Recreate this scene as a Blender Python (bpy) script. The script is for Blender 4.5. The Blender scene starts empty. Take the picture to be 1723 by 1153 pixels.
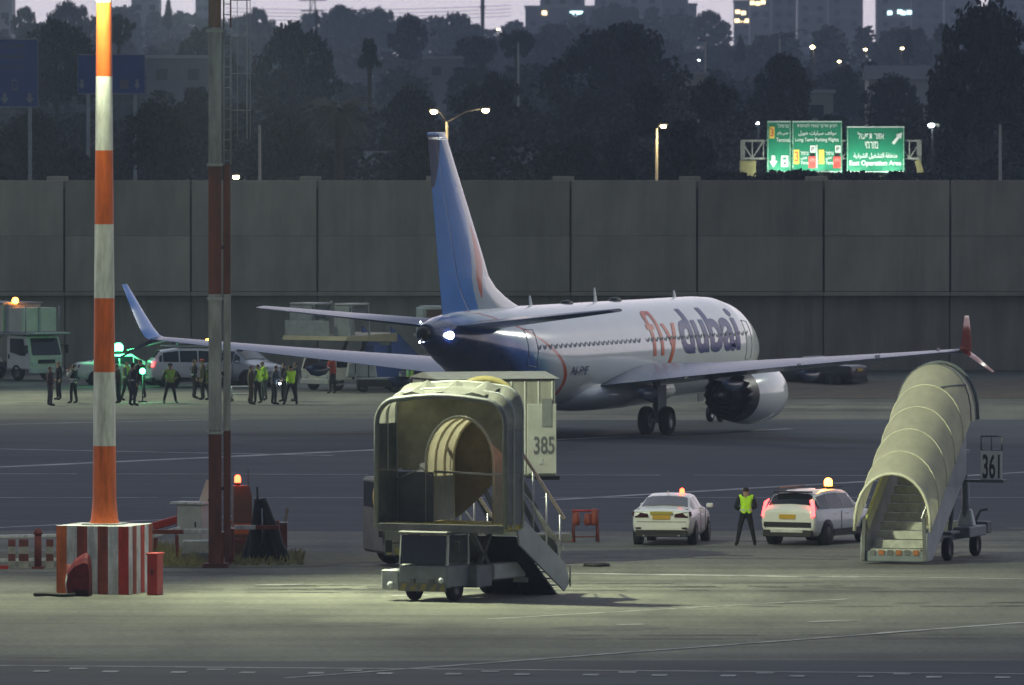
import bpy, bmesh, math, random
from mathutils import Vector, Matrix, noise
S = bpy.context.scene
COL = S.collection
R = math.radians
V = Vector
rnd = random.Random(7)

# ---------------------------------------------------------------- camera
CAM_H, FPX, W0, H0, HZ = 12.6, 15700.0, 1723.0, 1153.0, 192.0
PITCH = math.atan((H0 / 2 - HZ) / FPX)
cam_d = bpy.data.cameras.new('camera')
cam = bpy.data.objects.new('camera', cam_d)
COL.objects.link(cam)
cam.location = (0, 0, CAM_H)
cam.rotation_euler = (math.pi / 2 - PITCH, 0, 0)
cam_d.sensor_width = 36
cam_d.lens = 36 * FPX / W0
cam_d.clip_start = 1
cam_d.clip_end = 9000
cam_d.dof.use_dof = True
cam_d.dof.focus_distance = 300
cam_d.dof.aperture_fstop = 4.4
S.camera = cam

# ---------------------------------------------------------------- world (dusk sky, sun just under the horizon)
SKY_STRENGTH, SUN_EL, SUN_ROT, EXPOSURE = 0.10, -1.2, 20.0, 0.0
world = bpy.data.worlds.new('World')
S.world = world
world.use_nodes = True
wn = world.node_tree.nodes
wl = world.node_tree.links
sky = wn.new('ShaderNodeTexSky')
sky.sky_type = 'NISHITA'
sky.sun_disc = False
sky.sun_elevation = R(SUN_EL)
sky.sun_rotation = R(SUN_ROT)
sky.air_density = 1.0
sky.dust_density = 1.5
sky.ozone_density = 1.5
# the after-glow: pale lilac low in the west, dull blue overhead, added to the Sky Texture
tcw = wn.new('ShaderNodeTexCoord')
sep = wn.new('ShaderNodeSeparateXYZ')
wl.new(tcw.outputs['Generated'], sep.inputs[0])
glow = wn.new('ShaderNodeValToRGB')
SKYK = 7.6
stops = [(0.0, (.50, .55, .66)), (.12, (.52, .55, .68)), (.38, (.33, .405, .56)), (.8, (.24, .315, .45)), (1.0, (.22, .30, .43))]
glow.color_ramp.elements[0].position, glow.color_ramp.elements[0].color = 0, (*stops[0][1], 1)
glow.color_ramp.elements[1].position, glow.color_ramp.elements[1].color = 1, (*stops[-1][1], 1)
for q, c in stops[1:-1]:
    glow.color_ramp.elements.new(q).color = (*c, 1)
wl.new(sep.outputs['Z'], glow.inputs['Fac'])
az = wn.new('ShaderNodeMapRange')
az.inputs['From Min'].default_value = -1
az.inputs['From Max'].default_value = 1
az.interpolation_type = 'SMOOTHSTEP'
az.inputs['To Min'].default_value = .32 * SKYK
az.inputs['To Max'].default_value = 1.0 * SKYK
wl.new(sep.outputs['Y'], az.inputs['Value'])
vm = wn.new('ShaderNodeVectorMath')
vm.operation = 'SCALE'
wl.new(glow.outputs['Color'], vm.inputs[0])
wl.new(az.outputs[0], vm.inputs['Scale'])
va = wn.new('ShaderNodeVectorMath')
va.operation = 'ADD'
# bright after-glow band low over the western horizon, in front of us
band_ = wn.new('ShaderNodeValToRGB')
for q, c in ((0.0, (1.12, .95, 1.0)), (.06, (1.55, 1.42, 1.48)), (.14, (1.28, 1.27, 1.42)), (.28, (.3, .3, .38)), (.5, (0, 0, 0))):
    e_ = band_.color_ramp.elements[0] if q == 0 else band_.color_ramp.elements[1] if q == .5 else band_.color_ramp.elements.new(q)
    e_.position = q
    e_.color = (*c, 1)
wl.new(sep.outputs['Z'], band_.inputs['Fac'])
az2 = wn.new('ShaderNodeMapRange')
az2.interpolation_type = 'SMOOTHSTEP'
az2.inputs['From Min'].default_value = -.2
az2.inputs['From Max'].default_value = 1
az2.inputs['To Min'].default_value = 0
az2.inputs['To Max'].default_value = 1.12 * SKYK
wl.new(sep.outputs['Y'], az2.inputs['Value'])
vb = wn.new('ShaderNodeVectorMath')
vb.operation = 'SCALE'
wl.new(band_.outputs['Color'], vb.inputs[0])
wl.new(az2.outputs[0], vb.inputs['Scale'])
vc = wn.new('ShaderNodeVectorMath')
vc.operation = 'ADD'
wl.new(vm.outputs[0], vc.inputs[0])
wl.new(vb.outputs[0], vc.inputs[1])
wl.new(vc.outputs[0], va.inputs[0])
wl.new(sky.outputs[0], va.inputs[1])
bg = wn['Background']
wl.new(va.outputs[0], bg.inputs[0])
bg.inputs[1].default_value = SKY_STRENGTH

S.view_settings.view_transform = 'Standard'
S.view_settings.look = 'None'
S.view_settings.gamma = 1
S.view_settings.use_curve_mapping = False
S.view_settings.exposure = EXPOSURE
S.render.engine = 'CYCLES'
S.cycles.use_denoising = True
S.cycles.use_adaptive_sampling = False
S.cycles.max_bounces = 6
S.cycles.diffuse_bounces = 2
S.cycles.glossy_bounces = 3
S.cycles.transmission_bounces = 4
S.cycles.volume_bounces = 0
S.cycles.sample_clamp_indirect = 2
S.cycles.sample_clamp_direct = 30
S.cycles.use_light_tree = True


# ---------------------------------------------------------------- measuring helpers (photo pixel -> point of the place)
def ray(px, py):
    r, u = (px - W0 / 2) / FPX, (H0 / 2 - py) / FPX
    return V((r, math.cos(PITCH) + u * math.sin(PITCH), -math.sin(PITCH) + u * math.cos(PITCH)))

def G(px, py):
    d = ray(px, py)
    t = CAM_H / -d.z
    return V((d.x * t, d.y * t, 0))

def P(px, py, dist):
    d = ray(px, py)
    t = dist / d.y
    return V((d.x * t, dist, CAM_H + d.z * t))


# ---------------------------------------------------------------- materials
MATS = {}
def mat(name, col, rough=.6, metal=0.0, var=.12, scale=2.0, bump=0.0, spec=.4, coat=0.0, es=0.0, ecol=None, stretch=None, trans=0.0):
    if name in MATS:
        return MATS[name]
    m = bpy.data.materials.new(name)
    m.use_nodes = True
    n, l = m.node_tree.nodes, m.node_tree.links
    b = n['Principled BSDF']
    b.inputs['Roughness'].default_value = rough
    b.inputs['Metallic'].default_value = metal
    b.inputs['Specular IOR Level'].default_value = spec
    b.inputs['Coat Weight'].default_value = coat
    b.inputs['Coat Roughness'].default_value = .08
    c4 = (*col, 1)
    b.inputs['Base Color'].default_value = c4
    if var > 0:
        tc = n.new('ShaderNodeTexCoord')
        mp = n.new('ShaderNodeMapping')
        if stretch:
            mp.inputs['Scale'].default_value = stretch
        l.new(tc.outputs['Object'], mp.inputs['Vector'])
        nz = n.new('ShaderNodeTexNoise')
        nz.inputs['Scale'].default_value = scale
        nz.inputs['Detail'].default_value = 6
        nz.inputs['Roughness'].default_value = .62
        l.new(mp.outputs[0], nz.inputs['Vector'])
        cr = n.new('ShaderNodeValToRGB')
        cr.color_ramp.elements[0].position = .32
        cr.color_ramp.elements[1].position = .68
        cr.color_ramp.elements[0].color = (*[max(0, x * (1 - var)) for x in col], 1)
        cr.color_ramp.elements[1].color = (*[min(1, x * (1 + var)) for x in col], 1)
        l.new(nz.outputs['Fac'], cr.inputs['Fac'])
        l.new(cr.outputs['Color'], b.inputs['Base Color'])
        if bump > 0:
            bp = n.new('ShaderNodeBump')
            bp.inputs['Strength'].default_value = bump
            bp.inputs['Distance'].default_value = .05
            l.new(nz.outputs['Fac'], bp.inputs['Height'])
            l.new(bp.outputs[0], b.inputs['Normal'])
    if es > 0:
        m.cycles.emission_sampling = 'NONE' if es < 12 else 'AUTO'
        b.inputs['Emission Color'].default_value = (*(ecol or col), 1)
        b.inputs['Emission Strength'].default_value = es
    if trans > 0:
        b.inputs['Transmission Weight'].default_value = trans
    MATS[name] = m
    return m

def canvas(name, col, t=.35, **k):
    m = mat(name, col, .8, 0, k.pop('var', .18), 2.2, **k)
    n, l = m.node_tree.nodes, m.node_tree.links
    b = n['Principled BSDF']
    tr = n.new('ShaderNodeBsdfTranslucent')
    src = b.inputs['Base Color'].links[0].from_socket
    l.new(src, tr.inputs['Color'])
    mx = n.new('ShaderNodeMixShader')
    mx.inputs[0].default_value = t
    l.new(b.outputs[0], mx.inputs[1]); l.new(tr.outputs[0], mx.inputs[2])
    l.new(mx.outputs[0], n['Material Output'].inputs['Surface'])
    return m

def glass(name='dark_glass', col=(.012, .016, .02), rough=.06):
    return mat(name, col, rough, 0, 0, spec=.6)


# ---------------------------------------------------------------- mesh builder
class MB:
    def __init__(s):
        s.v, s.f, s.m, s.sm, s.uv = [], [], [], [], None

    def add(s, verts, faces, m=0, smooth=False, T=None):
        o = len(s.v)
        s.v += [tuple(T @ V(p)) if T is not None else tuple(p) for p in verts]
        for f in faces:
            s.f.append([i + o for i in f])
            s.m.append(m)
            s.sm.append(smooth)
        return s

    def box(s, c, d, m=0, rz=0, T=None, top=(1, 1)):
        x, y, z = d[0] / 2, d[1] / 2, d[2] / 2
        tx, ty = top
        vs = [(-x, -y, -z), (x, -y, -z), (x, y, -z), (-x, y, -z),
              (-x * tx, -y * ty, z), (x * tx, -y * ty, z), (x * tx, y * ty, z), (-x * tx, y * ty, z)]
        M = Matrix.Translation(V(c)) @ (Matrix.Rotation(rz, 4, 'Z') if rz else Matrix.Identity(4))
        if T is not None:
            M = M @ T
        return s.add(vs, [(3, 2, 1, 0), (4, 5, 6, 7), (0, 1, 5, 4), (1, 2, 6, 5), (2, 3, 7, 6), (3, 0, 4, 7)], m, False, M)

    def bar(s, a, b, w, h=None, m=0, up=(0, 0, 1)):
        a, b = V(a), V(b)
        d = b - a
        L = d.length
        if L < 1e-6:
            return s
        x = d / L
        u = V(up)
        if abs(x.dot(u)) > .98:
            u = V((0, 1, 0))
        y = u.cross(x).normalized()
        z = x.cross(y)
        M = Matrix((x, y, z)).transposed().to_4x4()
        M.translation = (a + b) / 2
        h = h or w
        X, Y, Z = L / 2, w / 2, h / 2
        vs = [(-X, -Y, -Z), (X, -Y, -Z), (X, Y, -Z), (-X, Y, -Z), (-X, -Y, Z), (X, -Y, Z), (X, Y, Z), (-X, Y, Z)]
        return s.add(vs, [(3, 2, 1, 0), (4, 5, 6, 7), (0, 1, 5, 4), (1, 2, 6, 5), (2, 3, 7, 6), (3, 0, 4, 7)], m, False, M)

    def tube(s, pts, r, n=8, m=0, caps=True, smooth=True, phase=0.0):
        pts = [V(p) for p in pts]
        rs = r if isinstance(r, (list, tuple)) else [r] * len(pts)
        vs, fs = [], []
        ref = None
        for i, p in enumerate(pts):
            t = (pts[min(i + 1, len(pts) - 1)] - pts[max(i - 1, 0)]).normalized()
            if ref is None:
                ref = V((0, 0, 1)) if abs(t.z) < .9 else V((1, 0, 0))
            a = (ref - t * ref.dot(t)).normalized()
            b = t.cross(a)
            ref = a
            for k in range(n):
                q = 2 * math.pi * k / n + phase
                vs.append(p + (a * math.cos(q) + b * math.sin(q)) * rs[i])
        for i in range(len(pts) - 1):
            for k in range(n):
                k2 = (k + 1) % n
                fs.append((i * n + k, i * n + k2, (i + 1) * n + k2, (i + 1) * n + k))
        s.add(vs, fs, m, smooth)
        if caps:
            e = (len(pts) - 1) * n
            s.add(vs, [tuple(range(n - 1, -1, -1)), tuple(range(e, e + n))], m, False)
        return s

    def lathe(s, prof, n=20, m=0, T=None, smooth=True):
        """profile of (r, z) turned about local z"""
        vs, fs = [], []
        for (r, z) in prof:
            for k in range(n):
                q = 2 * math.pi * k / n
                vs.append((r * math.cos(q), r * math.sin(q), z))
        for i in range(len(prof) - 1):
            for k in range(n):
                k2 = (k + 1) % n
                fs.append((i * n + k, i * n + k2, (i + 1) * n + k2, (i + 1) * n + k))
        return s.add(vs, fs, m, smooth, T)

    def prism(s, poly, y0, y1, m=0, T=None):
        """polygon of (x, z), extruded along y"""
        n = len(poly)
        vs = [(x, y0, z) for x, z in poly] + [(x, y1, z) for x, z in poly]
        fs = [tuple(range(n)), tuple(range(2 * n - 1, n - 1, -1))]
        for k in range(n):
            k2 = (k + 1) % n
            fs.append((k2, k, n + k, n + k2))
        return s.add(vs, fs, m, False, T)

    def loft(s, rings, m=0, closed=True, caps=False, smooth=True):
        n = len(rings[0])
        vs = [p for r in rings for p in r]
        fs = []
        for i in range(len(rings) - 1):
            for k in range(n if closed else n - 1):
                k2 = (k + 1) % n
                fs.append((i * n + k, i * n + k2, (i + 1) * n + k2, (i + 1) * n + k))
        s.add(vs, fs, m, smooth)
        if caps:
            e = (len(rings) - 1) * n
            s.add(vs, [tuple(range(n - 1, -1, -1)), tuple(range(e, e + n))], m, False)
        return s

    def quad(s, a, b, c, d, m=0):
        return s.add([a, b, c, d], [(0, 1, 2, 3)], m)

    def sphere(s, c, r, n=10, m=0, sz=1.0):
        prof = [(max(1e-4, math.sin(math.pi * i / n)) * r, -math.cos(math.pi * i / n) * r * sz) for i in range(n + 1)]
        return s.lathe(prof, max(8, n), m, Matrix.Translation(V(c)))

    def mesh(s, name, mats, bevel=0, fix=True):
        me = bpy.data.meshes.new(name)
        me.from_pydata(s.v, [], s.f)
        for mm in (mats if isinstance(mats, (list, tuple)) else [mats]):
            me.materials.append(mm)
        me.polygons.foreach_set('material_index', s.m)
        me.polygons.foreach_set('use_smooth', s.sm)
        if fix or bevel:
            bm = bmesh.new()
            bm.from_mesh(me)
            bmesh.ops.remove_doubles(bm, verts=bm.verts, dist=1e-5)
            bmesh.ops.recalc_face_normals(bm, faces=bm.faces)
            if bevel:
                es = [e for e in bm.edges if len(e.link_faces) == 2 and not (e.link_faces[0].smooth and e.link_faces[1].smooth) and e.calc_face_angle(0) > .6]
                bmesh.ops.bevel(bm, geom=es, offset=bevel, segments=1, affect='EDGES', clamp_overlap=True)
            bm.to_mesh(me)
            bm.free()
        me.update()
        return me

    def build(s, name, mats, parent=None, bevel=0, fix=True, loc=None):
        o = bpy.data.objects.new(name, s.mesh(name, mats, bevel, fix))
        COL.objects.link(o)
        if parent:
            o.parent = parent
        if loc is not None:
            o.location = loc
        return o


def tag(o, label, cat=None, group=None, kind=None):
    if label: o['label'] = label
    if cat: o['category'] = cat
    if group: o['group'] = group
    if kind: o['kind'] = kind
    return o

def thing(name, label, cat, loc=(0, 0, 0), rz=0.0, group=None):
    o = bpy.data.objects.new(name, None)
    o.empty_display_size = .3
    COL.objects.link(o)
    o.location = loc
    o.rotation_euler = (0, 0, rz)
    return tag(o, label, cat, group)

def struct(mb, name, m, **k):
    o = mb.build(name, m, **k)
    o['kind'] = 'structure'
    return o

def kids(o):
    return [c for c in COL.objects if c.parent == o]

CHILD = {}
def dup(root, label, loc, rz=0.0, scale=None, group=None):
    r = root.copy()
    COL.objects.link(r)
    r.location = loc
    r.rotation_euler = (0, 0, rz)
    if scale: r.scale = scale
    r['label'] = label
    if group: r['group'] = group
    for ch in list(root.children):
        c = ch.copy()
        COL.objects.link(c)
        c.parent = r
        for g in ch.children:
            d = g.copy()
            COL.objects.link(d)
            d.parent = c
    return r

def lamp(name, kind, loc, power, col, size=.3, aim=None, spot=None, parent=None, blend=.6):
    d = bpy.data.lights.new(name, kind)
    d.energy = power
    d.color = col
    if kind == 'AREA':
        d.size = size
    else:
        d.shadow_soft_size = size
    if kind == 'SPOT':
        d.spot_size = spot or R(120)
        d.spot_blend = blend
    o = bpy.data.objects.new(name, d)
    COL.objects.link(o)
    if parent:
        o.parent = parent
    o.location = loc
    if aim is not None:
        o.rotation_euler = (V(aim) - V(loc)).to_track_quat('-Z', 'Y').to_euler()
    return o

TXT = {}
def text_mesh(body, w, h, depth=.004, bold=0.0):
    """flat lettering as a mesh filling a w x h box centred on the origin, in the local x-y plane"""
    cu = bpy.data.curves.new('lettering', 'FONT')
    cu.body = body
    cu.size = 1
    cu.extrude = 0
    cu.offset = bold
    cu.resolution_u = 4
    o = bpy.data.objects.new('lettering', cu)
    COL.objects.link(o)
    dg = bpy.context.evaluated_depsgraph_get()
    me = bpy.data.meshes.new_from_object(o.evaluated_get(dg))
    bpy.data.objects.remove(o)
    if len(me.vertices) == 0:
        return me
    xs = [v.co.x for v in me.vertices]
    ys = [v.co.y for v in me.vertices]
    x0, x1, y0, y1 = min(xs), max(xs), min(ys), max(ys)
    for v in me.vertices:
        v.co = ((v.co.x - (x0 + x1) / 2) * w / (x1 - x0), (v.co.y - (y0 + y1) / 2) * h / (y1 - y0), 0)
    return me

def lettering(name, body, w, h, m, parent, loc, rot, bold=0.0):
    me = text_mesh(body, w, h, bold=bold)
    me.name = name
    me.materials.clear()
    me.materials.append(m)
    o = bpy.data.objects.new(name, me)
    COL.objects.link(o)
    o.parent = parent
    o.location = loc
    o.rotation_euler = rot
    return o


# ---------------------------------------------------------------- shared materials
WHITE = mat('white_paint', (.74, .75, .72), .35, 0, .08, 1.2, spec=.5, coat=.2)
CREAM = mat('cream_canvas', (.66, .63, .46), .75, 0, .16, 2.5, bump=.15)
GREYP = mat('grey_paint', (.34, .36, .37), .5, 0, .18, 2.5)
LGREY = mat('light_grey_paint', (.52, .54, .53), .5, 0, .15, 2.5)
DARK = mat('dark_metal', (.035, .036, .04), .55, .3, .25, 3)
BLACKM = mat('black_plastic', (.014, .014, .015), .6, 0, .2, 4)
RUBBER = mat('tyre_rubber', (.014, .014, .015), .85, 0, .3, 6)
STEEL = mat('bare_steel', (.38, .39, .40), .38, .85, .15, 3)
REDP = mat('red_paint', (.42, .035, .025), .5, 0, .2, 2)
DKRED = mat('dark_red_paint', (.17, .035, .026), .65, 0, .3, 2.5)
ORANGE = mat('orange_paint', (.68, .14, .02), .5, 0, .12, 2)
GLASS = glass()
YELLOW = mat('yellow_paint', (.72, .50, .05), .5, 0, .15, 4)
PLATE_Y = mat('plate_yellow', (.55, .33, .035), .45, 0, .05, 4)
BLUE_L = mat('blue_panel', (.05, .10, .34), .5, 0, .15, 2)
RED_GLOW = mat('red_lamp_glow', (1, .05, .02), .4, 0, 0, es=14, ecol=(1, .06, .02))
ORANGE_GLOW = mat('orange_lamp_glow', (1, .4, .05), .4, 0, 0, es=22, ecol=(1, .28, .03))
GREEN_GLOW = mat('green_lamp_glow', (.2, 1, .4), .4, 0, 0, es=24, ecol=(.06, 1, .28))
WARM_GLOW = mat('warm_lamp_glow', (1, .8, .5), .4, 0, 0, es=26, ecol=(1, .74, .36))
WHITE_GLOW = mat('white_lamp_glow', (1, 1, 1), .4, 0, 0, es=40, ecol=(.85, .95, 1))
LINE = mat('line_paint', (.34, .34, .34), .85, 0, .6, .9)

# ================================================================ SETTING
def ground_mat():
    m = bpy.data.materials.new('apron_asphalt')
    m.use_nodes = True
    n, l = m.node_tree.nodes, m.node_tree.links
    b = n['Principled BSDF']
    tc = n.new('ShaderNodeTexCoord')
    def nz(scale, detail=6, st=None, rough=.6):
        mp = n.new('ShaderNodeMapping')
        if st: mp.inputs['Scale'].default_value = st
        l.new(tc.outputs['Object'], mp.inputs['Vector'])
        t = n.new('ShaderNodeTexNoise')
        t.inputs['Scale'].default_value = scale
        t.inputs['Detail'].default_value = detail
        t.inputs['Roughness'].default_value = rough
        l.new(mp.outputs[0], t.inputs['Vector'])
        return t
    def ramp(src, stops):
        cr = n.new('ShaderNodeValToRGB')
        cr.color_ramp.elements[0].position, cr.color_ramp.elements[0].color = stops[0][0], (*stops[0][1], 1)
        cr.color_ramp.elements[1].position, cr.color_ramp.elements[1].color = stops[-1][0], (*stops[-1][1], 1)
        for p, c in stops[1:-1]:
            e = cr.color_ramp.elements.new(p)
            e.color = (*c, 1)
        l.new(src, cr.inputs['Fac'])
        return cr
    def mixc(a, bb, fac, mode='MULTIPLY'):
        x = n.new('ShaderNodeMix')
        x.data_type = 'RGBA'
        x.blend_type = mode
        x.inputs[0].default_value = fac
        l.new(a, x.inputs[6]); l.new(bb, x.inputs[7])
        return x.outputs[2]
    big = ramp(nz(.05, 5).outputs['Fac'], [(.3, (.125, .128, .112)), (.7, (.210, .212, .178))])
    mid = ramp(nz(.35, 8, (1, .25, 1)).outputs['Fac'], [(.3, (.60, .60, .62)), (.5, (.96, .96, .96)), (.75, (1.2, 1.19, 1.12))])
    streak = ramp(nz(.25, 7, (.12, 1.6, 1)).outputs['Fac'], [(.38, (.58, .58, .61)), (.56, (1, 1, 1))])
    fine = ramp(nz(5, 9, None, .75).outputs['Fac'], [(.32, (.48, .48, .48)), (.68, (1.42, 1.42, 1.42))])
    c = mixc(big.outputs[0], mid.outputs[0], .9)
    c = mixc(c, streak.outputs[0], .8)
    c = mixc(c, fine.outputs[0], .8)
    l.new(c, b.inputs['Base Color'])
    b.inputs['Roughness'].default_value = .92
    b.inputs['Specular IOR Level'].default_value = .22
    bp = n.new('ShaderNodeBump')
    bp.inputs['Strength'].default_value = .5
    bp.inputs['Distance'].default_value = .03
    l.new(nz(9, 8).outputs['Fac'], bp.inputs['Height'])
    l.new(bp.outputs[0], b.inputs['Normal'])
    return m

GM = ground_mat()
g = MB().quad((-520, -60, 0), (520, -60, 0), (520, 3700, 0), (-520, 3700, 0))
struct(g, 'ground', GM, fix=False)
hl = MB()
hv = []
for j, (yy, zz) in enumerate(((2380, -.5), (2520, 9), (2700, 13), (2950, 14), (3300, 4))):
    for i in range(41):
        x = -500 + 25 * i
        hv.append((x, yy, zz * (1 + .18 * noise.noise(V((x * .01, j, 2)))) if zz > 0 else zz))
hl.add(hv, [(j * 41 + i, j * 41 + i + 1, (j + 1) * 41 + i + 1, (j + 1) * 41 + i) for j in range(4) for i in range(40)], 0, True)
struct(hl, 'added_hills', mat('hill_scrub', (.05, .055, .04), .9, 0, .3, .02), fix=False)  # low berm added to block bright sky showing below the horizon

TAXI = mat('taxiway_asphalt', (.045, .053, .067), .9, 0, .28, .35, spec=.22, stretch=(.35, 1.4, 1))
ty0, ty1 = G(800, 893).y, G(800, 706).y
t = MB()
N = 60
edge0 = [(-160 + 320 * i / N, ty0 + 1.2 * noise.noise(V((i * .7, 2, 0)))) for i in range(N + 1)]
edge1 = [(-160 + 320 * i / N, ty1 + 1.6 * noise.noise(V((i * .6, 9, 0)))) for i in range(N + 1)]
for i in range(N):
    t.quad((*edge0[i], .004), (*edge0[i + 1], .004), (*edge1[i + 1], .004), (*edge1[i], .004))
struct(t, 'taxiway', TAXI, fix=False)
t = MB()
by = G(800, 1112).y
edge = [(-160 + 320 * i / N, by + .8 * noise.noise(V((i * .5, 5, 0)))) for i in range(N + 1)]
for i in range(N):
    t.quad((edge[i][0], -50, .004), (edge[i + 1][0], -50, .004), (*edge[i + 1], .004), (*edge[i], .004))
struct(t, 'service_road', TAXI, fix=False)

def line(name, p0, p1, w, z=.008, m=LINE, dash=None):
    a, b = G(*p0), G(*p1)
    d = (b - a)
    L = d.length
    d.normalize()
    nrm = V((-d.y, d.x, 0))
    mb = MB()
    segs = [(0, L)] if not dash else []
    if dash:
        q = 0
        while q < L:
            segs.append((q, min(L, q + dash[0])))
            q += dash[0] + dash[1]
    for s0, s1 in segs:
        k = max(1, int((s1 - s0) / 6))
        for i in range(k):
            u0, u1 = s0 + (s1 - s0) * i / k, s0 + (s1 - s0) * (i + 1) / k
            A, B = a + d * u0, a + d * u1
            mb.quad((A - nrm * w / 2) + V((0, 0, z)), (B - nrm * w / 2) + V((0, 0, z)), (B + nrm * w / 2) + V((0, 0, z)), (A + nrm * w / 2) + V((0, 0, z)))
    return struct(mb, name, m, fix=False)

line('taxi_line', (-300, 800), (640, 757), .75)
line('taxi_line', (-200, 752), (560, 767), .4, .010)
line('stand_line', (-300, 797), (1500, 801), .35, .012, dash=(9, 1.2))
line('stand_line', (-300, 838), (1900, 838), .3, .014, dash=(11, .8))
line('taxi_line', (930, 842), (1800, 791), .6, .016)
line('stand_line', (-100, 893), (420, 868), .3, .010)
line('stand_line', (945, 965), (1445, 972), .5)
line('stand_line', (1400, 970), (1800, 976), .25, .010)
line('road_line', (-200, 1119), (1900, 1136), .22, .012)
line('road_line', (480, 1142), (1560, 1061), .18, .016)
line('stand_line', (820, 1042), (1430, 1008), .14)
line('stand_line', (1370, 1046), (1450, 1044), .2, .010)
line('road_line', (1480, 1066), (1723, 1048), .25, .010)
line('stand_line', (900, 742), (1330, 722), .45, .012)
line('stand_line', (-60, 716), (400, 706), .3, .012)
for i in range(16):
    x = 70 + i * 115.5
    y = 1130.5 + i * .75
    line('road_dash', (x - 13, y), (x + 13, y + .15), .55, .018)
    if i % 2 == 0:
        line('road_dash', (x + 62 - 15, y - 4.4), (x + 62 + 15, y - 4.2), .42, .018)
for (px, py, w) in ((470, 985, 40), (690, 1003, 30), (1060, 1052, 22), (1395, 1047, 34)):
    line('scuffed_mark', (px - w, py), (px + w, py - 1), .3, .012)

TYRE = mat('tyre_rubbed_asphalt', (.085, .085, .082), .9, 0, .5, .7, spec=.2)
PATCH = [mat('patch_dark', (.105, .105, .098), .92, 0, .4, 1.6, spec=.2)]
mr_ = random.Random(44)
for k in range(26):                                  # rubbed-in tyre tracks, broken and slightly curved
    y0 = mr_.choice([mr_.uniform(214, 292), mr_.uniform(214, 292), mr_.uniform(392, 438)])
    x0, L_ = mr_.uniform(-26, 18), mr_.uniform(6, 24)
    sl, cv = mr_.uniform(-.16, .16), mr_.uniform(-.004, .004)
    mb = MB()
    for off in (0, 1.7):
        q = 0.0
        while q < L_:
            s_ = mr_.uniform(.8, 3.2)
            f_ = lambda u: V((x0 + u, y0 + off + sl * u + cv * u * u, .0055 + k * .0001))
            n_ = max(1, int(s_ / .8))
            for i in range(n_):
                a_, b_ = f_(q + s_ * i / n_), f_(q + s_ * (i + 1) / n_)
                w_ = .11
                mb.quad(a_ - V((0, w_, 0)), b_ - V((0, w_, 0)), b_ + V((0, w_, 0)), a_ + V((0, w_, 0)))
            q += s_ + mr_.uniform(.1, 1.6)
    struct(mb, 'tyre_mark', TYRE, fix=False)
for k in range(14):                                  # repaired patches and oil stains
    cx_, cy_ = mr_.uniform(-22, 22), mr_.choice([mr_.uniform(220, 290), mr_.uniform(220, 290), mr_.uniform(395, 436)])
    a_, b_ = mr_.uniform(.6, 2.6), mr_.uniform(.5, 1.6)
    mb = MB()
    vs = []
    for i in range(22):
        q = 2 * math.pi * i / 22
        rr = 1 + .35 * noise.noise(V((math.cos(q) * 1.3, math.sin(q) * 1.3, k * 2.7)))
        vs.append((cx_ + a_ * rr * math.cos(q), cy_ + b_ * rr * math.sin(q), .0045 + k * .0001))
    mb.add(vs, [tuple(range(22))])
    struct(mb, 'tarmac_stain', PATCH[0], fix=False)
SOIL = mat('dry_soil', (.085, .066, .045), .95, 0, .4, 1.4, bump=.5)
a, b, c, d = G(1290, 671), G(2300, 671), G(2300, 640), G(1290, 640)
mb = MB()
n1, n2 = 50, 8
gv = []
for j in range(n2 + 1):
    for i in range(n1 + 1):
        p = (a.lerp(b, i / n1)).lerp(d.lerp(c, i / n1), j / n2)
        h = .25 * math.sin(math.pi * j / n2) * (1 + .7 * noise.noise(p * .3)) if i else 0
        gv.append((p.x, p.y + (.8 * noise.noise(V((i * .4, 1, 0))) if j == 0 else 0), .012 + h))
mb.add(gv, [(j * (n1 + 1) + i, j * (n1 + 1) + i + 1, (j + 1) * (n1 + 1) + i + 1, (j + 1) * (n1 + 1) + i) for j in range(n2) for i in range(n1)], 0, True)
struct(mb, 'verge', SOIL, fix=False)
# worn grass margin round the obstacles on the left
mb = MB()
gv = []
c0 = G(300, 940)
for k in range(40):
    q = 2 * math.pi * k / 40
    rr = 1 + .25 * noise.noise(V((math.cos(q) * 2, math.sin(q) * 2, 3)))
    gv.append((c0.x + 6.3 * rr * math.cos(q), c0.y + 5.5 * rr * math.sin(q), .012))
mb.add(gv, [tuple(range(40))])
struct(mb, 'grass_margin', mat('worn_grass_soil', (.085, .085, .045), .95, 0, .35, 2.5, bump=.3), fix=False)

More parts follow.
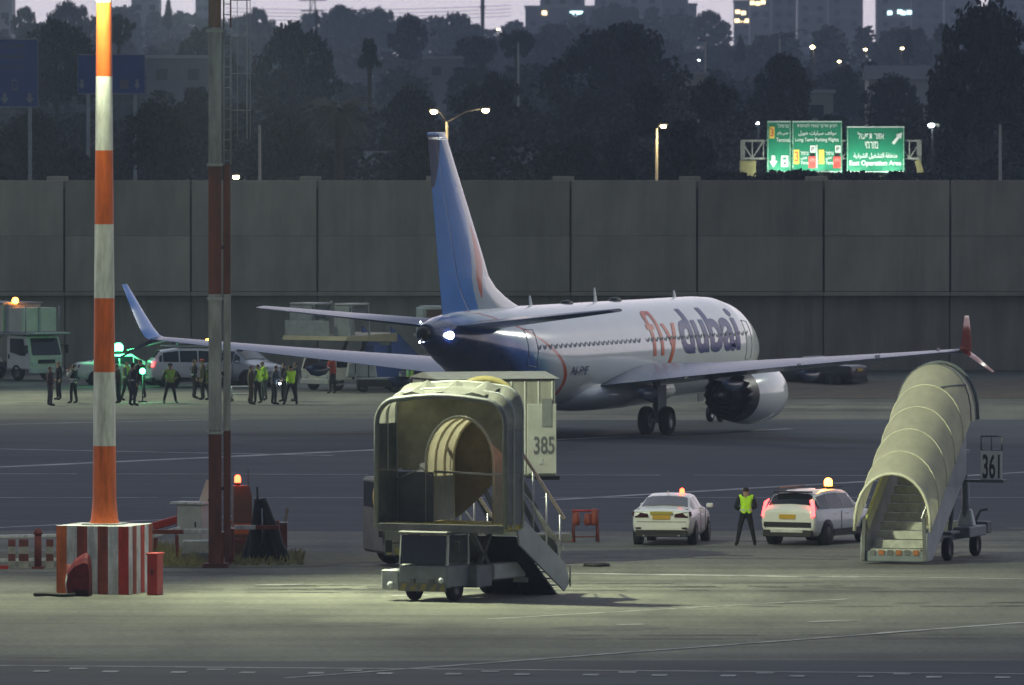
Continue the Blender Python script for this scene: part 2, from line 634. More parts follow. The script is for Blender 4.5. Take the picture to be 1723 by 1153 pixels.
# ---------------------------------------------------------------- perimeter wall
WALL_Y = 457.0
ws = FPX / WALL_Y
wz = lambda py: CAM_H - (py - HZ) / ws
wx = lambda px: (px - W0 / 2) / ws
CONC = mat('wall_concrete', (.42, .375, .29), .9, 0, .14, .55, bump=.1, spec=.2, stretch=(1, 1, .5))
CONC_L = mat('lower_wall_concrete', (.38, .34, .275), .9, 0, .2, .6, bump=.1, spec=.2, stretch=(1, 1, .4))
CONC_D = mat('wall_joint', (.20, .185, .16), .95, 0, .2, 1)
def weather(m, amt=.16, streak=.5, sc=1.0, st=(1.1, 1.1, .10)):
    n, l = m.node_tree.nodes, m.node_tree.links
    b = n['Principled BSDF']
    src = b.inputs['Base Color'].links[0].from_socket
    oi = n.new('ShaderNodeObjectInfo')
    mr = n.new('ShaderNodeMapRange')
    mr.inputs['To Min'].default_value, mr.inputs['To Max'].default_value = 1 - amt, 1 + amt
    l.new(oi.outputs['Random'], mr.inputs['Value'])
    ge = n.new('ShaderNodeNewGeometry')
    mp = n.new('ShaderNodeMapping')
    mp.inputs['Scale'].default_value = st
    l.new(ge.outputs['Position'], mp.inputs['Vector'])
    t = n.new('ShaderNodeTexNoise')
    t.inputs['Scale'].default_value = sc
    t.inputs['Detail'].default_value = 7
    t.inputs['Roughness'].default_value = .65
    l.new(mp.outputs[0], t.inputs['Vector'])
    m2 = n.new('ShaderNodeMapRange')
    m2.inputs['From Min'].default_value, m2.inputs['From Max'].default_value = .38, .6
    m2.inputs['To Min'].default_value, m2.inputs['To Max'].default_value = 1 - streak, 1.05
    l.new(t.outputs['Fac'], m2.inputs['Value'])
    mu = n.new('ShaderNodeMath'); mu.operation = 'MULTIPLY'
    l.new(mr.outputs[0], mu.inputs[0]); l.new(m2.outputs[0], mu.inputs[1])
    v = n.new('ShaderNodeVectorMath'); v.operation = 'SCALE'
    l.new(src, v.inputs[0]); l.new(mu.outputs[0], v.inputs['Scale'])
    l.new(v.outputs[0], b.inputs['Base Color'])
weather(CONC, .14, .12)
weather(CONC_L, .14, .2)
wall = thing('perimeter_wall', 'tall grey concrete wall of wide panels standing across the far side of the apron', 'wall', (0, WALL_Y, 0))
z_led, z_top = wz(491), wz(304)
pitch = 213 / ws
x_first = wx(108) - 4 * pitch
pm = None
ch = (z_top - z_led) / 2
for i in range(17):
    x = x_first + i * pitch
    for j in range(2):
        if pm is None:
            pm = MB().box((pitch / 2, .15, ch / 2), (pitch - .10, .3, ch - .006)).mesh('wall_panel', CONC, bevel=.02)
        o = bpy.data.objects.new('wall_panel', pm); COL.objects.link(o); o.parent = wall
        o.location = (x, rnd.uniform(-.015, .015), z_led + j * ch + .012)
lm = MB().box((pitch / 2, .15, z_led / 2 - .12), (pitch - .06, .3, z_led - .26)).mesh('lower_panel', CONC_L, bevel=.02)
for i in range(17):
    o = bpy.data.objects.new('lower_panel', lm); COL.objects.link(o); o.parent = wall
    o.location = (x_first + i * pitch, .55, 0)
cm = MB().box((pitch / 2, .2, 0), (pitch - .02, .78, .2)).mesh('coping', CONC, bevel=.03)
for i in range(17):
    o = bpy.data.objects.new('ledge', cm); COL.objects.link(o); o.parent = wall
    o.location = (x_first + i * pitch, 0, z_led - .11)
MB().box((x_first + 8.5 * pitch, .9, z_top / 2 - .1), (17 * pitch, .3, z_top - .25)).build('backing', CONC_D, wall)
pmx = MB().box((0, 0, 0), (1.05, .36, .62)).mesh('pillar_cap', CONC, bevel=.03)
for i in range(18):
    if i % 3 != 2 or i == 8:
        o = bpy.data.objects.new('pillar_cap', pmx); COL.objects.link(o); o.parent = wall
        o.location = (x_first + i * pitch - .35, .52, z_top - .10)

# ================================================================ AIRLINER
PW = mat('airframe_white', (.74, .76, .76), .17, 0, .05, .6, spec=.5, coat=.5)
PNAVY = mat('airframe_navy', (.012, .022, .105), .2, 0, .06, 1, spec=.5, coat=.5)
PBLUE = mat('airframe_blue', (.018, .23, .70), .22, 0, .06, 1, spec=.5, coat=.5)
PMID = mat('airframe_mid_blue', (.035, .075, .30), .2, 0, .06, 1, coat=.5)
PTEAL = mat('airframe_pale_teal', (.26, .42, .50), .2, 0, .06, 1, coat=.5)
PPALE = mat('airframe_pale_blue', (.52, .60, .68), .2, 0, .06, 1, coat=.5)
PORNG = mat('airframe_orange', (.62, .10, .03), .22, 0, .06, 1, coat=.5)
PSKY = mat('wing_sky_blue', (.10, .135, .23), .26, 0, .08, .8, spec=.35, coat=0)  # blue base carries the sky's reflection; the wing paint itself is grey
PDARK = mat('exhaust_metal', (.018, .018, .019), .45, .6, .3, 4)

AZ = R(70)
_r = G(1105, 732)
_rt = V((math.sin(AZ), -math.cos(AZ), 0))
plane_loc = _r - _rt * 2.86
plane = thing('airliner', 'white twin-engine airliner with a blue and navy tail seen from behind', 'airliner', plane_loc, AZ)

SEC = [(19.55, 2.70, .04, .04), (19.4, 2.72, .30, .28), (19.05, 2.76, .58, .55), (18.4, 2.84, .92, .86), (17.5, 2.97, 1.26, 1.20), (16.5, 3.08, 1.54, 1.53), (15.4, 3.16, 1.74, 1.80), (14.0, 3.2, 1.85, 1.95), (12.4, 3.2, 1.88, 2.0),
       (-6.0, 3.2, 1.88, 2.0), (-8.5, 3.27, 1.86, 1.93), (-11, 3.47, 1.72, 1.73), (-13, 3.72, 1.45, 1.46), (-15, 4.0, 1.1, 1.12), (-16.8, 4.2, .74, .78), (-17.9, 4.31, .46, .5), (-18.4, 4.35, .30, .34)]
def fsec(x):
    for i in range(len(SEC) - 1):
        a, b = SEC[i], SEC[i + 1]
        if a[0] >= x >= b[0]:
            t = (a[0] - x) / (a[0] - b[0])
            if i > 7:
                t = t * t * (3 - 2 * t) * .35 + t * .65
            return [a[k] + (b[k] - a[k]) * t for k in (1, 2, 3)]
    return list(SEC[0 if x > 0 else -1][1:])

def fus_pt(x, th, off=0.0):
    """th = 0 at the right-hand side (-Y), pi/2 on the crown"""
    zc, rw, rh = fsec(x)
    return V((x, -(rw + off) * math.cos(th), zc + (rh + off) * math.sin(th)))

def livery_mat():
    m = bpy.data.materials.new('airframe_livery')
    m.use_nodes = True
    n, l = m.node_tree.nodes, m.node_tree.links
    b = n['Principled BSDF']
    b.inputs['Roughness'].default_value = .17
    b.inputs['Coat Weight'].default_value = .5
    b.inputs['Coat Roughness'].default_value = .08
    tc = n.new('ShaderNodeTexCoord'); sp = n.new('ShaderNodeSeparateXYZ')
    l.new(tc.outputs['Object'], sp.inputs[0])
    def M(op, a, b_=None):
        k = n.new('ShaderNodeMath'); k.operation = op
        for i, v in enumerate((a, b_)):
            if v is None: continue
            if isinstance(v, (int, float)): k.inputs[i].default_value = v
            else: l.new(v, k.inputs[i])
        return k.outputs[0]
    h = M('MAXIMUM', M('SUBTRACT', sp.outputs['Z'], 2.0), 0.0)
    q = M('SUBTRACT', M('MULTIPLY', sp.outputs['X'], -1.0), M('MULTIPLY', M('MULTIPLY', h, h), .72))
    q = M('ADD', q, M('MULTIPLY', M('MAXIMUM', M('SUBTRACT', 2.0, sp.outputs['Z']), 0.0), .12))
    cr = n.new('ShaderNodeValToRGB'); cr.color_ramp.interpolation = 'LINEAR'
    W, OR, PA, TE, MI, NA = (.74, .76, .76), (.62, .10, .03), (.52, .60, .68), (.22, .40, .56), (.035, .13, .46), (.012, .022, .105)
    st = [(0, W), (7.12, W), (7.16, OR), (7.48, OR), (7.52, W), (7.7, W), (8.6, PA), (9.3, TE), (10.0, MI), (10.9, MI), (11.9, NA)]
    cr.color_ramp.elements[0].color = (*W, 1)
    cr.color_ramp.elements[1].position = st[-1][0] / 20; cr.color_ramp.elements[1].color = (*NA, 1)
    for p_, c_ in st[1:-1]:
        cr.color_ramp.elements.new(p_ / 20).color = (*c_, 1)
    l.new(M('DIVIDE', q, 20.0), cr.inputs['Fac'])
    nz = n.new('ShaderNodeTexNoise'); nz.inputs['Scale'].default_value = .8; nz.inputs['Detail'].default_value = 5
    l.new(tc.outputs['Object'], nz.inputs['Vector'])
    mr = n.new('ShaderNodeMapRange'); mr.inputs['To Min'].default_value = .9; mr.inputs['To Max'].default_value = 1.06
    l.new(nz.outputs['Fac'], mr.inputs['Value'])
    vm_ = n.new('ShaderNodeVectorMath'); vm_.operation = 'SCALE'
    l.new(cr.outputs['Color'], vm_.inputs[0]); l.new(mr.outputs[0], vm_.inputs['Scale'])
    l.new(vm_.outputs[0], b.inputs['Base Color'])
    return m
mb = MB()
NX, NT = 150, 64
xs = []
x = 19.55
for i in range(NX + 1):
    f = i / NX
    xs.append(19.55 - (38 - .05) * (f ** 1.0))
xs[0] = 19.55
rings = [[fus_pt(x, 2 * math.pi * k / NT) for k in range(NT)] for x in xs]
vs = [p for r in rings for p in r]
mb.v = [tuple(p) for p in vs]
for i in range(NX):
    for k in range(NT):
        k2 = (k + 1) % NT
        f = (i * NT + k, i * NT + k2, (i + 1) * NT + k2, (i + 1) * NT + k)
        c = (vs[f[0]] + vs[f[2]]) / 2
        mb.f.append(list(f)); mb.m.append(0); mb.sm.append(True)
mb.add(vs[-NT:], [tuple(range(NT))], 0)
fus = mb.build('fuselage', livery_mat(), plane)
MB().lathe([(.30, 0), (.24, .18), (.2, .3), (.001, .3)], 16, 0, Matrix.Translation((-18.38, 0, 4.36)) @ Matrix.Rotation(-math.pi / 2, 4, 'Y')).build('tail_cone', PDARK, plane)

# cabin windows, one oval each, shared mesh
wmesh = None
for side in (-1, 1):
    for i in range(47):
        xw = 14.2 - i * .535
        if abs(xw - 1.5) < .3: continue
        th = math.asin((3.62 - 3.2) / 2.0)
        if wmesh is None:
            m_ = MB()
            m_.add([(.115 * math.copysign(abs(math.cos(q)) ** .7, math.cos(q)), 0, .17 * math.copysign(abs(math.sin(q)) ** .7, math.sin(q))) for q in [2 * math.pi * k / 12 for k in range(12)]], [tuple(range(12))])
            wmesh = m_.mesh('cabin_window', mat('cabin_glass', (.36, .38, .41), .12, 0, 0, spec=.6), fix=False)
        o = bpy.data.objects.new('cabin_window', wmesh); COL.objects.link(o); o.parent = plane
        zc, rw, rh = fsec(xw)
        th = math.asin((3.62 - zc) / rh)
        p = fus_pt(xw, th, .012)
        o.location = (xw, p.y if side < 0 else -p.y, p.z)
        o.rotation_euler = ((.21 if side < 0 else -.21 + math.pi), 0, 0) if side < 0 else (-.21, 0, math.pi)
# cockpit windscreen, doors
for side in (-1, 1):
    for (xa, xb, t0, t1) in ((17.9, 17.2, .62, .98), (17.15, 16.5, .50, .86)):
        m_ = MB()
        k = 4
        grid = [fus_pt(xa + (xb - xa) * i / k, t0 + (t1 - t0) * j / k, .012) for j in range(k + 1) for i in range(k + 1)]
        grid = [V((p.x, p.y * (1 if side < 0 else -1), p.z)) for p in grid]
        m_.add(grid, [(j * (k + 1) + i, j * (k + 1) + i + 1, (j + 1) * (k + 1) + i + 1, (j + 1) * (k + 1) + i) for j in range(k) for i in range(k)], 0, True)
        m_.build('cockpit_window', GLASS, plane)
    for xd in (15.0, -10.6):
        m_ = MB()
        for (ta, tb, xo) in ((-.30, .55, 0), (-.30, .55, -.86)):
            m_.tube([fus_pt(xd + xo, ta + (tb - ta) * i / 8, .006) for i in range(9)], .014, 5)
        for tt in (-.30, .55):
            m_.tube([fus_pt(xd - .86 * i / 4, tt, .006) for i in range(5)], .014, 5)
        if side > 0:
            m_.v = [(a, -b, c) for a, b, c in m_.v]
        m_.build('door_outline', GREYP, plane)

# ---- titles on the right and left sides
def wrap_text(body, m, x_start, length, z_base_th, th_top, side, bold):
    me = text_mesh(body, length, th_top - z_base_th, bold=bold)
    bm = bmesh.new(); bm.from_mesh(me)
    lo = min(v.co.y for v in bm.verts); hi = max(v.co.y for v in bm.verts)
    for i in range(1, 22):
        yy = lo + (hi - lo) * i / 22
        bmesh.ops.bisect_plane(bm, geom=bm.verts[:] + bm.edges[:] + bm.faces[:], plane_co=(0, yy, 0), plane_no=(0, 1, 0))
    for v in bm.verts:
        th = z_base_th + (v.co.y - lo)
        xx = x_start + (v.co.x + length / 2) * (1 if side < 0 else -1)
        p = fus_pt(xx, th, .014)
        v.co = (p.x, p.y if side < 0 else -p.y, p.z)
    bmesh.ops.recalc_face_normals(bm, faces=bm.faces)
    bm.to_mesh(me); bm.free()
    me.materials.clear(); me.materials.append(m)
    o = bpy.data.objects.new('title_lettering', me); COL.objects.link(o); o.parent = plane
    return o
# right side reads tail to nose
T_OR = mat('title_orange', (.62, .10, .025), .3, 0, .04, 1)
T_NV = mat('title_navy', (.02, .03, .16), .3, 0, .04, 1)
wrap_text('fly', T_OR, 2.2, 3.5, -.42, .92, -1, .0)
wrap_text('dubai', T_NV, 5.9, 7.4, -.10, .92, -1, .03)
wrap_text('fly', T_OR, 13.3, 3.5, -.42, .92, 1, .018)
wrap_text('dubai', T_NV, 9.6, 7.4, -.10, .92, 1, .03)
wrap_text('A6-FMF', T_NV, -7.0, 1.9, -.36, -.18, -1, .0)

# ---- aerofoil surfaces
def foil(n=18, t=.12, camber=.015):
    up, lo = [], []
    for i in range(n + 1):
        x = .5 * (1 - math.cos(math.pi * i / n))
        yt = 5 * t * (.2969 * math.sqrt(x) - .126 * x - .3516 * x * x + .2843 * x ** 3 - .1015 * x ** 4)
        yc = camber * 4 * x * (1 - x)
        up.append((x, yc + yt)); lo.append((x, yc - yt))
    return up[::-1] + lo[1:-1]

def wing_ring(le, chord, t, twist, axis_y, dz=0, camber=.018, cant=0.0):
    """le = (x, y, z) leading edge, chord runs to -X"""
    pts = []
    for (u, v) in foil(18, t, camber):
        X, Z = -u * chord, v * chord
        c, s_ = math.cos(twist), math.sin(twist)
        X, Z = X * c - Z * s_ * -1 * 0 - 0, Z + X * math.tan(twist) * 1.0
        pts.append(V((le[0] + X, le[1] - Z * math.sin(cant), le[2] + Z * math.cos(cant))))
    return pts

WSH = 1.15
for side in (1, -1):
    drp = .19 if side < 0 else 0.0
    st = [(1.2, 6.3, 8.2, 2.18, .115, 1.6), (1.9, 5.95, 7.85, 2.24, .115, 1.5), (5.0, 4.3, 6.15, 2.5, .10, 1.0), (9, 2.2, 4.55, 2.87, .095, .3), (13, .1, 3.05, 3.27, .09, -.4), (16.2, -1.6, 1.9, 3.62, .085, -1.0), (16.7, -1.87, 1.72, 3.68, .085, -1.0)]
    rings = [wing_ring((x - WSH, side * y, z - drp * (y / 17) ** 2), c, t, R(tw), 1) for y, x, c, z, t, tw in st]
    w = MB().loft(rings, 0, caps=True)
    w.build('wing', PSKY, plane)
    PWR = mat('winglet_red', (.50, .075, .03), .3, 0, .06, 1, coat=.2)
    wl_col = PMID if side > 0 else PWR
    ws_ = 1.04 if side > 0 else .66
    up = [(16.7, -1.87, 1.72, 3.68, 0), (16.86, -2.12, 1.6, 3.80, .5), (17.0, -2.45, 1.42, 4.12, 1.05), (17.2, -3.0, 1.1, 4.75, 1.3), (17.5, -3.9, .55, 5.8, 1.35)]
    rings = [wing_ring((x - WSH, side * (16.7 + (y - 16.7) * ws_), 3.68 + (z - 3.68) * ws_ - drp), c, .09, 0, 1, cant=side * a) for y, x, c, z, a in up]
    MB().loft(rings, 0, caps=True).build('winglet', PBLUE if side > 0 else PWR, plane)
    dn = [(16.8, -2.3, 1.0, 3.66, -.1), (17.2, -2.6, .85, 3.45, -.5), (18.1, -3.35, .35, 2.92, -.55)]
    rings = [wing_ring((x - WSH, side * y, z - drp), c, .08, 0, 1, cant=side * a) for y, x, c, z, a in dn]
    MB().loft(rings, 0, caps=True).build('winglet_strake', wl_col, plane)
    for (y, xle, c, z) in ((3.4, 5.1, 7.0, 1.86), (6.9, 3.3, 5.4, 2.25), (10.2, 1.55, 4.1, 2.66)):
        mb = MB()
        xt = xle - c - WSH
        mb.loft([[V((xt + dx, side * y + r * math.cos(q) * .55, z - .14 + dz + r * math.sin(q))) for q in [2 * math.pi * k / 10 for k in range(10)]] for dx, dz, r in ((1.9, .02, .03), (1.4, -.04, .17), (.6, -.05, .23), (-.1, 0, .2), (-.75, .1, .03))], 0, caps=True)
        mb.build('flap_fairing', PSKY, plane)
    # flap and aileron joints on the wing's rear edge
    for y in (5.2, 9.9, 13.2, 15.8):
        mb = MB()
        tt = (y - 1.9) / 14.8
        xle = 5.95 - WSH - (y - 1.9) * .528
        ch_ = 7.85 - (y - 1.9) * (.55 if y < 5 else .40) if y < 5.3 else 6.15 - (y - 5) * .379
        zz = 2.0 + (y - 1.9) * .113
        mb.box((xle - ch_ * .9, side * y, zz - .0), (ch_ * .2, .03, .10))
        mb.build('flap_joint', GREYP, plane)
    st = [(.3, -12.4, 4.1, 4.52, .10), (7.1, -16.2, 1.45, 5.25, .09)]
    rings = [wing_ring((x, side * y, z), c, t, R(-1), 1, camber=0) for y, x, c, z, t in st]
    MB().loft(rings, 0, caps=True).build('tailplane', PSKY if side > 0 else PSKY, plane)
    # engine
    EY, EZ = side * 4.83, 1.5
    E = Matrix.Translation((-.9, EY, EZ)) @ Matrix.Rotation(math.pi / 2, 4, 'Y')
    na = MB()
    na.lathe([(.80, 7.5), (.88, 8.1), (.96, 8.28), (1.04, 8.26), (1.12, 8.0), (1.2, 7.2), (1.235, 6.4), (1.21, 5.6), (1.13, 4.9), (1.08, 4.55)], 36, 0, E)
    na.v = [(x, y, z + (.05 if z < EZ else 0) * 0) for x, y, z in na.v]
    eng = na.build('engine_nacelle', PW, plane)
    ex = MB()
    prof = [(1.08, 4.56), (1.03, 4.2), (.99, 3.95)]
    ex.lathe(prof, 36, 0, E)
    for k in range(18):                      # chevron teeth
        q0, q1, q2 = [2 * math.pi * (k + t) / 18 for t in (0.02, .5, .98)]
        f = lambda r, z, q: E @ V((r * math.cos(q), r * math.sin(q), z))
        ex.add([f(.99, 3.96, q0), f(1.0, 3.96, q1), f(.99, 3.96, q2), f(.93, 3.55, q1), f(.95, 3.94, q0), f(.95, 3.94, q2)], [(0, 1, 3), (1, 2, 3), (4, 3, 5)])
    ex.lathe([(.95, 3.95), (.9, 4.6), (.62, 5.2)], 30, 0, E)
    ex.build('exhaust_chevrons', PDARK, eng)
    MB().lathe([(.70, 5.3), (.72, 4.4), (.62, 3.6), (.50, 3.05), (.46, 3.05), (.42, 3.6)], 28, 0, E).build('core_nozzle', PDARK, eng)
    MB().lathe([(.38, 3.8), (.33, 3.2), (.18, 2.6), (.02, 2.3)], 20, 0, E).build('exhaust_plug', PDARK, eng)
    MB().lathe([(.80, 7.5), (.79, 6.9), (.3, 6.9), (.02, 7.5)], 24, 0, E).build('fan', DARK, eng)
    py = MB()
    py.prism([(6.3, EZ + 1.1), (4.1, EZ + 1.0), (2.3, EZ + .55), (.7, 2.15), (2.9, 2.42), (4.7, 2.5)], EY - .16, EY + .16)
    py.build('engine_pylon', PW, plane, bevel=.03)

# belly fairing
mb = MB()
rings = []
for dx, ww, hh in ((6.9, .3, .1), (6.2, 1.4, .45), (4.8, 2.0, .62), (1, 2.15, .68), (-2.2, 2.1, .66), (-4.2, 1.6, .5), (-5.6, .4, .12)):
    rings.append([V((dx, ww * math.cos(q), 1.62 + hh * math.sin(q) * (1 if math.sin(q) < 0 else 1.2))) for q in [2 * math.pi * k / 24 for k in range(24)]])
mb.loft(rings, 0, caps=True)
mb.build('belly_fairing', PW, plane)

# ---- fin and rudder
def fin_te(z): return -16.45 - (z - 5.0) * .235
def fin_le(z):
    pts = [(4.7, -7.2), (5.15, -7.9), (5.35, -8.8), (5.6, -9.7), (5.95, -10.7), (6.4, -11.5), (7.2, -12.15), (12, -16.35)]
    for i in range(len(pts) - 1):
        if pts[i][0] <= z <= pts[i + 1][0]:
            t = (z - pts[i][0]) / (pts[i + 1][0] - pts[i][0])
            return pts[i][1] + (pts[i + 1][1] - pts[i][1]) * t
    return pts[-1][1]
def fin_col(u, z):
    v = (z - 5.0) / 6.9
    if v > .70:
        lim = .266 + (v - .70) * .75
        cut = .50 + max(0, (.98 - v)) * 1.55
        return 1 if u > cut and v < .985 else (0 if u < lim - .2 else 4 if u < lim else 2)
    b = [(-.1, .86), (0, .78), (.1, .66), (.25, .50), (.42, .38), (.55, .30), (.7, .36)]
    for i in range(len(b) - 1):
        if b[i][0] <= v <= b[i + 1][0]:
            t = (v - b[i][0]) / (b[i + 1][0] - b[i][0])
            ub = b[i][1] + (b[i + 1][1] - b[i][1]) * t
    ub = ub * .74
    if u > ub + .035: return 2
    if u > ub: return 4
    if .08 < v < .52:
        w_ = .16 * math.sin(math.pi * (v - .08) / .44)
        if ub - .05 - w_ < u < ub - .05: return 5
    return 4 if u > ub - .20 else 0
def fin_part(name, u0, u1, nu):
    mb = MB()
    nz = 200
    zs = [4.62 + (11.92 - 4.62) * i / nz for i in range(nz + 1)]
    for sgn in (-1, 1):
        gv = []
        for z in zs:
            le, te = fin_le(z), fin_te(z)
            ch_ = le - te
            for j in range(nu + 1):
                u = u0 + (u1 - u0) * j / nu
                uu = max(u, 1e-5)
                tmax = .30 + .22 * (12 - z) / 7
                yt = tmax * 5 * (.2969 * math.sqrt(uu) - .126 * uu - .3516 * uu ** 2 + .2843 * uu ** 3 - .1036 * uu ** 4)
                gv.append((le - ch_ * u, sgn * max(0, yt) * (1 if z < 11.7 else .75), z))
        off = len(mb.v)
        mb.v += gv
        for i in range(nz):
            for j in range(nu):
                f = [i * (nu + 1) + j, i * (nu + 1) + j + 1, (i + 1) * (nu + 1) + j + 1, (i + 1) * (nu + 1) + j]
                mb.f.append([off + q for q in f])
                mb.m.append(fin_col(u0 + (u1 - u0) * (j + .5) / nu, (zs[i] + zs[i + 1]) / 2)); mb.sm.append(True)
        mb.f
    n1 = nu + 1
    e = nz * n1
    o2 = (nz + 1) * n1
    for j in range(nu):
        mb.f.append([e + j, e + j + 1, o2 + e + j + 1, o2 + e + j]); mb.m.append(0); mb.sm.append(False)
    for jj in (0, nu):
        for i in range(nz):
            mb.f.append([i * n1 + jj, (i + 1) * n1 + jj, o2 + (i + 1) * n1 + jj, o2 + i * n1 + jj]); mb.m.append(1); mb.sm.append(False)
    return mb.build(name, [PW, PNAVY, PBLUE, PTEAL, PPALE, PORNG], plane)
fin_part('fin', 0, .695, 120)
fin_part('rudder', .703, 1, 50)

# ---- landing gear
def wheel(parent, c, r, w, axis='Y', name='wheel', rim=STEEL, seg=22):
    M = Matrix.Translation(V(c)) @ Matrix.Rotation(math.pi / 2, 4, 'X' if axis == 'Y' else 'Y')
    h = w / 2
    o = MB().lathe([(r * .55, -h * .9), (r * .86, -h), (r * .97, -h * .7), (r, -h * .3), (r, h * .3), (r * .97, h * .7), (r * .86, h), (r * .55, h * .9)], seg, 0, M).build(name, RUBBER, parent)
    MB().lathe([(.01, -h * .55), (r * .2, -h * .75), (r * .5, -h * .6), (r * .58, -h * .92), (r * .58, h * .92), (r * .5, h * .6), (r * .2, h * .75), (.01, h * .55)], max(12, seg - 6), 0, M).build('rim', rim, o)
    return o
for side in (1, -1):
    y = side * 2.86
    leg = MB().tube([(.0, y, .55), (.02, y, 1.2), (.05, y * .99, 2.3)], [.10, .13, .15], 10)
    leg.tube([(0, y - .5, .56), (0, y + .5, .56)], .09, 10)
    leg = leg.build('main_gear_leg', GREYP, plane)
    MB().tube([(.05, y * .96, 1.3), (.1, y * .45, 1.75)], .07, 8).tube([(-.25, y, .8), (-.4, y, 1.15), (-.1, y, 1.5)], .045, 6).build('drag_strut', GREYP, leg)
    MB().box((.02, y + side * .22, 1.45), (.95, .05, 1.0)).build('gear_door', PW, leg, bevel=.02)
    for s2 in (-1, 1):
        wheel(plane, (0, y + s2 * .43, .565), .565, .40)
leg = MB().tube([(15.6, 0, .36), (15.55, 0, 1.6)], [.08, .12], 10).tube([(15.6, -.3, .36), (15.6, .3, .36)], .06, 8).build('nose_gear_leg', GREYP, plane)
for s2 in (-1, 1):
    wheel(plane, (15.6, s2 * .22, .35), .35, .2)
    MB().box((15.2, s2 * .42, 1.1), (1.3, .03, .5)).build('nose_gear_door', PW, leg)

# ---- antennas, lights on the crown and tail
for (xa, h, kind) in ((-6.6, .38, 0), (-2.5, .12, 1), (.9, .55, 0), (3.2, .14, 1), (10.5, .28, 0)):
    z = fsec(xa)[0] + fsec(xa)[2]
    if kind:
        MB().loft([[V((xa + a * r * 1.8, b * r, z + dz)) for a, b in [(math.cos(q), math.sin(q)) for q in [2 * math.pi * k / 10 for k in range(10)]]] for r, dz in ((.25, -.06), (.22, h * .6), (.08, h))], 0, caps=True).build('beacon_dome', DARK, plane)
    else:
        MB().prism([(xa + .16, z - .05), (xa - .2, z - .05), (xa - .22, z + h), (xa - .10, z + h)], -.02, .02).build('blade_antenna', PW, plane)
MB().sphere((-17.35, -.66, 4.28), .15, 8).build('tail_light', WHITE_GLOW, plane)
MB().sphere((-18.62, .12, 4.42), .05, 8).build('tail_light', WHITE_GLOW, plane)
MB().sphere((-18.6, .1, 4.05), .04, 8).build('tail_light', WHITE_GLOW, plane)
MB().sphere((-16.5, .85, 4.75), .03, 8).build('tail_light', WHITE_GLOW, plane)

# ================================================================ CARS
RIMD = mat('wheel_rim_dark', (.07, .072, .075), .5, .5, .2, 4)
RIMG = mat('wheel_rim_grey', (.16, .165, .17), .4, .6, .15, 4)
def wheel_set(root, xs, y, r, w, rim=RIMD):
    out = []
    for x in xs:
        for s_ in (1, -1):
            out.append(wheel(root, (x, s_ * y, r), r, w, rim=rim, seg=18))
    return out

SED = [(-2.30, .52, .80, .82, .70, .6), (-2.27, .40, .98, 1.0, .82, .74), (-2.12, .33, 1.03, 1.06, .87, .76), (-1.72, .26, 1.03, 1.09, .89, .74), (-.95, .23, 1.0, 1.40, .90, .62), (-.3, .23, .98, 1.46, .90, .61), (.35, .23, .96, 1.43, .90, .60), (1.18, .23, .95, 1.0, .89, .70), (1.85, .27, .86, .89, .86, .7), (2.18, .33, .76, .78, .8, .66), (2.3, .45, .62, .63, .68, .55)]
SUVS = [(-2.16, .50, .95, .97, .74, .66), (-2.13, .40, 1.02, 1.06, .84, .74), (-2.02, .34, 1.04, 1.14, .88, .73), (-1.72, .27, 1.04, 1.50, .90, .65), (-1.0, .25, 1.03, 1.59, .91, .64), (-.2, .25, 1.01, 1.60, .91, .64), (.5, .25, 1.0, 1.55, .91, .62), (1.2, .25, 1.0, 1.08, .90, .72), (1.75, .29, .94, .97, .88, .72), (2.05, .35, .84, .86, .82, .68), (2.18, .46, .66, .67, .70, .56)]
BIG = [(x * 1.1, zb * 1.15, be * 1.1, to * 1.13, w * 1.06, wr * 1.08) for x, zb, be, to, w, wr in SUVS]

def half(st):
    x, zb, be, to, w, wr = st
    zt = max(to - .05, be + .008)
    return [(0, zb), (w * .86, zb), (w * .97, zb + .12), (w, zb + .3 * (be - zb) + .1), (w * .985, be - .09), (w * .95, be), (wr, zt), (wr * .8, max(to, zt + .004)), (0, max(to, zt + .004) + .02)]

